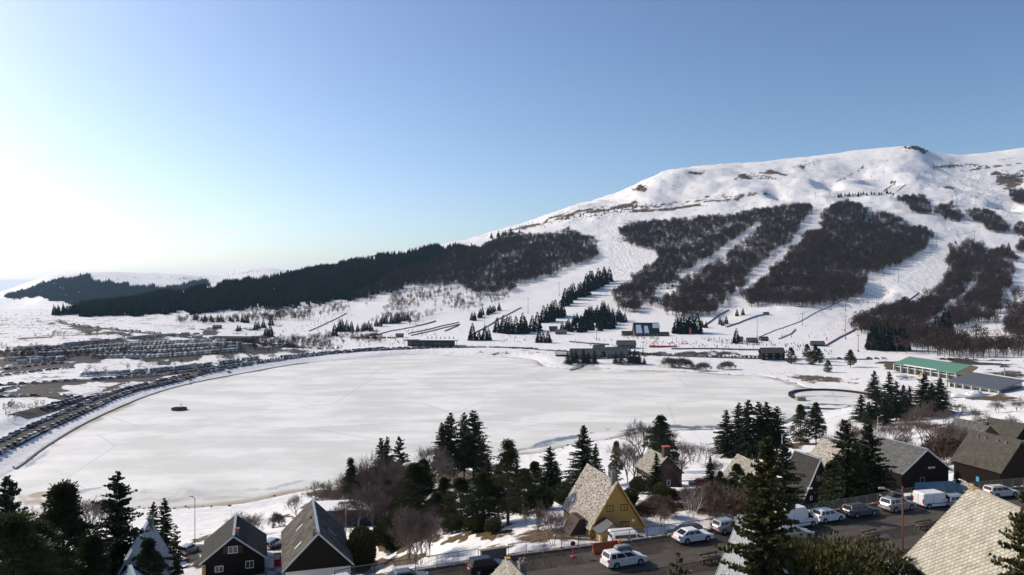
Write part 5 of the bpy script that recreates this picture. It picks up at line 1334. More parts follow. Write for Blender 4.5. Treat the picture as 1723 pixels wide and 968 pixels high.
# --- pale roof half hidden behind the low pines
h = House('chalet', 'chalet of which only a pale stone roof corner shows between the low pines', (1284, 783, 142), (1241, 763.5), 3.8, 4.4, base=24.5, roof=M_UNDER, wall=M_DARKWOOD, trim=None)
h.shingles(-1, M_LAUZE2, .34, .27, jitter=.8); h.shingles(1, M_LAUZE2, .34, .27, jitter=.8)
# --- black A-frame
h = House('chalet', 'black A-frame chalet with a step in its roof edge behind the railing', (1381, 773, 128), (1337, 758.5), 3.4, 6.7, base=25.9, roof=M_SLATE, wall=M_DARKWOOD, trim=M_ZINC, ov=.35)
h.shingles(-1, M_SLATE, .34, .26, jitter=.1, thick=.02); h.shingles(1, M_SLATE, .34, .26, jitter=.1, thick=.02)
h.window(-.25, 4.0, .8, .95, frame=M_BROWNWOOD); h.window(.9, .8, .9, .7); h.window(-1.6, .9, .4, .7, bars=0)
mb = MB(); mb.box(-2.55, -1.75, -.28, .0, 2.9, 3.15); mb.build('roof_step', M_WHITE, h.roof)
# --- long grey chalet
h = House('chalet', 'long dark chalet under a grey slate roof in front of the blue tarpaulin', (1561, 756, 124), (1452, 728), 5.0, 3.7, base=29.2, roof=M_GREYSL, wall=M_DARKWOOD, trim=M_ZINC, ov=.5)
h.shingles(-1, M_GREYSL, .36, .28, jitter=.3, thick=.025); h.shingles(1, M_GREYSL, .36, .28, jitter=.3, thick=.025)
h.window(1.2, 3.6, 1.3, .25, bars=0, name='light_strip'); h.window(-.6, .3, .9, 2.0, frame=M_METAL, bars=0, name='door'); h.window(2.0, .5, 1.6, .35, bars=1)
for b in range(22):
    x = -4.4 + b * .4
    mb = MB(); zz = min(h.hr - .6 - abs(x + .19) * h.k - .1, 6)
    mb.box(x + .01, x + .385, h.yf - .03, h.yf - .003, -.4, zz); mb.build('wall_board', M_DARKWOOD, h.root)
# --- right grey chalet
h = House('chalet', 'dark chalet with four small vents in its wide weathered roof, at the right edge', (1721, 741, 128), (1634, 722.6), 4.6, 5.2, base=27.6, roof=M_OLDSL, wall=M_DARKWOOD, trim=None, ov=.45)
h.shingles(-1, M_OLDSL, .36, .27, jitter=.3, thick=.025); h.shingles(1, M_OLDSL, .36, .27, jitter=.3, thick=.025)
for y in (2.4, 4.0, 6.4, 8.0): 
    p = h.to_slope(-1, y, 1.2); mb = MB(); mb.box(p.x - .14, p.x + .14, y - .14, y + .14, p.z - .1, p.z + .3); mb.build('roof_vent', M_METAL, h.roof)
mb = MB(); mb.box(-h.wi - .05, -h.wi - .004, 4.5, 5.1, 1.4, 2.2); mb.build('blue_sign', mat('blue_sign', (.06, .3, .5), .5), h.root)
mb = MB(); mb.box(-h.wi - .25, -h.wi - .01, 5.5, 9.6, -.5, .75); mb.build('white_plinth', M_RENDER, h.root)
# --- two chalets behind
h = House('chalet', 'chalet with a light grey stone roof behind the wide weathered roof', (1667, 714, 172), (1608, 703), 4.2, 3.4, roof=M_LAUZE2, wall=M_BROWNWOOD, trim=None)
h.shingles(-1, M_GREYSL, .4, .3, jitter=.6); h.chimney(-1, .8, .3, .6, .6, .6, M_BROWNWOOD, M_STONE)
h = House('chalet', 'chalet with a plain dark roof furthest back at the right edge', (1728, 713, 178), (1663, 702), 4.6, 4.2, roof=M_OLDSL, wall=M_DARKWOOD, trim=None)
h.shingles(-1, M_OLDSL, .4, .3, jitter=.3)
h = House('chalet', 'chalet with a mottled stone roof behind the left one of the two dark spruces', (1420, 752, 150), (1385, 737), 4.6, 5.0, roof=M_UNDER, wall=M_DARKWOOD, trim=None)
h.shingles(-1, M_LAUZE, .36, .28, jitter=.8); h.shingles(1, M_LAUZE, .36, .28, jitter=.8)
# --- grey A-frame among the left trees
h = House('chalet', 'grey shingled A-frame with a dark chimney among the left spruces', (211, 944, 80.5), (251.6, 873.7), 3.7, 7.0, base=25.3, roof=M_SCALE, wall=M_DARKWOOD, trim=M_ZINC)
h.shingles(1, M_SCALE, .36, .28, jitter=.3, thick=.02); h.shingles(-1, M_SCALE, .36, .28, jitter=.3, thick=.02)
h.chimney(1, h.L - 1.3, .7, .55, .55, 1.0, M_METAL, M_METAL)
h = House('chalet', 'brown A-frame hidden behind the big spruce, left of the grey A-frame', (112, 940, 92), (140, 897), 3.6, 6.4, base=23.0, roof=M_OLDSL, wall=M_BROWNWOOD, trim=None)
h.skylight(1, 8, 2.2, .9, 1.2)
h = House('chalet', 'chalet with a small blue-grey metal roof tip at the lower edge', (240, 1010, 66.5), (219, 952.5), 2.6, 2.7, base=27.5, roof=mat('blue_metal_roof', (0.10, 0.17, 0.21), .4, metal=.3, noise=(2, .5, (.07, .12, .15))), wall=M_DARKWOOD, trim=M_ZINC)
h = House('chalet', 'chalet with a pale gable roof deep in the dark wood below the grassy knoll', (742, 828, 150), (738, 812), 3.4, 4.2, base=17.5, roof=M_LAUZE2, wall=M_BROWNWOOD, trim=None)
h.shingles(-1, M_LAUZE2, .4, .3, jitter=.6)
# --- roofs in front of the street
h = House('chalet', 'A-frame with grey fish-scale shingles at the lower edge, behind the near golden spruce', (1310, 930, 52), (1244.5, 868.5), 2.9, 7.3, base=36.0, roof=M_UNDER, wall=M_DARKWOOD, trim=M_ZINC, ov=.2)
h.shingles(-1, M_SCALE, .23, .17, scale=True, jitter=.3, thick=.03); h.shingles(1, M_SCALE, .3, .22, scale=True, jitter=.3)
h = House('chalet', 'chalet with an orange-lichened stone roof tip and square chimney at the lower edge', (905, 995, 55), (852.7, 938.5), 3.6, 3.4, base=35.2, roof=M_UNDER, wall=M_DARKWOOD, trim=None)
h.shingles(-1, M_LAUZE2, .34, .26, jitter=.5); h.shingles(1, M_LAUZE2, .34, .26, jitter=.5)
mb = MB(); mb.bar((0, h.L - .5, h.hr + .03), (0, h.L + .02, h.hr + .03), .4, .12); mb.build('mossy_ridge', M_MOSS, h.roof)
h.chimney(1, h.L - 2.2, .75, .55, .55, .75, M_STONE, M_STONE, .06, True)
ht = House('chalet', 'chalet with a big cream roof of flat tiles filling the lower right corner', (1835, 910, 47.0), (1633.6, 820.5), 5.3, 5.6, base=36.2, roof=M_UNDER, wall=M_DARKWOOD, trim=None)
ht.shingles(-1, (M_TILE, M_TILEJ), .46, .27, jitter=.08, single=295, name='roof_tiles', thick=.06, gap=.062)
ht.shingles(1, M_TILEJ, .36, .235, jitter=.12, name='roof_tiles')
mb = MB(); mb.bar((0, -.1, ht.hr + .05), (0, ht.L - .8, ht.hr + .05), .36, .1); mb.build('ridge_tiles', M_TILEJ, ht.roof)
mb = MB(); mb.bar((0, ht.L - .8, ht.hr + .06), (0, ht.L + .05, ht.hr + .06), .5, .14); mb.build('mossy_ridge', M_MOSS, ht.roof)
# --- long navy building behind the skylight chalet
def block(name, label, cat, c, rz, w, l, hgt, m, roofm=None, rooft=.25, over=.3):
    r = empty(name, c, rz, label, cat)
    mb = MB(); mb.box(-w/2, w/2, -l/2, l/2, -1, hgt); mb.build('wall', m, r)
    mb = MB(); mb.box(-w/2 - over, w/2 + over, -l/2 - over, l/2 + over, hgt + .002, hgt + rooft); mb.build('roof', roofm or M_SNOWROOF, r)
    return r
p = UD(588, 150); block('flat_building', 'long navy-blue flat building with snow on its roof behind the skylight chalet', 'building', (p.x, p.y, p.z - .5), R(8), 14, 7, 4.4, M_BLUEWALL, None, .1, .05)
# ------------------------------------------------------------------ the street
KU = np.array([proj((x, y, 34.0))[0] for x, y in KERB])
def kerb(u):
    x = np.interp(u, KU, KERB[:, 0]); y = np.interp(u, KU, KERB[:, 1])
    i = int(np.clip(np.searchsorted(KU, u) - 1, 0, len(KU) - 2)); t = KERB[i + 1] - KERB[i]; t = t / np.hypot(*t)
    return np.array([x, y]), t, np.array([-t[1], t[0]])
M_ASPHALT = mat('worn_asphalt', (0.072, 0.062, 0.050), 0.85, spec=.15, noise=(.5, .8, (0.10, 0.087, 0.071)), bump=(3, .25))
M_KERB = mat('kerb_stone', (0.22, 0.195, 0.17), 0.85, noise=(1.5, .8, (0.13, 0.11, 0.095)), bump=(4, .4))
def ribbon(name, us, o0, o1, lift, m, label=None):
    vs = []; fs = []
    for k, u in enumerate(us):
        c, t, n = kerb(u)
        for q in range(5):
            o = o0 + (o1 - o0) * q / 4
            x, y = c + n * o; vs.append((x, y, 34.0 + lift))
        if k:
            for q in range(4): a = (k - 1) * 5 + q; fs.append((a, a + 1, a + 6, a + 5))
    me = bpy.data.meshes.new(name); me.from_pydata(vs, [], fs); me.materials.append(m)
    bm = bmesh.new(); bm.from_mesh(me); bmesh.ops.recalc_face_normals(bm, faces=bm.faces)
    if bm.faces[0].normal.z < 0: bmesh.ops.reverse_faces(bm, faces=bm.faces)
    bm.to_mesh(me); bm.free()
    return tag(link(name, me), label, kind='structure')
us = list(range(430, 1960, 30))
M_TRACK = mat('pale_wheel_track', (0.105, 0.095, 0.082), 0.9, spec=.1, noise=(.9, .9, (0.07, 0.061, 0.05)))
ribbon('wheel_track', us, -5.3, -5.9, .034, M_TRACK, 'pale dusty wheel track on the street, beside the parked cars')
ribbon('wheel_track', us, -6.9, -7.5, .034, M_TRACK, 'pale dusty wheel track on the street, beside the log benches')
ribbon('street', us, -4.7, -8.2, .03, M_ASPHALT, 'worn asphalt lane of the street with parked cars')
ribbon('side_lane', us[8:], -10.9, -13.6, .03, M_ASPHALT, 'second asphalt lane below the log benches')
mb = MB()
for a, b in zip(us[:-1], us[1:]):
    (c0, t0, n0), (c1, t1, n1) = kerb(a + 1), kerb(b - 1)
    p = [c0 - n0 * .25, c1 - n1 * .25, c1 + n1 * .15, c0 + n0 * .15]
    vs = [(x, y, 33.5) for x, y in p] + [(x, y, 34.16) for x, y in p]
    mb.quad_faces(vs, [(4,5,6,7),(0,1,5,4),(1,2,6,5),(2,3,7,6),(3,0,4,7)])
k_ = mb.build('street_kerb', M_KERB); tag(k_, 'stone kerb along the foot of the railing', kind='structure')

M_RAIL = mat('galvanised_rail', (0.13, 0.128, 0.125), 0.6, metal=.2, noise=(4, .5, (0.09, 0.082, 0.075)))
def railing(u0, u1, label):
    (a, ta, na), (b, tb, nb) = kerb(u0), kerb(u1)
    n = max(2, int(np.hypot(*(b - a)) / 2.0))
    uu = np.linspace(u0, u1, n + 1)
    r = empty('metal_railing', (a[0], a[1], 34.15), 0, label, 'railing')
    pts = [Vector((*(kerb(u)[0]), 34.15)) - Vector((a[0], a[1], 34.15)) for u in uu]
    bal = MB()
    for q in pts:
        m = MB(); m.bar(q, q + Vector((0, 0, 1.12)), .07); m.build('post', M_RAIL, r)
    for q0, q1 in zip(pts[:-1], pts[1:]):
        m = MB(); m.bar(q0 + Vector((0, 0, 1.15)), q1 + Vector((0, 0, 1.15)), .08, .06); m.bar(q0 + Vector((0, 0, .14)), q1 + Vector((0, 0, .14)), .05); m.build('rail', M_RAIL, r)
        for k in range(1, 15):
            c = q0.lerp(q1, k / 15); bal.bar(c + Vector((0, 0, .14)), c + Vector((0, 0, 1.12)), .022)
    o = bal.build('balusters', M_RAIL, r); o['kind'] = 'stuff'
railing(560, 803, 'grey street railing at the left, from the lower edge to the low stone wall')
railing(855, 1232, 'grey street railing in front of the yellow chalet')
railing(1345, 1760, 'grey street railing in front of the black A-frame and the long grey chalet')
def low_wall(u0, u1, h, label):
    (a, ta, na), (b, tb, nb) = kerb(u0), kerb(u1)
    r = empty('stone_wall', (a[0], a[1], 34.0), math.atan2(b[1] - a[1], b[0] - a[0]), label, 'wall')
    Lw = np.hypot(*(b - a)); m = MB(); m.box(0, Lw, -.2, .2, -.6, h); m.build('wall', M_STONE, r)
    m = MB(); m.box(-.06, Lw + .06, -.28, .28, h + .002, h + .12); m.build('coping', M_KERB, r)
low_wall(807, 851, 1.0, 'low stone wall between two railings left of the stone roof tip')
low_wall(1237, 1283, 1.0, 'low stone wall behind the scaly grey roof tip')
low_wall(1284, 1340, .95, 'low stone wall behind the near golden spruce')

# log benches
M_LOG = mat('bench_timber', (0.16, 0.115, 0.075), 0.85, noise=(3, .7, (0.09, 0.065, 0.045)))
def bench(u, v, label):
    x, y = pz(u, v, 34.0); _, t, n = kerb(u)
    r = empty('log_bench', (x, y, 34.0), math.atan2(t[1], t[0]), label, 'bench')
    for yy_ in (-.16, .16):
        m = MB(); m.tube((-1.15, yy_, .52), (1.15, yy_, .52), .13, .12, 8); m.build('seat_log', M_LOG, r, True)
    m = MB(); m.tube((-1.15, .45, .88), (1.15, .45, .88), .12, .11, 8); m.build('back_log', M_LOG, r, True)
    for xx in (-.9, 0, .9):
        m = MB(); m.tube((xx, 0, -.1), (xx, 0, .42), .13, .12, 8); m.tube((xx, .45, -.1), (xx, .45, .8), .09, .08, 8); m.tube((xx, -.25, .36), (xx, .5, .36), .09, .09, 8); m.build('leg', M_LOG, r, True)
bench(1196, 948, 'log bench beside the scaly grey roof'); bench(1467, 908, 'log bench left of the rusty lamp post'); bench(1558, 891, 'log bench right of the rusty lamp post')

# lamp posts
M_RUST = mat('rusty_steel', (0.15, 0.055, 0.032), 0.7, noise=(4, .6, (0.09, 0.04, 0.03)))
M_GALV = mat('galvanised', (0.34, 0.36, 0.38), 0.45, metal=.4)
def street_lamp(p, H, m, label, arm=(-1, 0), armlen=1.6, mast_top=.0, r=.09):
    o = empty('street_lamp', p, 0, label, 'street lamp')
    q = MB(); q.tube((0, 0, -.3), (0, 0, H + mast_top), r, r * .75, 8); q.build('post', m, o, True)
    a = Vector((arm[0], arm[1], 0)).normalized() * armlen
    q = MB(); q.tube((0, 0, H - .3), (a.x, a.y, H + .25), .045, .04, 6); q.build('arm', M_GALV, o, True)
    q = MB(); e = Vector((a.x, a.y, H + .25)); f = a.normalized()
    q.prism([(-.35, -.02), (.35, -.02), (.28, .1), (-.2, .13)], -.14, .14); hd = q.build('lamp_head', M_GALV, o, False, e + f * .2, math.atan2(f.y, f.x))
    q = MB(); q.box(-.25, .25, -.1, .1, -.05, -.022); q.build('lamp_glass', M_WHITE, hd)
    return o
x, y = pz(1519, 941, 34.0); street_lamp((x, y, 34.0), zd(828, y) - 34.0, M_RUST, 'rusty brown street lamp with a pale arm over the benches', (-1, .25), 1.75, .55, .115)
p = UD(328, 133); street_lamp(p, zd(838, p.y) - p.z, M_RAIL, 'slim grey street lamp on the shore road at the left', (-1, -.2), .35, 0, .07)
p = UD(1316, 128); street_lamp(p, zd(730, p.y) - p.z, M_GALV, 'pale street lamp rising beside the near golden spruce', (1, .1), .8, 0, .07)
p = UD(1477, 190); street_lamp(p, zd(701, p.y) - p.z, M_GALV, 'pale street lamp behind the two dark spruces', (1, .1), .9, 0, .07)
p = UD(582, 125); street_lamp(p, zd(852, p.y) - p.z, M_GALV, 'small three-globe lamp in front of the navy building', (1, .1), .3, .2, .06)
# no-parking sign on a pink foot, orange plough blade
x, y = pz(964, 938, 34.0); r = empty('road_sign', (x, y, 34.0), R(10), 'round dark traffic sign on a pink foot beside the road', 'sign')
q = MB(); q.tube((0, 0, 0), (0, 0, 1.35), .05, .05, 8); q.build('post', mat('pink_paint', (.55, .12, .12), .5), r)
q = MB(); q.tube((0, .06, 1.42), (0, -.02, 1.42), .26, .26, 18); dsc = q.build('sign_disc', mat('sign_red', (.35, .03, .03), .4), r)
q = MB(); q.tube((0, -.021, 1.42), (0, -.032, 1.42), .20, .20, 18); q.build('sign_face', mat('sign_blue', (.02, .04, .16), .4), dsc)
q = MB(); q.box(-.2, .2, -.16, .16, 0, .14); q.build('foot', bpy.data.materials['pink_paint'], r)
x, y = pz(1022, 930, 34.0); _, t, n = kerb(1022)
M_ORANGE = mat('orange_paint', (0.36, 0.09, 0.025), .55, noise=(3, .7, (.14, .055, .03)))
r = empty('snow_plough_blade', (x, y, 34.0), math.atan2(t[1], t[0]), 'rusty orange snow plough blade parked by the kerb in front of the yellow chalet', 'plough blade')
q = MB(); q.prism([(0.0, .05), (.12, .05), (.35, .55), (.38, 1.05), (.26, 1.05), (.22, .58)], -1.55, 1.35, 'x'); q.build('blade', M_ORANGE, r)
for xx in (-1.45, -.5, .45, 1.25):
    q = MB(); q.prism([(.15, .05), (.75, .05), (.35, .9)], xx - .04, xx + .04, 'x'); q.build('rib', M_ORANGE, r)
q = MB(); q.box(-1.5, 1.3, -.04, .1, 0.0, .12); q.build('cutting_edge', M_RUST, r)
q = MB(); q.tube((1.35, .2, .85), (1.65, .2, .85), .28, .28, 12); q.build('end_cap', mat('bright_orange', (.7, .2, .04), .5), r)

# dirty snow heaps
def heap(u, v, z, rx, ry, hgt, label, seed, dirty=.5, m=None):
    x, y = pz(u, v, z) if z is not None else tuple(P(u, v))[:2]
    z = G(x, y)
    rg = np.random.default_rng(seed); n, mm = 22, 34
    vs = []; fs = []
    for i in range(n):
        for j in range(mm):
            a = 2 * PI * j / mm; q = i / (n - 1)
            xx = math.cos(a) * rx * q; yy_ = math.sin(a) * ry * q
            e = fbm(np.array([xx + 31 * seed]), np.array([yy_]), max(rx, ry) * .5, 4)[0]
            zz = hgt * max(0, (1 - q ** 2) * (.75 + 1.3 * e)) - .12 * (q > .9)
            vs.append((xx * (1 + .3 * e), yy_ * (1 + .3 * e), zz))
    for i in range(n - 1):
        for j in range(mm): fs.append((i * mm + j, i * mm + (j + 1) % mm, (i + 1) * mm + (j + 1) % mm, (i + 1) * mm + j))
    me = bpy.data.meshes.new('snow_heap'); me.from_pydata(vs, [], fs); me.materials.append(m or M_HEAP)
    bm = bmesh.new(); bm.from_mesh(me); bmesh.ops.remove_doubles(bm, verts=bm.verts, dist=1e-4); bmesh.ops.recalc_face_normals(bm, faces=bm.faces); bm.to_mesh(me); bm.free()
    me.polygons.foreach_set('use_smooth', [True] * len(me.polygons))
    _, t, nn = kerb(u)
    tag(link('snow_heap', me, None, (x, y, z), math.atan2(t[1], t[0]) if v > 800 else 0), label, 'snow heap')
M_HEAP = mat('dirty_snow', (0.55, 0.53, 0.51), .8, noise=(1.6, .9, (0.20, 0.16, 0.13)), bump=(3, .8))
M_CLEANHEAP = mat('shovelled_snow', (0.80, 0.80, 0.81), .7, noise=(1.2, .4, (0.62, 0.60, 0.58)), bump=(2, .8))
heap(1505, 948, 34.0, 2.8, 1.1, .9, 'dirty snow heap at the foot of the rusty lamp post', 1)
heap(1490, 962, 34.0, 2.4, .9, .6, 'flat dirty snow heap at the lower edge beside the juniper', 2)
heap(900, 925, None, 3.2, 1.2, .7, 'bluish snow heap behind the railing left of the yellow chalet', 3, m=M_CLEANHEAP)
heap(745, 950, None, 4.5, 1.0, .6, 'snow heap behind the left railing', 4, m=M_CLEANHEAP)
heap(1110, 893, None, 5, 1.2, .5, 'wide snow heap behind the railing right of the yellow chalet', 5, m=M_CLEANHEAP)
heap(1640, 667, None, 12, 4, 3.0, 'rough white snow heap piled before the grey-roofed hall', 6, m=M_CLEANHEAP)
heap(1500, 628, None, 6, 3, 1.8, 'small round snow heap beside the green-roofed hall', 7, m=M_CLEANHEAP)
# blue tarpaulin over a wood store beside the long grey chalet
p = Vector((*pz(1575, 826, 31.0), 31.0)); r = empty('tarpaulin_cover', p, R(12), 'blue snow-dusted tarpaulin over a low store behind the railing', 'tarpaulin')
q = MB(); q.quad_faces([(-5.6,-2,.1),(6.0,-2,.1),(4.3,2,.8),(-2.0,2,.85),(-5.6,-2.05,-.6),(6.0,-2.05,-.6),(4.3,2.1,-.6),(-2.0,2.1,-.6)], [(0,1,2,3),(0,4,5,1),(1,5,6,2),(2,6,7,3),(3,7,4,0)]); q.build('sheet', M_TARP, r)
# timber stairs between the two grey chalets
p = UD(1596, 128); r = empty('timber_stairs', p, R(-10), 'pale timber stairs between the two grey chalets', 'stairs')
for k in range(7):
    q = MB(); q.box(-.9, .9, k * .42, k * .42 + .36, 1.9 - k * .3, 1.98 - k * .3); q.build('tread', M_TIMBER, r)
for s_ in (-1, 1):
    q = MB(); q.bar((s_ * .95, -.1, 2.0), (s_ * .95, 2.9, 0), .08, .3); q.bar((s_ * .95, -.1, 2.9), (s_ * .95, 2.9, .95), .08); q.build('stringer', M_TIMBER, r)
    for k in (0, 1, 2):
        q = MB(); q.bar((s_ * .95, k * 1.4, -.5), (s_ * .95, k * 1.4, 2.9 - k * .9), .09); q.build('post', M_TIMBER, r)
# yard fence and upturned boat by the white-trimmed chalet
def yard_fence(a, b, label, m, rails=2, n=6, hgt=1.0):
    pa = UD(*a); pb = UD(*b)
    r = empty('yard_fence', pa, 0, label, 'fence')
    pts = []
    for k in range(n + 1):
        q = pa.lerp(pb, k / n); q.z = G(q.x, q.y); pts.append(q - pa)
    for q in pts:
        m_ = MB(); m_.bar(q - Vector((0, 0, .3)), q + Vector((0, 0, hgt)), .1); m_.build('post', m, r)
    for k in range(n):
        for j in range(rails):
            z = Vector((0, 0, hgt * (.5 + .42 * j))); m_ = MB(); m_.bar(pts[k] + z, pts[k + 1] + z, .05, .12); m_.build('rail', m, r)
yard_fence((352, 101), (448, 107), 'wooden rail fence in front of the white-trimmed chalet', M_BROWNWOOD)
yard_fence((435, 102), (466, 104), 'pale log fence beside the small boat', M_TIMBER, 3, 3)
p = UD(455, 108); me = bpy.data.meshes.new('boat_hull'); q = MB()
for i in range(8):
    pass
prof = [(0, 0), (.5, .12), (.85, .3), (1.0, .5)]
vs = []; fs = []
for i in range(13):
    a = PI * i / 12
    for j in range(9):
        b = -PI / 2 + PI * j / 8; vs.append((1.5 * math.cos(a), .65 * math.sin(a) * math.sin(b), .55 * math.sin(a) * math.cos(b)))
for i in range(12):
    for j in range(8): fs.append((i * 9 + j, i * 9 + j + 1, (i + 1) * 9 + j + 1, (i + 1) * 9 + j))
q.quad_faces(vs, fs); r = empty('rowing_boat', p, R(20), 'small grey rowing boat lying upturned on snow beside the white-trimmed chalet', 'boat')
q.build('hull', M_GALV, r, True); q = MB(); q.bar((-1.45, 0, .03), (-.2, 0, .56), .05); q.bar((-.2, 0, .56), (1.45, 0, .03), .05); q.build('keel', M_METAL, r)
# shop board in red between the chalets
p = UD(467, 112); r = empty('drinks_machine', p, R(15), 'red and white upright box between the two dark chalets', 'vending machine')
q = MB(); q.box(-.5, .5, -.35, .35, 0, 1.9); q.build('cabinet', mat('red_paint', (.5, .03, .03), .4), r); q = MB(); q.box(-.4, .4, -.37, -.352, 1.0, 1.7); q.build('front_panel', M_WHITE, r); q = MB(); q.box(-.52, .52, -.37, .37, 1.902, 2.0); q.build('top', M_WHITE, r)
# ------------------------------------------------------------------ cars
def paint(name, c, rough=.32, metal=0.0): return mat(name, c, rough, metal, spec=.5, noise=(2.2, .35, tuple(q * .82 for q in c)))
PAINT = {'white': paint('white_car_paint', (.72, .73, .74)), 'silver': paint('silver_car_paint', (.42, .43, .44), .3, .5), 'grey': paint('grey_car_paint', (.13, .135, .145), .3, .4), 'black': paint('black_car_paint', (.012, .013, .015), .2),
         'blue': paint('dark_blue_car_paint', (.02, .035, .075), .25), 'red': paint('red_car_paint', (.20, .016, .02), .3), 'teal': paint('teal_car_paint', (.02, .13, .14), .3), 'beige': paint('pale_car_paint', (.55, .54, .5), .35)}
M_CARGLASS = mat('car_glass', (.010, .013, .016), .16, spec=.3)
M_TYRE = mat('tyre_rubber', (.012, .012, .012), .85)
M_RIM = mat('wheel_rim', (.33, .33, .34), .4, metal=.6)
M_BLACKP = mat('black_plastic', (.02, .02, .021), .6)
M_TAIL = mat('tail_light_red', (.35, .01, .012), .25)
M_HEADL = mat('headlight_clear', (.6, .62, .64), .12, spec=.8)
M_PLATE = mat('number_plate', (.6, .58, .5), .5)

def loft_outline(mb, out, W, chamfer=.07, inset=.05):
    """side outline (x,z) carried across the width, with rounded shoulders"""
    n = len(out); cx = sum(p[0] for p in out) / n; cz = sum(p[1] for p in out) / n
    base = len(mb.v)
    for y, k in ((-W, inset), (-W + chamfer, 0), (W - chamfer, 0), (W, inset)):
        for x, z in out:
            dx = cx - x; dzz = cz - z; l = math.hypot(dx, dzz) or 1
            mb.v.append((x + dx / l * k * 1.2, y, z + dzz / l * k))
    for r in range(3):
        for i in range(n):
            j = (i + 1) % n; a = base + r * n
            mb.f.append((a + i, a + j, a + n + j, a + n + i)); mb.m.append(mb.mi)
    mb.f.append(tuple(range(base, base + n))); mb.m.append(mb.mi)
    mb.f.append(tuple(range(base + 4 * n - 1, base + 3 * n - 1, -1))); mb.m.append(mb.mi)

# length, half width, roof height, belt height, body outline (front is +x), cabin x: bonnet end, roof front, roof rear, tail
KINDS = {
 'hatch': dict(L=3.95, W=.85, H=1.5, B=.92, cab=(1.0, .25, -1.64, -1.86), hood=.80, tail=.92, wb=(1.22, -1.22), r=.30),
 'sedan': dict(L=4.5, W=.86, H=1.43, B=.90, cab=(1.05, .30, -1.1, -2.0), hood=.78, tail=.92, wb=(1.35, -1.3), r=.31),
 'estate': dict(L=4.65, W=.88, H=1.5, B=.92, cab=(1.15, .35, -1.98, -2.22), hood=.82, tail=.94, wb=(1.4, -1.35), r=.32),
 'suv': dict(L=4.7, W=.93, H=1.72, B=1.05, cab=(1.15, .45, -2.02, -2.26), hood=.98, tail=1.05, wb=(1.42, -1.4), r=.37),
 'mpv': dict(L=4.6, W=.9, H=1.58, B=.95, cab=(1.55, .35, -1.97, -2.2), hood=.84, tail=.97, wb=(1.4, -1.38), r=.32),
}
def wheel(root, x, y, r, sg):
    o = MB(); o.tube((x, y - .1, r), (x, y + .1, r), r, r, 16); wo = o.build('wheel', M_TYRE, root, False)
    o = MB(); o.tube((x, y + sg * .101, r), (x, y + sg * .112, r), r * .64, r * .58, 12); o.build('rim', M_RIM, wo)
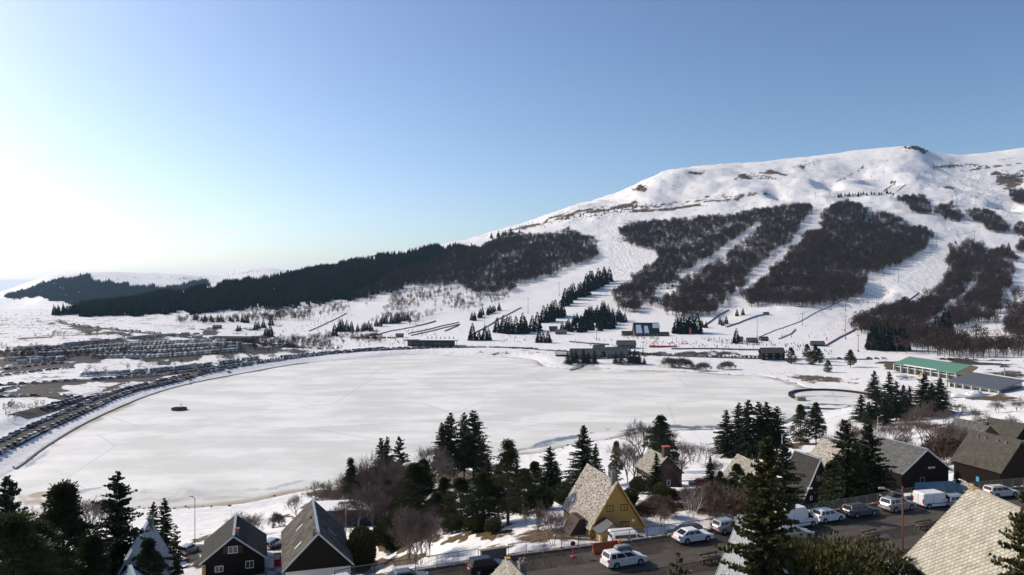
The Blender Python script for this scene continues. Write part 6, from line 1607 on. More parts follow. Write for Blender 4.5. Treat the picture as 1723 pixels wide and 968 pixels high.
def car(label, p, rz, color, kind, box=None, bars=False, cat='car', group=None):
    k = KINDS[kind]; L = k['L']; W = k['W']; m = PAINT[color]
    root = empty('parked_car', p, rz, label, cat, group)
    f, b = L / 2, -L / 2
    c0, c1, c2, c3 = k['cab']; B = k['B']; H = k['H']
    out = [(b + .06, .28), (b, .45), (b + .03, k['tail'] - .12), (b + .1, k['tail']), (c3 + .12, B), (c0, B - .02), (c0 + .15, B - .05), (f - .35, k['hood']), (f - .1, k['hood'] - .12), (f, .5), (f - .05, .28), (k['wb'][0] + .42, .24), (k['wb'][1] - .42, .24)]
    mb = MB(); loft_outline(mb, out, W); mb.build('body', m, root, False)
    # cabin
    wb_, wt = W - .06, W - .2
    mb = MB()
    z0 = B - .06
    P0 = [(c0, z0), (c3, z0 + .02)]; P1 = [(c1, H - .04), (c2, H - .03)]
    vs = [(c0, -wb_, z0), (c3, -wb_, z0), (c3, wb_, z0), (c0, wb_, z0), (c1, -wt, H - .06), (c2, -wt, H - .06), (c2, wt, H - .06), (c1, wt, H - .06),
          (c1 - .12, -wt + .12, H), (c2 + .15, -wt + .12, H - .005), (c2 + .15, wt - .12, H - .005), (c1 - .12, wt - .12, H)]
    mb.quad_faces(vs, [(0,1,5,4),(1,2,6,5),(2,3,7,6),(3,0,4,7),(4,5,9,8),(5,6,10,9),(6,7,11,10),(7,4,8,11),(8,9,10,11),(3,2,1,0)])
    cab = mb.build('cabin', m, root)
    def pane(name, q, off):
        a, b_, c_, d_ = [Vector(v) for v in q]; n = (b_ - a).cross(d_ - a).normalized()
        if n.dot(Vector(off)) < 0: n = -n
        mb = MB(); mb.quad_faces([v + n * .008 for v in (a, b_, c_, d_)] + [v - n * .02 for v in (a, b_, c_, d_)], [(0,1,2,3),(7,6,5,4),(0,4,5,1),(1,5,6,2),(2,6,7,3),(3,7,4,0)]); mb.build(name, M_CARGLASS, cab)
    def lerp3(a, b_, t): return tuple(a[i] + (b_[i] - a[i]) * t for i in range(3))
    def quad(v0, v1, v2, v3, u0, u1, w0, w1):
        """sub-quad of a face: v0-v1 bottom, v3-v2 top"""
        e = lambda u, w_: lerp3(lerp3(v0, v1, u), lerp3(v3, v2, u), w_)
        return [e(u0, w0), e(u1, w0), e(u1, w1), e(u0, w1)]
    pane('windscreen', quad(vs[0], vs[3], vs[7], vs[4], .06, .94, .12, .92), (1, 0, .3))
    pane('rear_window', quad(vs[1], vs[2], vs[6], vs[5], .08, .92, .28, .9), (-1, 0, .3))
    for sg, (q0, q1, q2, q3) in ((-1, (vs[0], vs[1], vs[5], vs[4])), (1, (vs[3], vs[2], vs[6], vs[7]))):
        for u0, u1 in ((.10, .40), (.44, .72), (.755, .92)): pane('side_window', quad(q0, q1, q2, q3, u0, u1, .2, .86), (0, sg, 0))
    for x in k['wb']:
        for sg in (-1, 1):
            mb = MB(); mb.tube((x, sg * (W - .2), k['r'] + .02), (x, sg * (W + .003), k['r'] + .02), k['r'] + .06, k['r'] + .06, 16); mb.build('wheel_arch', M_BLACKP, root)
            wheel(root, x, sg * (W - .065), k['r'], sg)
    for sg in (-1, 1):
        mb = MB(); mb.box(f - .28, f - .03, sg * (W - .3) - .17, sg * (W - .3) + .17, k['hood'] - .24, k['hood'] - .1); mb.build('headlight', M_HEADL, root)
        mb = MB(); mb.box(b - .008, b + .16, sg * (W - .16) - .12, sg * (W - .16) + .12, k['tail'] - .24, k['tail'] + .02); mb.build('tail_light', M_TAIL, root)
        mb = MB(); mb.box(c0 - .42, c0 - .28, *sorted((sg * (W - .02), sg * (W + .16))), B - .03, B + .1); mb.build('mirror', m, root)
        for xh in (.15, -.75):
            mb = MB(); mb.box(xh - .1, xh + .1, *sorted((sg * (W - .05), sg * (W + .018))), B - .17, B - .14); mb.build('door_handle', M_BLACKP, root)
    mb = MB(); mb.box(b - .025, b + .03, -.26, .26, .55, .66); mb.build('number_plate', M_PLATE, root)
    mb = MB(); mb.box(b - .035, b + .12, -W + .08, W - .08, .30, .44); mb.build('bumper', m if color in ('white',) and kind != 'sedan' else M_BLACKP, root)
    mb = MB(); mb.box(f - .1, f + .012, -.5, .5, .38, .54); mb.build('grille', M_BLACKP, root)
    if box:
        mb = MB(); loft_outline(mb, [(-1.0, H + .08), (-1.05, H + .28), (-.85, H + .42), (.2, H + .42), (.75, H + .28), (.8, H + .12), (.7, H + .08)], .42, .12, .1); mb.build('roof_box', box, root, True)
        for x in (-.7, .4): 
            mb = MB(); mb.box(x - .03, x + .03, -wt + .02, wt - .02, H - .01, H + .08); mb.build('roof_bar', M_BLACKP, root)
    if bars:
        for sg in (-1, 1):
            mb = MB(); mb.bar((c1 - .2, sg * (wt - .06), H + .05), (c2 + .25, sg * (wt - .06), H + .04), .05, .05); mb.build('roof_rail', M_BLACKP, root)
    return root
def van(label, p, rz, L=4.9, W=.95, H=1.96, color='white', windows=False, cat='van', high=False):
    m = PAINT[color]; root = empty('parked_van', p, rz, label, cat)
    f, b = L / 2, -L / 2
    hd = f - 1.0
    out = [(b + .03, .32), (b, .5), (b + .02, H - .12), (b + .12, H), (hd - .75, H + .01), (hd - .55, H - .06), (hd + .22, 1.18), (f - .18, .95), (f, .62), (f - .04, .3), (b + 1.2, .26)]
    mb = MB(); loft_outline(mb, out, W, .09, .06); mb.build('body', m, root)
    # glass
    def flat(name, pts, y, sg, mt=M_CARGLASS, t=.02):
        mb = MB(); mb.prism(pts, *sorted((y, y + sg * t))); mb.build(name, mt, root)
    for sg in (-1, 1):
        y = sg * (W - .005)
        flat('side_window', [(hd - .62, 1.15), (hd + .02, 1.15), (hd - .42, H - .28), (hd - .62, H - .24)], y, sg)
        if windows:
            flat('side_window', [(b + .3, 1.18), (-.3, 1.18), (-.3, H - .26), (b + .3, H - .26)], y, sg); flat('side_window', [(-.22, 1.18), (hd - .72, 1.18), (hd - .72, H - .26), (-.22, H - .26)], y, sg)
        flat('side_trim', [(b + .25, .62), (f - .9, .62), (f - .9, .70), (b + .25, .70)], y, sg, M_BLACKP)
        flat('door_seam', [(b + 1.45, .5), (b + 1.47, .5), (b + 1.47, H - .2), (b + 1.45, H - .2)], y, sg, M_BLACKP, .012)
        flat('door_handle', [(hd - .98, 1.0), (hd - .8, 1.0), (hd - .8, 1.1), (hd - .98, 1.1)], y, sg, M_BLACKP)
        for x in (f - .85, b + .85):
            mb = MB(); mb.tube((x, sg * (W - .2), .35), (x, sg * (W + .004), .35), .39, .39, 16); mb.build('wheel_arch', M_BLACKP, root); wheel(root, x, sg * (W - .06), .33, sg)
        mb = MB(); mb.box(b - .012, b + .1, sg * (W - .12) - .08, sg * (W - .12) + .08, .75, 1.25); mb.build('tail_light', M_TAIL, root)
        mb = MB(); mb.box(f - .26, f + .004, sg * (W - .28) - .16, sg * (W - .28) + .16, .72, .92); mb.build('headlight', M_HEADL, root)
        mb = MB(); mb.box(hd - .12, hd + .02, *sorted((sg * W, sg * (W + .2))), 1.12, 1.36); mb.build('mirror', M_BLACKP, root)
    a, c = Vector((hd - .50, 0, H - .12)), Vector((hd + .2, 0, 1.22)); n = Vector((1.1, 0, .75)).normalized() * .03
    mb = MB(); vs = [a + Vector((0, -W + .18, 0)) + n, a + Vector((0, W - .18, 0)) + n, c + Vector((0, W - .1, 0)) + n, c + Vector((0, -W + .1, 0)) + n]; vs += [v - n * 1.6 for v in vs]
    mb.quad_faces(vs, [(0,1,2,3),(7,6,5,4),(0,4,5,1),(1,5,6,2),(2,6,7,3),(3,7,4,0)]); mb.build('windscreen', M_CARGLASS, root)
    for sg in (-1, 1):
        if windows: mb = MB(); mb.box(b - .012, b + .03, sg * .43 - .3, sg * .43 + .3, 1.2, H - .3); mb.build('rear_window', M_CARGLASS, root)
    mb = MB(); mb.box(b - .01, b + .03, -.012, .012, .5, H - .16); mb.build('rear_door_seam', M_BLACKP, root)
    mb = MB(); mb.box(b - .06, b + .1, -W + .06, W - .06, .32, .48); mb.build('bumper', M_BLACKP, root)
    mb = MB(); mb.box(b - .02, b + .03, -.55, -.1, .62, .74); mb.build('number_plate', M_PLATE, root)
    if high:
        mb = MB(); loft_outline(mb, [(b + .04, H - .02), (b + .1, H + .38), (b + .3, H + .45), (hd - .9, H + .42), (hd - .5, H - .02)], W - .05, .16, .1); mb.build('high_roof', m, root)
    return root
def on_street(u, o):
    """a spot o metres to the road side of the kerb, at column u"""
    c, t, n = kerb(u); q = c - n * o; return Vector((q[0], q[1], 34.0 + (.03 if 4.6 < o < 8.3 else 0))), math.atan2(t[1], t[0])
def park(fn, label, u, v, turn=0, z=34.0, *a, **k):
    x, y = pz(u, v, z); _, t, n = kerb(u)
    return fn(label, Vector((x, y, z)), math.atan2(t[1], t[0]) + R(turn), *a, **k)
M_GREYBOX = mat('grey_roof_box', (.20, .205, .21), .4)
park(car, 'white people carrier with a grey roof box driving on the street', 1050, 950, 2, 34.03, 'white', 'mpv', box=M_GREYBOX)
park(car, 'white older saloon car with dark window band parked past the plough blade', 1166, 910, 0, 34.0, 'white', 'sedan')
park(car, 'silver hatchback half hidden behind the scaly grey roof', 1226, 894, 2, 34.0, 'silver', 'hatch')
park(car, 'white small hatchback parked right of the tall white van', 1393, 876, -2, 34.0, 'white', 'hatch')
park(car, 'dark grey estate car parked by the railing between two pale cars', 1447, 867, -3, 34.0, 'grey', 'estate', bars=True)
park(car, 'silver off-road car with a black roof box left of the rusty lamp post', 1510, 858, -2, 34.0, 'silver', 'suv', box=M_BLACKP)
park(car, 'silver-blue car behind the golden spruce, in front of the tall white van', 1335, 907, -4, 34.03, 'silver', 'estate')
park(car, 'silver car half hidden by the cream tiled roof', 1614, 851, -2, 34.0, 'silver', 'estate')
park(car, 'pale grey estate car behind the ridge of the cream tiled roof', 1684, 835, -3, 34.0, 'beige', 'estate', bars=True)
park(car, 'black-green hatchback parked left of the stone roof tip', 820, 962, -2, 34.0, 'black', 'hatch')
park(car, 'dark car roof at the lower edge below the left railing', 684, 984, -2, 34.0, 'grey', 'sedan')
park(car, 'white car roof at the lower edge left of the dark car', 582, 992, 0, 32.6, 'white', 'estate')
park(van, 'tall white delivery van with high roof behind the golden spruce', 1338, 886, 0, 34.0, 5.3, 1.0, 2.05, high=True)
park(van, 'plain white panel van parked in front of the blue tarpaulin', 1572, 852, -2, 34.0, 4.9, .97, 1.95)
# vehicles beyond the railing, on the lower drive
def ground_veh(fn, label, u, d, rz, *a, **k):
    p = UD(u, d); return fn(label, p, rz, *a, **k)
ground_veh(van, 'white passenger van with side windows parked in front of the yellow chalet behind the railing', 1058, 90.5, R(12), 4.6, .92, 1.85, 'white', True)
ground_veh(car, 'black glossy estate car behind the railing right of the yellow chalet', 1153, 96, R(196), 'black', 'estate', bars=True)
ground_veh(van, 'white box van nose-on behind the left railing', 692, 90, R(20), 4.8, .95, 2.0)
ground_veh(car, 'silver car parked on the shore road beside the slim lamp', 318, 127, R(80), 'silver', 'hatch')
ground_veh(car, 'silver car with open door area between the two dark chalets', 459, 126, R(75), 'silver', 'estate')
ground_veh(car, 'dark red car parked on snow behind the low stone-roof chalet wood', 1176, 150, R(170), 'red', 'hatch')
ground_veh(car, 'dark maroon car beside another behind the brown bushes', 1196, 151, R(172), 'red', 'estate')
ground_veh(car, 'silver car behind the ridge of the long grey chalet', 1551, 160, R(15), 'silver', 'estate')
ground_veh(car, 'dark grey car behind the ridge of the long grey chalet', 1534, 163, R(15), 'grey', 'estate')
ground_veh(car, 'red and white car at the right edge on snow above the grey roofs', 1722, 195, R(60), 'red', 'hatch')

# ------------------------------------------------------------------ the packed car parks round the lake
def small_car(color, kind='hatch'):
    k = KINDS[kind]; L = k['L']; W = k['W']; f = L / 2; b = -f; c0, c1, c2, c3 = k['cab']; B = k['B']; H = k['H']
    mb = MB(); mb.mi = 0
    loft_outline(mb, [(b, .35), (b + .05, k['tail']), (c0, B), (f - .25, k['hood']), (f, .5), (f - .05, .3)], W, .1, .06)
    z0 = B - .03; wb_, wt = W - .05, W - .2
    vs = [(c0, -wb_, z0), (c3, -wb_, z0), (c3, wb_, z0), (c0, wb_, z0), (c1, -wt, H - .07), (c2, -wt, H - .07), (c2, wt, H - .07), (c1, wt, H - .07)]
    mb.mi = 1; mb.quad_faces(vs, [(0,1,5,4),(1,2,6,5),(2,3,7,6),(3,0,4,7)])
    mb.mi = 0; mb.quad_faces([(x, y, z + .001) for x, y, z in vs[4:]] + [(c1 - .1, -wt + .1, H), (c2 + .1, -wt + .1, H), (c2 + .1, wt - .1, H), (c1 - .1, wt - .1, H)], [(0,1,5,4),(1,2,6,5),(2,3,7,6),(3,0,4,7),(4,5,6,7)])
    for u in (.42, .74):
        x0 = c0 + (c3 - c0) * u; x1 = c1 + (c2 - c1) * u
        for sg in (-1, 1): mb.bar((x0, sg * (wb_ + .005), z0), (x1, sg * (wt + .005), H - .07), .07, .03)
    mb.mi = 2
    for x in k['wb']:
        for sg in (-1, 1): mb.tube((x, sg * (W - .2), .3), (x, sg * (W + .01), .3), .31, .31, 8)
    mb.mi = 3; mb.box(b - .01, b + .06, -W + .1, -W + .35, .7, .88); mb.box(b - .01, b + .06, W - .35, W - .1, .7, .88)
    return mb.mesh('small_car_' + color, [PAINT[color], M_CARGLASS, M_TYRE, M_TAIL])
SMALL = {c: [small_car(c, k) for k in ('hatch', 'estate', 'suv')] for c in PAINT}
M_MHW = paint('motorhome_white', (.55, .56, .56)); M_MHB = paint('motorhome_cream', (.44, .43, .40))
def motorhome(seed, L=6.6):
    rg = np.random.default_rng(seed); mb = MB(); f = L / 2; b = -f; H = 2.9; W = 1.1
    loft_outline(mb, [(b, .45), (b, H - .1), (b + .15, H), (f - 1.0, H), (f - .55, H - .35), (f - .5, H - .95), (f - .95, 1.95) if seed % 2 else (f - .45, 1.9), (f - .3, 1.15), (f, .95), (f, .4)], W, .1, .06)
    mb.mi = 1
    for sg in (-1, 1):
        for x0, x1, z0, z1 in ((b + .5, b + 1.5, 1.5, 2.1), (b + 2.4, b + 3.2, 1.5, 2.05), (f - 1.55, f - .95, 1.25, 1.8)): mb.box(x0, x1, *sorted((sg * (W - .02), sg * (W + .015))), z0, z1)
    mb.box(b - .015, b + .03, -.6, .6, 1.5, 2.15); mb.box(f - .55, f - .28, -.85, .85, 1.2, 1.8)
    mb.mi = 2
    for x in (f - 1.0, b + 1.6):
        for sg in (-1, 1): mb.tube((x, sg * (W - .25), .33), (x, sg * (W + .01), .33), .34, .34, 8)
    mb.mi = 3; mb.box(b + .3, f - 1.6, -W - .012, -W + .01, .95, 1.15); mb.box(b + .3, f - 1.6, W - .01, W + .012, .95, 1.15)
    return mb.mesh('motorhome_%s' % 'abcd'[seed], [M_MHW if seed < 2 else M_MHB, M_CARGLASS, M_TYRE, (PAINT['grey'], PAINT['blue'], PAINT['silver'], PAINT['red'])[seed]])
MHOME = [motorhome(s, (6.6, 7.0, 6.0, 5.6)[s]) for s in range(4)]
CARS = []     # (point, heading, mesh key, row text)
COLORS = ['white'] * 5 + ['silver'] * 7 + ['grey'] * 8 + ['black'] * 8 + ['blue'] * 5 + ['red'] * 2 + ['teal'] * 1 + ['beige'] * 2
def row_line(rows_px, z=None):
    pts = []
    for u, v in rows_px:
        p = P(u, v) if z is None else Vector((*pz(u, v, z), z))
        if p is not None: pts.append(Vector((p[0], p[1], 0)))
    return pts
def along(pts, step, jit_=.25):
    out = []; carry = 0.0
    for a, b in zip(pts[:-1], pts[1:]):
        L = (b - a).length; t = (b - a).normalized(); s = carry
        while s < L:
            out.append((a + t * s, t)); s += step * random.uniform(1 - jit_ * .3, 1 + jit_)
        carry = s - L
    return out
def car_row(pts, step, turn, text, kinds=('car',), offset=0.0, skip=.08):
    for q, t in along(pts, step):
        if random.random() < skip: continue
        n = Vector((-t.y, t.x, 0)); q = q + n * (offset + random.uniform(-.25, .25) * (4 if kinds[0] == 'mh' else 1))
        a = math.atan2(t.y, t.x) + R(turn) + random.gauss(0, .05 if kinds[0] != 'mh' else .12) + (PI if random.random() < .3 and turn else 0)
        kd = random.choice(kinds)
        CARS.append((Vector((q.x, q.y, G(q.x, q.y))), a, kd if kd != 'car' else random.choice(COLORS), text))
dam = [Vector((x, y, 0)) for x, y in DAM]
near_dam = dam[0:10]; mid_dam = dam[9:16]; far_dam = dam[15:19]; end_dam = dam[20:24]
car_row(near_dam, 5.3, 0, 'in the lakeside row along the curving dam road', offset=-3.6); car_row(near_dam, 5.3, 180, 'in the landward row along the curving dam road', offset=3.4)
car_row(mid_dam, 3.0, 38, 'slanting in the lakeside row where the dam road bends', offset=-4.2); car_row(mid_dam, 3.0, 38, 'slanting in the second row where the dam road bends', offset=3.8); car_row(dam[12:17], 3.0, 38, 'slanting in the third row where the dam road bends', offset=10); car_row(dam[12:16], 3.0, 38, 'slanting in the fourth row where the dam road bends', offset=17)
car_row(far_dam, 2.7, 75, 'in the long row on the far shore below the base lodge', offset=-4.0); car_row(far_dam, 2.7, 75, 'in the rear row on the far shore below the base lodge', offset=4.0)
car_row(end_dam, 2.8, 80, 'in the far-shore row before the snow play area', offset=4.5); car_row(dam[19:22], 3.0, 80, 'in the far-shore row behind the grey-roofed houses', offset=4.5)
car_row(dam[24:28], 5.5, 0, 'on the road behind the green-roofed hall', offset=2, skip=.3)
ML = ('mh',); MX = ('mh', 'mh', 'car')
car_row(row_line([(51, 588), (150, 578), (250, 568), (340, 562)]), 5.6, 8, 'in the rearmost row of the left car park', MX)
car_row(row_line([(25, 598), (108, 591), (232, 581), (300, 577), (380, 575)]), 3.6, 80, 'in the second motorhome row of the left car park', ML)
car_row(row_line([(67, 598), (110, 596), (157, 592), (248, 587), (330, 583), (410, 580)]), 3.4, 82, 'in the third motorhome row of the left car park', ML)
car_row(row_line([(0, 608), (93, 606), (120, 604)]), 7.2, 8, 'broadside in the front motorhome row at the left edge', ML); car_row(row_line([(37, 612), (110, 606)]), 7.4, 6, 'broadside in the low motorhome row at the left edge', ML)
car_row(row_line([(167, 603), (248, 602), (330, 597), (410, 590)]), 3.6, 80, 'in the front motorhome row of the left car park', ML); car_row(row_line([(180, 597), (260, 594), (340, 590), (410, 585)]), 3.8, 80, 'in the fourth motorhome row of the left car park', ML)
car_row(row_line([(0, 624), (60, 616), (110, 611)]), 5.2, 0, 'in the dark car line below the left motorhomes')
car_row(row_line([(146, 634), (200, 632), (248, 628), (330, 620), (410, 609), (440, 605)]), 5.2, 25, 'in the lone motorhome row across the snow', ML, offset=4)
car_row(row_line([(0, 649), (100, 643), (155, 640), (250, 633), (330, 625), (400, 615)]), 5.0, 0, 'along the lower track of the left car park')
car_row(row_line([(0, 592), (70, 588), (150, 583), (250, 577)]), 5.0, 0, 'between the rear motorhome rows of the left car park'); car_row(row_line([(120, 600), (200, 597), (300, 592), (400, 587)]), 5.2, 0, 'between the front motorhome rows of the left car park'); car_row(row_line([(0, 634), (60, 626), (140, 618)]), 5.0, 0, 'in the second dark car line below the left motorhomes')
car_row(row_line([(0, 659), (31, 651)]), 4.6, 10, 'at the left edge above the turning loop'); car_row(row_line([(0, 669), (50, 667), (90, 667), (122, 671)]), 4.8, 0, 'on the turning loop beside the brown scrub')
car_row(row_line([(74, 690), (124, 678), (155, 670), (182, 664)]), 4.8, 0, 'in the short third row beside the dam road'); car_row(row_line([(84, 684), (120, 674), (140, 668)]), 4.8, 5, 'in the inner edge of the turning loop')
car_row(row_line([(98, 541), (112, 546), (139, 550), (180, 554), (203, 557), (261, 563), (319, 569), (377, 573), (430, 578), (500, 583)]), 5.6, 0, 'on the access road crossing the snowfield', ('car', 'car', 'mh'))
car_row(row_line([(420, 582), (480, 585), (540, 588), (580, 586)]), 4.6, 10, 'behind the bare bushes left of the base lodge')
mhs = [c for c in CARS if c[2] == 'mh']; crs = [c for c in CARS if c[2] != 'mh']
print('CARS', len(crs), 'MOTORHOMES', len(mhs))
crs.sort(key=lambda c: c[0].length); mhs.sort(key=lambda c: c[0].length)
NEARCARS = 262
CW = {'white': 'white', 'silver': 'silver', 'grey': 'dark grey', 'black': 'black', 'blue': 'dark blue', 'red': 'red', 'teal': 'teal', 'beige': 'cream'}
for p, a, c, t in crs[:NEARCARS]:
    o = link('parked_car', random.choice(SMALL[c]), None, p, a); tag(o, '%s car parked %s' % (CW[c], t) if 'access road' not in t else '%s car %s' % (CW[c], t), 'car', '%s cars %s' % (CW[c], t))
for p, a, c, t in mhs[:270]:
    o = link('parked_motorhome', random.choice(MHOME), None, p, a); tag(o, 'white motorhome %s' % t, 'motorhome', 'motorhomes %s' % t)
big = {}
def join_stuff(name, items, label, mats):
    """the many too small to pick apart: one mesh"""
    V = []; Fc = []; MI = []; off = 0
    cache = {}
    for me, p, a in items:
        if me.name not in cache:
            co = np.empty(len(me.vertices) * 3); me.vertices.foreach_get('co', co)
            cache[me.name] = (co.reshape(-1, 3), [list(q.vertices) for q in me.polygons], [mats.index(me.materials[q.material_index]) for q in me.polygons])
        co, fs, mi = cache[me.name]
        ca, sa = math.cos(a), math.sin(a)
        V.append(np.stack([co[:, 0] * ca - co[:, 1] * sa + p[0], co[:, 0] * sa + co[:, 1] * ca + p[1], co[:, 2] + p[2]], 1))
        Fc += [[i + off for i in f] for f in fs]; MI += mi; off += len(co)
    me = bpy.data.meshes.new(name); me.from_pydata(np.concatenate(V).tolist(), [], Fc)
    for m in mats: me.materials.append(m)
    me.polygons.foreach_set('material_index', MI)
    tag(link(name, me), label, kind='stuff')
rest = [(random.choice(SMALL[c]), p, a) for p, a, c, t in crs[NEARCARS:]]
if rest: join_stuff('distant_parked_cars', rest, 'hundreds of small parked cars along the far shore', list(PAINT.values()) + [M_CARGLASS, M_TYRE, M_TAIL])
restm = [(random.choice(MHOME), p, a) for p, a, c, t in mhs[270:]]
if restm: join_stuff('distant_motorhomes', restm, 'white motorhomes far off in the left car park', list(PAINT.values()) + [M_MHW, M_MHB, M_CARGLASS, M_TYRE])
# the road sheets of the dam and the access road
def road_sheet(name, pts, wd, lift, label):
    vs = []; fs = []
    fine = []
    for a, b in zip(pts[:-1], pts[1:]):
        n = max(1, int((b - a).length / 4))
        for k in range(n): fine.append(a.lerp(b, k / n))
    fine.append(pts[-1])
    for i, q in enumerate(fine):
        t = (fine[min(i + 1, len(fine) - 1)] - fine[max(i - 1, 0)]).normalized(); n = Vector((-t.y, t.x, 0))
        for k in range(7):
            w_ = q + n * wd * (k / 6 - .5); vs.append((w_.x, w_.y, G(w_.x, w_.y) + lift))
        if i:
            for k in range(6): a = (i - 1) * 7 + k; fs.append((a + 7, a + 8, a + 1, a))
    me = bpy.data.meshes.new(name); me.from_pydata(vs, [], fs); me.materials.append(M_ASPHALT)
    bm = bmesh.new(); bm.from_mesh(me); bmesh.ops.recalc_face_normals(bm, faces=bm.faces)
    bm.faces.ensure_lookup_table()
    if bm.faces[0].normal.z < 0: bmesh.ops.reverse_faces(bm, faces=bm.faces)
    bm.to_mesh(me); bm.free()
    tag(link(name, me), label, kind='structure')
road_sheet('dam_road', [Vector((x, y, 0)) for x, y in smooth_closed(DAM, 3)[:-12]], 10.5, .10, 'asphalt road on the dam between the rows of parked cars')
road_sheet('access_road', row_line([(98, 541), (112, 546), (139, 550), (180, 554), (203, 557), (261, 563), (319, 569), (377, 573), (430, 578), (500, 583)]), 7, .35, 'asphalt access road crossing the snowfield')
road_sheet('car_park_track', row_line([(-40, 651), (0, 649), (100, 643), (155, 640), (250, 633), (330, 625), (400, 615)]), 8, .25, 'wet track of the left car park')
road_sheet('turning_loop', row_line([(-60, 671), (0, 669), (50, 667), (90, 667), (122, 671), (124, 677), (74, 690), (30, 700)]), 8, .25, 'asphalt turning loop beside the dam')

# dark stone edging where the dam meets the ice
LE = [Vector((x, y, 0.12)) for x, y in LAKE[0:26]]
mb = MB()
for a, b in zip(LE[:-1], LE[1:]): mb.bar(a, b, .7, .55)
tag(mb.build('dam_edge', mat('dam_edge_stone', (.10, .10, .085), .9, noise=(.4, .8, (.2, .19, .16)))), 'dark stone edging of the dam along the ice', kind='structure')
# ------------------------------------------------------------------ buildings round the far shore
M_FARWALL = mat('weathered_boards', (0.085, 0.062, 0.048), 0.85, noise=(.6, .6, (0.06, 0.045, 0.035)))
M_FARROOF = mat('grey_green_roof', (0.10, 0.105, 0.098), 0.8, noise=(.4, .6, (0.07, 0.072, 0.068)))
M_GREEN = mat('green_sheet_roof', (0.085, 0.26, 0.19), 0.6, noise=(.14, .9, (0.14, 0.22, 0.14)), bump=(.6, .2))
M_RUSTROOF = mat('rusty_sheet_roof', (0.14, 0.085, 0.05), 0.7, noise=(.3, .7, (0.10, 0.12, 0.08)))
M_GREYROOF = mat('grey_sheet_roof', (0.085, 0.098, 0.105), 0.55, noise=(.15, .7, (0.11, 0.122, 0.128)))
M_FRAMEW = mat('white_concrete_frame', (0.46, 0.44, 0.41), 0.85)
def gable(name, label, u, v, W, L, he, hr, turn, roof=M_FARROOF, wall=M_FARWALL, snow=0.0, windows=0, cat='building', ov=.6, z=None):
    """gabled building, front foot at column u, row v; W metres wide across the picture, ridge along that width"""
    p = P(u, v)
    r = empty(name, (p.x, p.y, p.z), R(turn), label, cat)
    mb = MB(); mb.prism([(0, -1.5), (L, -1.5), (L, he), (L / 2, hr - .15), (0, he)], -W / 2, W / 2, 'x'); wl = mb.build('wall', wall, r)
    k = (hr - he) / (L / 2); th = .25
    mb = MB()
    for sg in (-1, 1):
        e = (L / 2 + sg * (L / 2 + ov), hr - k * (L / 2 + ov)); q = (L / 2, hr)
        mb.prism([q, e, (e[0], e[1] - th), (q[0], q[1] - th)], -W / 2 - ov, W / 2 + ov, 'x')
    rf = mb.build('roof', roof, r)
    mb = MB(); mb.bar((-W / 2 - ov, L / 2, hr + .06), (W / 2 + ov, L / 2, hr + .06), .5, .14); mb.build('ridge_cap', M_METAL, rf)
    if windows:
        for i in range(windows):
            x = -W / 2 + W * (i + .5) / windows
            for row in range(2 if he > 5 else 1):
                z0 = 1.0 + row * 2.8
                mb = MB(); mb.box(x - .75, x + .75, -.09, -.003, z0, z0 + 1.3); wn = mb.build('window', M_FRAMEW, r)
                mb = MB(); mb.box(x - .62, x - .04, -.11, -.092, z0 + .12, z0 + 1.18); mb.box(x + .04, x + .62, -.11, -.092, z0 + .12, z0 + 1.18); mb.build('pane', M_GLASS, wn)
    if snow:
        rg = random.Random(u)
        for i in range(3):
            x0 = -W / 2 + W * (i + .15) / 3 + rg.uniform(0, W / 12); x1 = x0 + W / 3.6 * rg.uniform(.5, 1); t0 = rg.uniform(.05, .35); t1 = t0 + snow * rg.uniform(.5, 1)
            q = lambda t: (L / 2 - t * L / 2, hr - k * t * L / 2 + .16)
            (ya, za), (yb, zb) = q(t0), q(min(t1, 1.05))
            mb = MB(); mb.quad_faces([(x0, ya, za), (x1, ya, za), (x1 + .6, yb, zb), (x0 - .8, yb, zb), (x0, ya, za - .14), (x1, ya, za - .14), (x1 + .6, yb, zb - .14), (x0 - .8, yb, zb - .14)], [(0,1,2,3),(4,7,6,5),(0,4,5,1),(1,5,6,2),(2,6,7,3),(3,7,4,0)]); mb.build('snow_patch', M_SNOWROOF, rf)
    return r
gable('restaurant', 'dark steep-roofed restaurant with snow patches on its roof in the middle of the ski base', 1089, 566, 27, 15, 4, 14.5, 2, roof=M_SLATE, snow=.9, windows=6)
gable('restaurant_annexe', 'low dark annexe left of the steep-roofed restaurant', 1058, 565, 13, 8, 3, 5, 2, roof=M_SLATE, windows=2)
gable('restaurant_annexe', 'small dark annexe right of the steep-roofed restaurant', 1119, 566, 9, 8, 2.5, 4.5, 2, roof=M_SLATE, windows=1)
gable('lift_hut', 'brown hut with two gables left of the piste behind the far houses', 944, 563, 13, 8, 3, 5.5, -4, windows=3); gable('lift_hut', 'small dark hut at the foot of the trimmed spruces', 931, 558, 9, 6, 3.5, 6, -4, windows=1)
gable('far_house', 'grey-green roofed house at the left of the three on the far shore', 986, 604, 25, 11, 4, 8.2, 3, windows=5); gable('far_house', 'grey-green roofed house in the middle of the three on the far shore', 1010, 601, 9, 13, 5, 10, 3, windows=2); gable('far_house', 'grey-green roofed house at the right of the three on the far shore', 1040, 603, 18, 12, 4, 9, 3, windows=4)
gable('far_house', 'brown house with grey roof behind the three far-shore houses', 1055, 587, 17, 9, 4.2, 7.6, 2, windows=4)
gable('low_shed', 'low pale-roofed shed left of the far-shore houses', 945, 600, 10, 6, 2.0, 3.0, 3, roof=M_RENDER, windows=0)
gable('shore_hut', 'two-storey dark hut with a grey roof right of the long car row', 1302, 606, 18.5, 9, 6.4, 9.8, 2, roof=M_OLDSL, wall=M_DARKWOOD, windows=3)
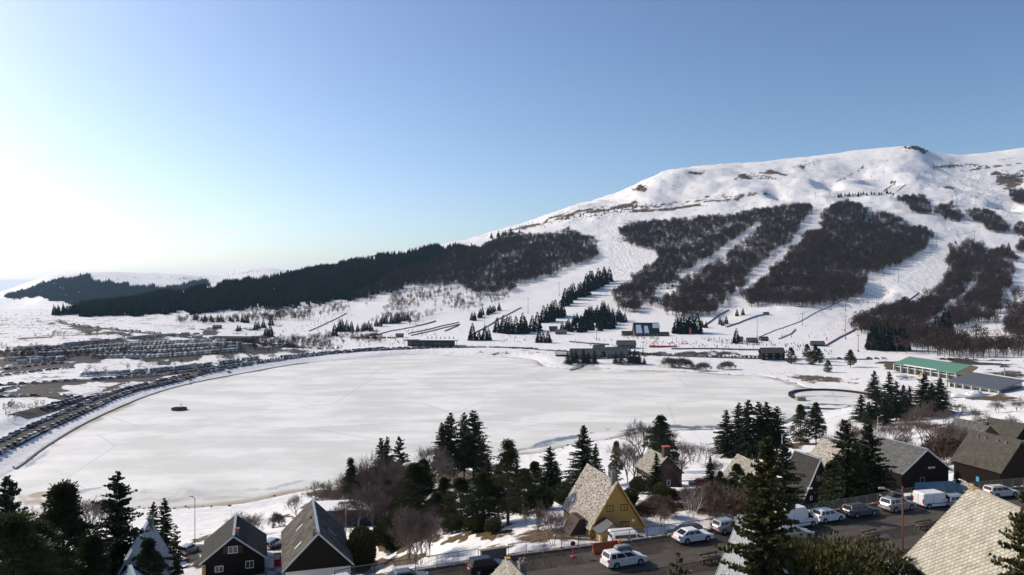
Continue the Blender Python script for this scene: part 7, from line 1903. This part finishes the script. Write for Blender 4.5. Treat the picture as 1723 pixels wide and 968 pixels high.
gable('ticket_hut', 'small brown ticket hut among the skiers', 1267, 577, 10, 6, 3, 5, 0, windows=2); gable('ticket_hut', 'small dark hut under the lone spruce', 1246, 575, 5, 4, 3, 5, 0, windows=1); gable('ticket_hut', 'small green-dark lift hut right of the ticket hut', 1287, 574, 8, 5, 2.5, 4.4, 10, windows=1); gable('ticket_hut', 'hut at the lower end of the dark conveyor fence', 1377, 583, 12, 6, 2.6, 5, -6, windows=2)
gable('slope_hut', 'dark low hut at the right beside the tall conifers', 1533, 572, 17, 8, 3, 6, 0, roof=M_SLATE, windows=3); gable('slope_hut', 'small hut at the top of the covered conveyor', 1290, 530, 6, 4, 2, 3.6, 0, windows=1); gable('slope_hut', 'small brown hut on the snowfield in front of the long forest', 364, 553, 9, 6, 2.6, 4.2, 0, windows=1)
gable('barrack', 'long dark barrack beside the access road', 392, 575, 48, 9, 3.6, 5.2, -9, roof=M_SLATE, windows=10)
gable('kiosk', 'brown kiosk in front of the piste fences', 672, 568, 8, 5, 2.8, 4.4, 0, windows=1)
# long base lodge with a flat snowy roof
p = P(726, 583); r = empty('base_lodge', p, R(-2), 'long wooden base lodge with a flat snow-covered roof behind the parked cars', 'building')
mb = MB(); mb.box(-24, 22, 0, 12, -1, 5.6); mb.build('wall', M_FARWALL, r)
mb = MB(); mb.box(-28, 26, -2.5, 13, 5.62, 6.1); rf = mb.build('roof', M_FARWALL, r); mb = MB(); mb.box(-12, 26.2, -2.4, 13.2, 6.11, 6.5); mb.build('roof_snow', M_SNOWROOF, rf)
for i in range(12):
    x = -22 + i * 3.7; mb = MB(); mb.box(x - 1.2, x + 1.2, -.08, -.003, 1.0, 3.8); wn = mb.build('window', M_FRAMEW if i % 4 == 0 else M_FARWALL, r); mb = MB(); mb.box(x - 1.05, x + 1.05, -.1, -.082, 1.15, 3.65); mb.build('pane', M_GLASS, wn)
for i in range(9): mb = MB(); mb.bar((-26 + i * 6.4, -2.2, -.5), (-26 + i * 6.4, -2.2, 5.6), .3); mb.build('post', M_FARWALL, r)
for i in range(7):
    x = -6 + i * 4.4; mb = MB()
    for a, b in zip(range(0, 8), range(1, 9)):
        qa, qb = PI * a / 8, PI * b / 8; mb.bar((x, 15 + 3.2 * math.cos(qa), 5.2 + 3.4 * math.sin(qa)), (x, 15 + 3.2 * math.cos(qb), 5.2 + 3.4 * math.sin(qb)), .35)
    mb.build('roof_arch', M_DARKWOOD, r)
# swimming hall with the green roof, sports hall with the grey roof
def hall(name, label, pts_px, h0, roof, bays, ridge=0.0, mono=True):
    """hall set out from the columns/rows of its eave corners: front-left, front-right, back-left"""
    (ul, vl), (ur, vr), (ub, vb), (zf, zbk) = pts_px
    a = Vector((*pz(ul, vl, zf), zf)); b = Vector((*pz(ur, vr, zf), zf)); c = Vector((*pz(ub, vb, zbk), zbk))
    ax = (b - a).normalized(); W = (b - a).length; d = c - a; D_ = abs((d - ax * d.dot(ax)).xy.length)
    sh = d.dot(ax)
    zg = G((a.x + b.x) / 2, (a.y + b.y) / 2)
    r = empty(name, (a.x, a.y, zg), math.atan2(ax.y, ax.x), label, 'building')
    zf -= zg; zbk -= zg
    mb = MB(); mb.quad_faces([(0, 0, zf), (W, 0, zf), (W + sh, D_, zbk), (sh, D_, zbk), (0, 0, zf - .5), (W, 0, zf - .5), (W + sh, D_, zbk - .5), (sh, D_, zbk - .5)], [(0,1,2,3),(7,6,5,4),(0,4,5,1),(1,5,6,2),(2,6,7,3),(3,7,4,0)]); rf = mb.build('roof', roof, r)
    mb = MB(); mb.quad_faces([(1.0, 1.6, -1.5), (W - 1, 1.6, -1.5), (W + sh - 1, D_ - 1, -1.5), (sh + 1, D_ - 1, -1.5), (1.0, 1.6, zf - .4), (W - 1, 1.6, zf - .4), (W + sh - 1, D_ - 1, zbk - .6), (sh + 1, D_ - 1, zbk - .6)], [(3,2,1,0),(4,5,6,7),(0,1,5,4),(1,2,6,5),(2,3,7,6),(3,0,4,7)]); mb.build('wall', M_DARKGL, r)
    for i in range(bays + 1):
        x = .4 + (W - .8) * i / bays; mb = MB(); mb.bar((x, .3, -1.2), (x, .3, zf - .51), .7, .7); mb.build('pillar', M_FRAMEW, r)
    for z in (zf * .62,):
        mb = MB(); mb.bar((0, 1.5, z), (W, 1.5, z), .35, .5); mb.build('beam', M_FRAMEW, r)
    return r, rf, W, D_, sh, zf, zbk
M_DARKGL = mat('dark_glazing', (.025, .03, .032), .15, spec=.6)
r, rf, W, D_, sh, zf, zbk = hall('swimming_hall', 'hall with a big green sheet-metal roof and white pillars near the right shore', ((1503, 611.5), (1608, 628), (1530, 600), (9, 12.4)), 0, M_GREEN, 8)
mb = MB(); mb.quad_faces([(W + .1, .3, zf - .1), (W + 8, 2, zf + .2), (W + sh + 7, D_ - 1, zbk - .4), (W + sh + .1, D_, zbk - .05), (W + .1, .3, zf - .7), (W + 8, 2, zf - .4), (W + sh + 7, D_ - 1, zbk - 1.0), (W + sh + .1, D_, zbk - .6)], [(0,1,2,3),(7,6,5,4),(0,4,5,1),(1,5,6,2),(2,6,7,3),(3,7,4,0)]); mb.build('rusty_roof_end', M_RUSTROOF, rf)
mb = MB(); mb.box(W * .2, W * .72, -.5, 1.2, zf + .01, zf + .35); mb.build('eave_snow', M_SNOWROOF, rf)
r, rf, W, D_, sh, zf, zbk = hall('sports_hall', 'hall with a wide grey sheet-metal roof and white pillars at the right edge', ((1592, 640.5), (1681, 656.5), (1636, 626), (8, 10.6)), 0, M_GREYROOF, 6)
mb = MB(); mb.quad_faces([(W * .0 + sh * .5, D_ * .5, (zf + zbk) / 2 + .02), (W + sh * .5, D_ * .5, (zf + zbk) / 2 + .02), (W + sh * .52, D_ * .52, (zf + zbk) / 2 + .14), (sh * .52, D_ * .52, (zf + zbk) / 2 + .14)], [(0,1,2,3)]); mb.build('roof_seam', M_METAL, rf)
mb = MB(); mb.quad_faces([(sh - .2, D_ + .05, zbk - .2), (sh + W * .9, D_ + .05, zbk - .2), (sh + W * .9, D_ + .6, zbk + .45), (sh - .2, D_ + .6, zbk + .45)], [(0,1,2,3)]); mb.build('parapet', M_FRAMEW, rf)
mb = MB(); mb.tube((4, D_ + 3, 0), (4, D_ + 3, zbk + 6), .35, .3, 8); mb.build('flue', M_GALV, r)
# play gear by the hall
for u, v, c, nm, lb in ((1521, 640, 'blue_plastic', 'climbing_toy', 'bright blue play frame in the snow before the green-roofed hall'), (1549, 634, 'yellow_plastic', 'play_slide', 'yellow slide in the snow before the green-roofed hall'), (1583, 634, 'yellow_plastic', 'play_slide', 'yellow slide at the right end of the green-roofed hall')):
    p = P(u, v); m = bpy.data.materials.get(c) or mat(c, (.03, .16, .42) if 'blue' in c else (.5, .35, .04), .5)
    r = empty(nm, p, random.random(), lb, 'play gear'); q = MB(); q.bar((-3, 0, .3), (1.6, 0, 2.2), 1.1, .25); q.build('slide', m, r); q = MB(); q.bar((1.8, -.6, 0), (1.8, -.6, 3), .2); q.bar((1.8, .6, 0), (1.8, .6, 3), .2); q.bar((1.8, -.6, 2.9), (1.8, .6, 2.9), .2); q.build('frame', m, r)
# --- ring jetty in the ice and the aerator raft
cpts = [pz(u, v, .6) for u, v in ((1347, 672), (1335, 668), (1329.5, 664), (1332, 660), (1345, 657), (1368, 655.5), (1400, 656), (1430, 658.5), (1462, 663), (1490, 667))]
C_ = np.array(cpts); fine = []
for i in range(len(C_) - 1):
    p0 = C_[max(i - 1, 0)]; p1 = C_[i]; p2 = C_[i + 1]; p3 = C_[min(i + 2, len(C_) - 1)]
    for k in range(6):
        t = k / 6; fine.append(.5 * ((2 * p1) + (p2 - p0) * t + (2 * p0 - 5 * p1 + 4 * p2 - p3) * t * t + (3 * p1 - p0 - 3 * p2 + p3) * t ** 3))
fine.append(C_[-1])
org = Vector((*fine[0], 0)); r = empty('curved_jetty', org, 0, 'dark curved stone jetty ringing a bay of ice near the right shore', 'jetty')
M_JETTY = mat('dark_jetty_stone', (0.03, 0.027, 0.024), .9, spec=.05, noise=(.6, .6, (0.05, 0.046, 0.04)))
mb = MB()
for a, b in zip(fine[:-1], fine[1:]): mb.bar(Vector((*a, .3)) - org, Vector((*b, .3)) - org, 2.0, 1.5)
mb.build('wall', M_JETTY, r); mb = MB(); mb.box(-2.4, 2.2, -2, 1.8, -.2, 1.9); mb.build('jetty_head', M_STONE, r)
p = Vector((*pz(1352, 686.5, .4), 0)); r = empty('low_jetty', p, 0, 'low dark jetty in the ice behind the two pines', 'jetty')
q = Vector((*pz(1415, 688.5, .4), 0)) - p; mb = MB(); mb.bar((0, 0, .2), q + Vector((0, 0, .2)), 1.2, .8); mb.build('wall', M_JETTY, r); mb = MB(); mb.box(-1, 3, -1, 1, -.1, 1.3); mb.build('jetty_head', M_STONE, r)
p = Vector((*pz(301.5, 690, 0), 0)); r = empty('aerator_raft', p, R(10), 'round dark floating ring with railing frozen into the ice at the left', 'raft')
M_RAFT = mat('raft_timber', (0.05, 0.04, 0.032), .8)
n = 28; R1, R2 = 3.7, 2.9
for nm, ra, rb, z0, z1 in (('float_ring', R1, R2, -.1, .75), ('top_ring', R1 + .08, R1 - .25, .76, 1.15)):
    mb = MB(); vs = []
    for rr, z in ((ra, z0), (ra, z1), (rb, z1), (rb, z0)):
        for k in range(n): a = 2 * PI * k / n; vs.append((rr * math.cos(a), rr * math.sin(a) * 1.0, z))
    fs = []
    for j in range(4):
        for k in range(n): fs.append((j * n + k, j * n + (k + 1) % n, ((j + 1) % 4) * n + (k + 1) % n, ((j + 1) % 4) * n + k))
    mb.quad_faces(vs, fs); mb.build(nm, M_RAFT, r)
mb = MB(); mb.box(-.9, 1.5, -.8, .8, .5, 1.25); mb.build('deck_box', M_RAFT, r)
for x in (.4, 1.3): mb = MB(); mb.bar((x, .5, 1.2), (x, .5, 3.0), .12); mb.build('post', M_GALV, r)
mb = MB(); mb.bar((.3, .5, 2.7), (1.5, .5, 2.9), .1, .3); mb.build('panel', M_GALV, r)
# --- masts, lifts, conveyors, fences
M_MAST = mat('mast_steel', (.16, .155, .15), .6)
def mast(u, v, h, label):
    p = P(u, v); H = h / F * p.y; r = empty('light_mast', p, random.uniform(-.4, .4), label, 'light mast')
    mb = MB(); mb.tube((0, 0, -1), (0, 0, H), .32, .2, 6); mb.build('post', M_MAST, r); mb = MB(); mb.box(-1.6, 1.6, -.25, .25, H - .3, H + .3); mb.build('lamp_bar', M_MAST, r); mb = MB(); mb.box(-.5, .5, -.5, .5, -.2, 1.5); mb.build('foot', M_RUST, r)
for u, v, h, l in ((888.5, 527, 24, 'light mast beside the climbing spruce row'), (941, 498, 22, 'light mast high beside the winding run'), (815, 556, 22, 'light mast right of the base lodge'), (1423, 523, 25, 'light mast in the middle of the busy piste'), (1423, 571, 39, 'tall light mast beside the red ski gates'), (1512, 475, 25, 'light mast on the upper busy piste'),
                   (1460, 510, 22, 'light mast near the group of skiers'), (1274, 567, 36, 'tall light mast behind the ticket hut'), (1444, 592, 28, 'light mast left of the dark conifer block'), (1398, 521, 18, 'light mast near the edge of the biggest beech wood'), (1036, 552, 26, 'light mast above the trimmed spruces'), (1220, 500, 16, 'mast in the straight run'), (1004, 572, 20, 'light mast near the far-shore houses'), (1082, 592, 16, 'light mast by the far-shore car row')):
    mast(u, v, h, l)
def pylon(u, v, h, label):
    p = P(u, v)
    if p is None: return None
    H = h / F * p.y; r = empty('lift_pylon', p, R(-25), label, 'lift pylon')
    mb = MB(); mb.tube((0, 0, -1), (0, 0, H), .45, .3, 6); mb.build('post', M_MAST, r); mb = MB(); mb.bar((-2.6, 0, H), (2.6, 0, H), .4, .5); mb.bar((-2.4, -.9, H + .5), (-2.4, .9, H + .5), .3); mb.bar((2.4, -.9, H + .5), (2.4, .9, H + .5), .3); mb.build('crossarm', M_MAST, r)
    return p + Vector((0, 0, H))
def lift(pts, label):
    tops = [pylon(u, v, h, label % k) for (u, v, h), k in zip(pts, ('lowest', 'second', 'third', 'fourth', 'fifth', 'topmost'))]
    return tops
TOPS = [lift([(1350, 548, 20), (1487, 469, 11), (1535.5, 439, 14), (1576, 416, 20), (1610, 397, 8), (1640, 400, 10)], '%s lift pylon of the line climbing the busy piste to the upper right'),
        lift([(1372, 335, 10), (1396, 330, 8), (1466, 304, 7), (1487, 296, 8), (1580, 291, 7)], '%s lift pylon of the line crossing the upper snowfield'),
        lift([(1223, 474, 14), (1300, 420, 9), (1338, 390, 9), (1366, 360, 8)], '%s lift pylon of the line in the straight run between the woods'),
        lift([(1609, 345, 9), (1611, 340, 8), (1500, 370, 6)], '%s lift pylon among the dark knolls')]
M_CABLE = mat('lift_cable', (.03, .03, .03), .6)
for k, tp in enumerate(TOPS):
    tp = [t for t in tp if t is not None]; tp.sort(key=lambda t: t.y); o0 = tp[0]; r = empty('lift_cable', o0, 0, ('cable of the lift above the busy piste', 'cable of the lift on the upper snowfield', 'cable of the lift in the straight run', 'cable of the lift among the dark knolls')[k], 'lift cable')
    mb = MB()
    for a, b in zip(tp[:-1], tp[1:]):
        for s in range(6):
            sag = lambda t: -4 * .02 * (b - a).length * t * (1 - t)
            for off in (-2.3, 2.3):
                q0 = a.lerp(b, s / 6) + Vector((off, 0, sag(s / 6) + .4)) - o0; q1 = a.lerp(b, (s + 1) / 6) + Vector((off, 0, sag((s + 1) / 6) + .4)) - o0; mb.bar(q0, q1, .10)
    mb.build('cable', M_CABLE, r)
def slope_line(name, pts_px, wd, hgt, m, label, cat, posts=0, lift_=0.0):
    ps = [P(u, v) for u, v in pts_px]; f = []
    for a, b in zip(ps[:-1], ps[1:]):
        n = max(2, int((b - a).length / 8))
        f += [a.lerp(b, k / n) for k in range(n)]
    f.append(ps[-1]); o = f[0].copy(); r = empty(name, o, 0, label, cat)
    for q in f: q.z = G(q.x, q.y)
    mb = MB()
    for a, b in zip(f[:-1], f[1:]): mb.bar(a - o + Vector((0, 0, hgt / 2 + lift_)), b - o + Vector((0, 0, hgt / 2 + lift_)), wd, hgt)
    mb.build('barrier' if posts else 'tunnel', m, r)
    if posts:
        for q in f[::posts]: mb = MB(); mb.bar(q - o - Vector((0, 0, .5)), q - o + Vector((0, 0, hgt + lift_ + .4)), .25); mb.build('post', M_MAST, r)
M_NET = mat('dark_net', (.12, .115, .115), .9); M_NETR = mat('red_net', (.35, .05, .05), .9); M_TUNNEL = mat('tunnel_cover', (.11, .12, .13), .5)
slope_line('snow_fence', [(1388, 583), (1412, 569), (1440, 554)], 1.0, 1.1, M_NET, 'dark fence climbing right of the wide piste from the lower hut', 'fence', 3)
slope_line('snow_fence', [(1508, 521), (1524, 509), (1546, 493)], 1.0, 1.1, M_NET, 'dark fence on the upper right edge of the wide piste', 'fence', 3)
slope_line('covered_conveyor', [(1222, 551), (1250, 541), (1289, 529)], 2.0, 1.0, M_TUNNEL, 'dark covered ski conveyor climbing to a small hut', 'conveyor')
slope_line('snow_fence', [(1180, 552), (1204, 535), (1226, 522)], .4, 1.4, M_NET, 'thin fence up the left side of the straight run', 'fence', 4)
slope_line('snow_fence', [(1276, 568), (1305, 556), (1351, 539), (1395, 517), (1426, 500)], .2, .7, M_NET, 'thin rope fence across the wide piste', 'fence', 4)
slope_line('covered_conveyor', [(633, 564), (660, 557), (700, 550)], 1.6, .9, mat('conveyor_blue', (.05, .07, .11), .5), 'blue and red covered conveyor left of the kiosk', 'conveyor'); slope_line('snow_fence', [(622, 566), (634, 563.5)], 2.4, 2.2, M_NETR, 'short red entrance of the covered conveyor', 'fence', 1)
slope_line('snow_fence', [(700, 549.5), (718, 545.5), (733, 541)], .5, 1.4, M_NET, 'thin fence above the covered conveyor', 'fence', 3)
slope_line('snow_fence', [(687, 562), (712, 557), (740, 550), (772, 543)], .3, 1.1, M_NET, 'upper one of two parallel fences beside the base lodge', 'fence', 1); slope_line('snow_fence', [(692, 565), (716, 560), (744, 553), (774, 546)], .3, 1.1, M_NETR, 'reddish lower one of two parallel fences beside the base lodge', 'fence', 1)
slope_line('snow_fence', [(748, 558), (760, 553), (772, 548)], .5, 1.2, M_NET, 'short grey fence right of the two parallel fences', 'fence', 1)
slope_line('snow_fence', [(958, 576), (990, 579), (1025, 581)], .6, 1.4, M_NET, 'dark fence on the snow above the far-shore houses', 'fence', 2); slope_line('snow_fence', [(1130, 588), (1200, 588), (1280, 590)], .5, 1.3, M_NET, 'long dark fence behind the far-shore car row', 'fence', 3)
slope_line('snow_fence', [(800, 560), (840, 537), (877, 518)], .4, 1.2, M_NET, 'thin fence climbing left of the winding run', 'fence', 4); slope_line('snow_fence', [(520, 558), (550, 544), (583, 528)], .3, 1.0, M_NET, 'thin dark fence on the left beginner slope', 'fence', 3)
slope_line('snow_fence', [(1310, 571), (1330, 563), (1338, 555)], .8, 1.0, M_TIMBER, 'curved brown board fence on the wide piste', 'fence', 2)
# bright banners and inflatables of the play area
M_REDPL = mat('red_plastic', (.55, .03, .06), .4); M_PINKPL = mat('pink_plastic', (.6, .12, .17), .5); M_YEL = mat('yellow_board', (.5, .33, .04), .6); M_BLUEB = mat('blue_board', (.03, .12, .28), .6)
def inflatable(u, v, w, h, m, label):
    p = P(u, v); r = empty('inflatable_arch', p, random.uniform(-.5, .5), label, 'inflatable'); mb = MB()
    pts = [(-w / 2, 0), (-w / 3, h * .5), (0, h), (w / 3, h * .5), (w / 2, 0)]
    for a, b in zip(pts[:-1], pts[1:]): mb.tube((a[0], 0, a[1]), (b[0], 0, b[1]), .32, .32, 6)
    mb.build('arch', m, r); mb = MB(); mb.box(-w / 2, w / 2, -.5, .5, 0, .5); mb.build('base', m, r)
inflatable(1103, 583, 7, 6, M_REDPL, 'red inflatable arch at the left of the snow play area'); inflatable(1098, 582, 6, 3, M_PINKPL, 'pink inflatable at the left end of the snow play area'); inflatable(1131, 583, 6, 5, M_PINKPL, 'pink inflatable arch at the right of the snow play area'); inflatable(1152, 579, 8, 3, M_REDPL, 'long red inflatable slide lying on the snow')
p = P(1115, 585); r = empty('play_pen', p, 0, 'low boarded pen between the inflatables', 'pen'); mb = MB(); mb.box(-12, 14, 0, .4, 0, 1.3); mb.box(-12, 14, 7, 7.4, 0, 1.3); mb.build('board', M_NETR, r)
p = P(1160, 567); r = empty('beach_flag', p, 0, 'tall red feather flag before the square spruce clump', 'flag'); mb = MB(); mb.bar((0, 0, 0), (0, 0, 10), .15); mb.build('pole', M_MAST, r); mb = MB(); mb.prism([(.1, 2), (2.0, 3), (2.2, 8), (1.2, 10), (.1, 10)], -.04, .04); mb.build('banner', M_REDPL, r)
for k, (u, c) in enumerate(((596, 'y'), (604, 'b'), (611, 'y'), (619, 'b'), (627, 'y'), (646, 'b'), (655, 'y'), (663, 'y'))):
    p = P(u, 569.5); r = empty('crash_mat', p, 0, '%s padded board in the row on the snow left of the kiosk' % ('yellow' if c == 'y' else 'blue'), 'board', 'padded boards left of the kiosk'); mb = MB(); mb.box(-2.3, 2.3, -.25, .25, 0, 1.9); mb.build('panel', M_YEL if c == 'y' else M_BLUEB, r); mb = MB(); mb.box(-2.3, -2.1, -.4, .4, 0, 1.0); mb.box(2.1, 2.3, -.4, .4, 0, 1.0); mb.build('foot', M_MAST, r)
p = P(626, 567); r = empty('red_tent', p, 0, 'red peaked tent at the foot of the covered conveyor', 'tent'); mb = MB(); mb.quad_faces([(-4,-3,2),(4,-3,2),(4,3,2),(-4,3,2),(0,0,4.6)], [(0,1,4),(1,2,4),(2,3,4),(3,0,4)]); mb.build('canopy', M_NETR, r); mb = MB()
for sx in (-3.9, 3.9):
    for sy in (-2.9, 2.9): mb.bar((sx, sy, -.3), (sx, sy, 2), .15)
mb.build('frame', M_MAST, r)
for u, v, l in ((1421, 558, 'red snow gun beside the tall light mast'), (1391, 573, 'red snow gun left of the lower hut')):
    p = P(u, v); r = empty('snow_gun', p, R(35), l, 'snow gun'); mb = MB(); mb.bar((-1.2, 0, 0), (.2, 0, 2.4), .9, .7); mb.build('base', M_REDPL, r); mb = MB(); mb.bar((.2, 0, 2.4), (-3.6, 0, 8), .18); mb.build('lance', M_MAST, r)

# ------------------------------------------------------------------ people on the snow
def person_mesh(name, pose, jacket, legs):
    J = {'hip': (0, 0, .92), 'chest': (0, 0, 1.32), 'neck': (0, .02, 1.5), 'head': (0, .03, 1.66), 'top': (0, .02, 1.76)}
    if pose == 'ski': E = {'kl': (-.13, .16, .52), 'fl': (-.13, -.02, .08), 'kr': (.13, .16, .52), 'fr': (.13, -.02, .08), 'sl': (-.2, 0, 1.4), 'el': (-.36, .2, 1.16), 'hl': (-.34, .42, 1.06), 'sr': (.2, 0, 1.4), 'er': (.36, .2, 1.16), 'hr': (.34, .42, 1.06)}
    elif pose == 'walk': E = {'kl': (-.1, .2, .5), 'fl': (-.1, .26, .06), 'kr': (.1, -.05, .5), 'fr': (.1, -.28, .1), 'sl': (-.2, 0, 1.4), 'el': (-.27, -.1, 1.14), 'hl': (-.26, .02, .92), 'sr': (.2, 0, 1.4), 'er': (.27, .1, 1.14), 'hr': (.26, .26, .95)}
    else: E = {'kl': (-.11, .02, .5), 'fl': (-.12, 0, .06), 'kr': (.11, .02, .5), 'fr': (.12, 0, .06), 'sl': (-.2, 0, 1.4), 'el': (-.28, -.02, 1.12), 'hl': (-.27, .1, .88), 'sr': (.2, 0, 1.4), 'er': (.28, -.02, 1.12), 'hr': (.27, .1, .88)}
    J.update(E); J['tl'] = (E['fl'][0], E['fl'][1] + .16, .04); J['tr'] = (E['fr'][0], E['fr'][1] + .16, .04)
    names = list(J); idx = {k: i for i, k in enumerate(names)}
    rad = {'hip': .17, 'chest': .19, 'neck': .07, 'head': .115, 'top': .085, 'kl': .085, 'kr': .085, 'fl': .07, 'fr': .07, 'tl': .05, 'tr': .05, 'sl': .085, 'sr': .085, 'el': .065, 'er': .065, 'hl': .05, 'hr': .05}
    ed = [('hip', 'chest'), ('chest', 'neck'), ('neck', 'head'), ('head', 'top'), ('hip', 'kl'), ('kl', 'fl'), ('fl', 'tl'), ('hip', 'kr'), ('kr', 'fr'), ('fr', 'tr'), ('chest', 'sl'), ('sl', 'el'), ('el', 'hl'), ('chest', 'sr'), ('sr', 'er'), ('er', 'hr')]
    me = bpy.data.meshes.new(name + '_bones'); me.from_pydata([J[k] for k in names], [(idx[a], idx[b]) for a, b in ed], [])
    o = bpy.data.objects.new(name + '_bones', me); COL.objects.link(o)
    o.modifiers.new('skin', 'SKIN')
    sv = me.skin_vertices[0].data
    for k in names: sv[idx[k]].radius = (rad[k], rad[k])
    sv[idx['hip']].use_root = True
    dg = bpy.context.evaluated_depsgraph_get(); ev = o.evaluated_get(dg)
    out = bpy.data.meshes.new_from_object(ev); out.name = name
    bpy.data.objects.remove(o)
    out.materials.clear()
    for m in (legs, jacket, M_SKIN, M_HAT): out.materials.append(m)
    out.polygons.foreach_set('material_index', [0 if p.center.z < .95 and abs(p.center.x) < .23 else (1 if p.center.z < 1.5 else (2 if p.center.z < 1.67 else 3)) for p in out.polygons])
    return out
M_SKIN = mat('skin', (.45, .28, .2), .6); M_HAT = mat('hat', (.08, .07, .08), .8); M_LEGS = mat('ski_trousers', (.03, .03, .035), .8)
JACK = {'black': mat('black_jacket', (.03, .03, .033), .8), 'dark blue': mat('blue_jacket', (.03, .06, .16), .8), 'red': mat('red_jacket', (.42, .04, .05), .8), 'pale': mat('pale_jacket', (.45, .45, .46), .8), 'yellow': mat('yellow_jacket', (.5, .34, .05), .8)}
FOLK = {(p_, c): person_mesh('person_%s_%s' % (p_, c.replace(' ', '_')), p_, m, M_LEGS) for p_ in ('ski', 'walk', 'stand') for c, m in JACK.items()}
PEOPLE = []
def crowd(n, poly, where, pose=('stand', 'walk'), cols=('black', 'black', 'black', 'dark blue', 'dark blue', 'red', 'pale', 'yellow')):
    poly = np.array(poly, float); lo = poly.min(0); hi = poly.max(0); k = 0
    while k < n:
        q = rng.uniform(lo, hi)
        if poly_in(q[None], poly)[0]:
            p = P(*q); k += 1
            if p is not None: PEOPLE.append((p, random.choice(pose), random.choice(cols), where))
crowd(127, [(1180, 567), (1232, 572), (1290, 577), (1380, 581), (1380, 588), (1290, 584), (1220, 580), (1178, 573)], 'in the long lift queue beside the ticket huts')
crowd(37, [(1235, 572), (1275, 575), (1275, 581), (1235, 579)], 'crowded round the ticket huts', cols=('red', 'red', 'black', 'dark blue'))
crowd(76, [(960, 570), (1060, 566), (1180, 572), (1180, 586), (1070, 588), (960, 580)], 'strolling on the snow before the steep-roofed restaurant')
crowd(57, [(1045, 565), (1112, 566), (1112, 571), (1045, 570)], 'sitting about the terrace of the steep-roofed restaurant', ('stand',))
crowd(61, [(1180, 580), (1290, 586), (1400, 590), (1400, 598), (1290, 594), (1180, 592)], 'on the flat snow behind the far-shore car row')
crowd(68, [(590, 563), (690, 562), (690, 581), (600, 584)], 'on the snow left of the base lodge')
crowd(44, [(680, 556), (740, 552), (740, 567), (690, 567)], 'by the parallel fences at the base lodge', ('ski', 'stand'))
crowd(68, [(480, 556), (540, 534), (590, 522), (600, 530), (550, 550), (500, 566)], 'skiing on the left beginner slope', ('ski',))
crowd(44, [(835, 565), (930, 566), (930, 578), (840, 576)], 'in the queue at the foot of the winding run', ('stand', 'ski'))
crowd(78, [(1020, 385), (1050, 400), (1090, 425), (1075, 450), (1030, 480), (1020, 470), (1060, 440), (1010, 400)], 'skiing down the winding run', ('ski',))
crowd(102, [(1290, 560), (1400, 510), (1500, 460), (1570, 420), (1590, 430), (1540, 470), (1480, 530), (1400, 575), (1310, 572)], 'skiing on the wide busy piste', ('ski',))
crowd(40, [(1440, 500), (1500, 490), (1500, 512), (1440, 512)], 'in the skier groups on the wide busy piste', ('ski', 'stand'))
crowd(27, [(1560, 395), (1680, 392), (1690, 404), (1570, 410)], 'skiing on the upper right traverse', ('ski',))
crowd(23, [(1210, 490), (1330, 395), (1345, 405), (1230, 495)], 'skiing down the straight run between the woods', ('ski',))
PEOPLE.sort(key=lambda q: q[0].length)
print('PEOPLE', len(PEOPLE))
for p, po, c, wh in PEOPLE[:295]:
    o = link('person', FOLK[(po, c)], None, p, random.uniform(0, 6.28)); o.scale = (1.12,) * 3; tag(o, 'person in a %s jacket %s' % (c, wh), 'person', '%s-jacketed people %s' % (c, wh))
rest = [(FOLK[(po, c)], p, random.uniform(0, 6.28)) for p, po, c, wh in PEOPLE[295:]]
if rest: join_stuff('distant_skiers', rest, 'tiny skiers spread over the upper pistes', [M_LEGS, M_SKIN, M_HAT] + list(JACK.values()))

# ------------------------------------------------------------------ air
def haze_box():
    m = bpy.data.materials.new('haze_air'); m.use_nodes = True
    nt = m.node_tree; nt.nodes.remove(nt.nodes['Principled BSDF'])
    v = nt.nodes.new('ShaderNodeVolumePrincipled')
    v.inputs['Color'].default_value = (0.44, 0.70, 1.0, 1)
    v.inputs['Density'].default_value = HAZE
    v.inputs['Anisotropy'].default_value = 0.3
    nt.links.new(v.outputs[0], nt.nodes['Material Output'].inputs['Volume'])
    mb = MB(); mb.box(-27500, 27500, -27500, 27500, float(Z.min()) - 1.0, float(Z.max()) + 22.0)
    h = mb.build('haze', m); tag(h, kind='stuff')
HAZE = 0.000024
print('GROUND', Z.min(), Z.max())
haze_box()
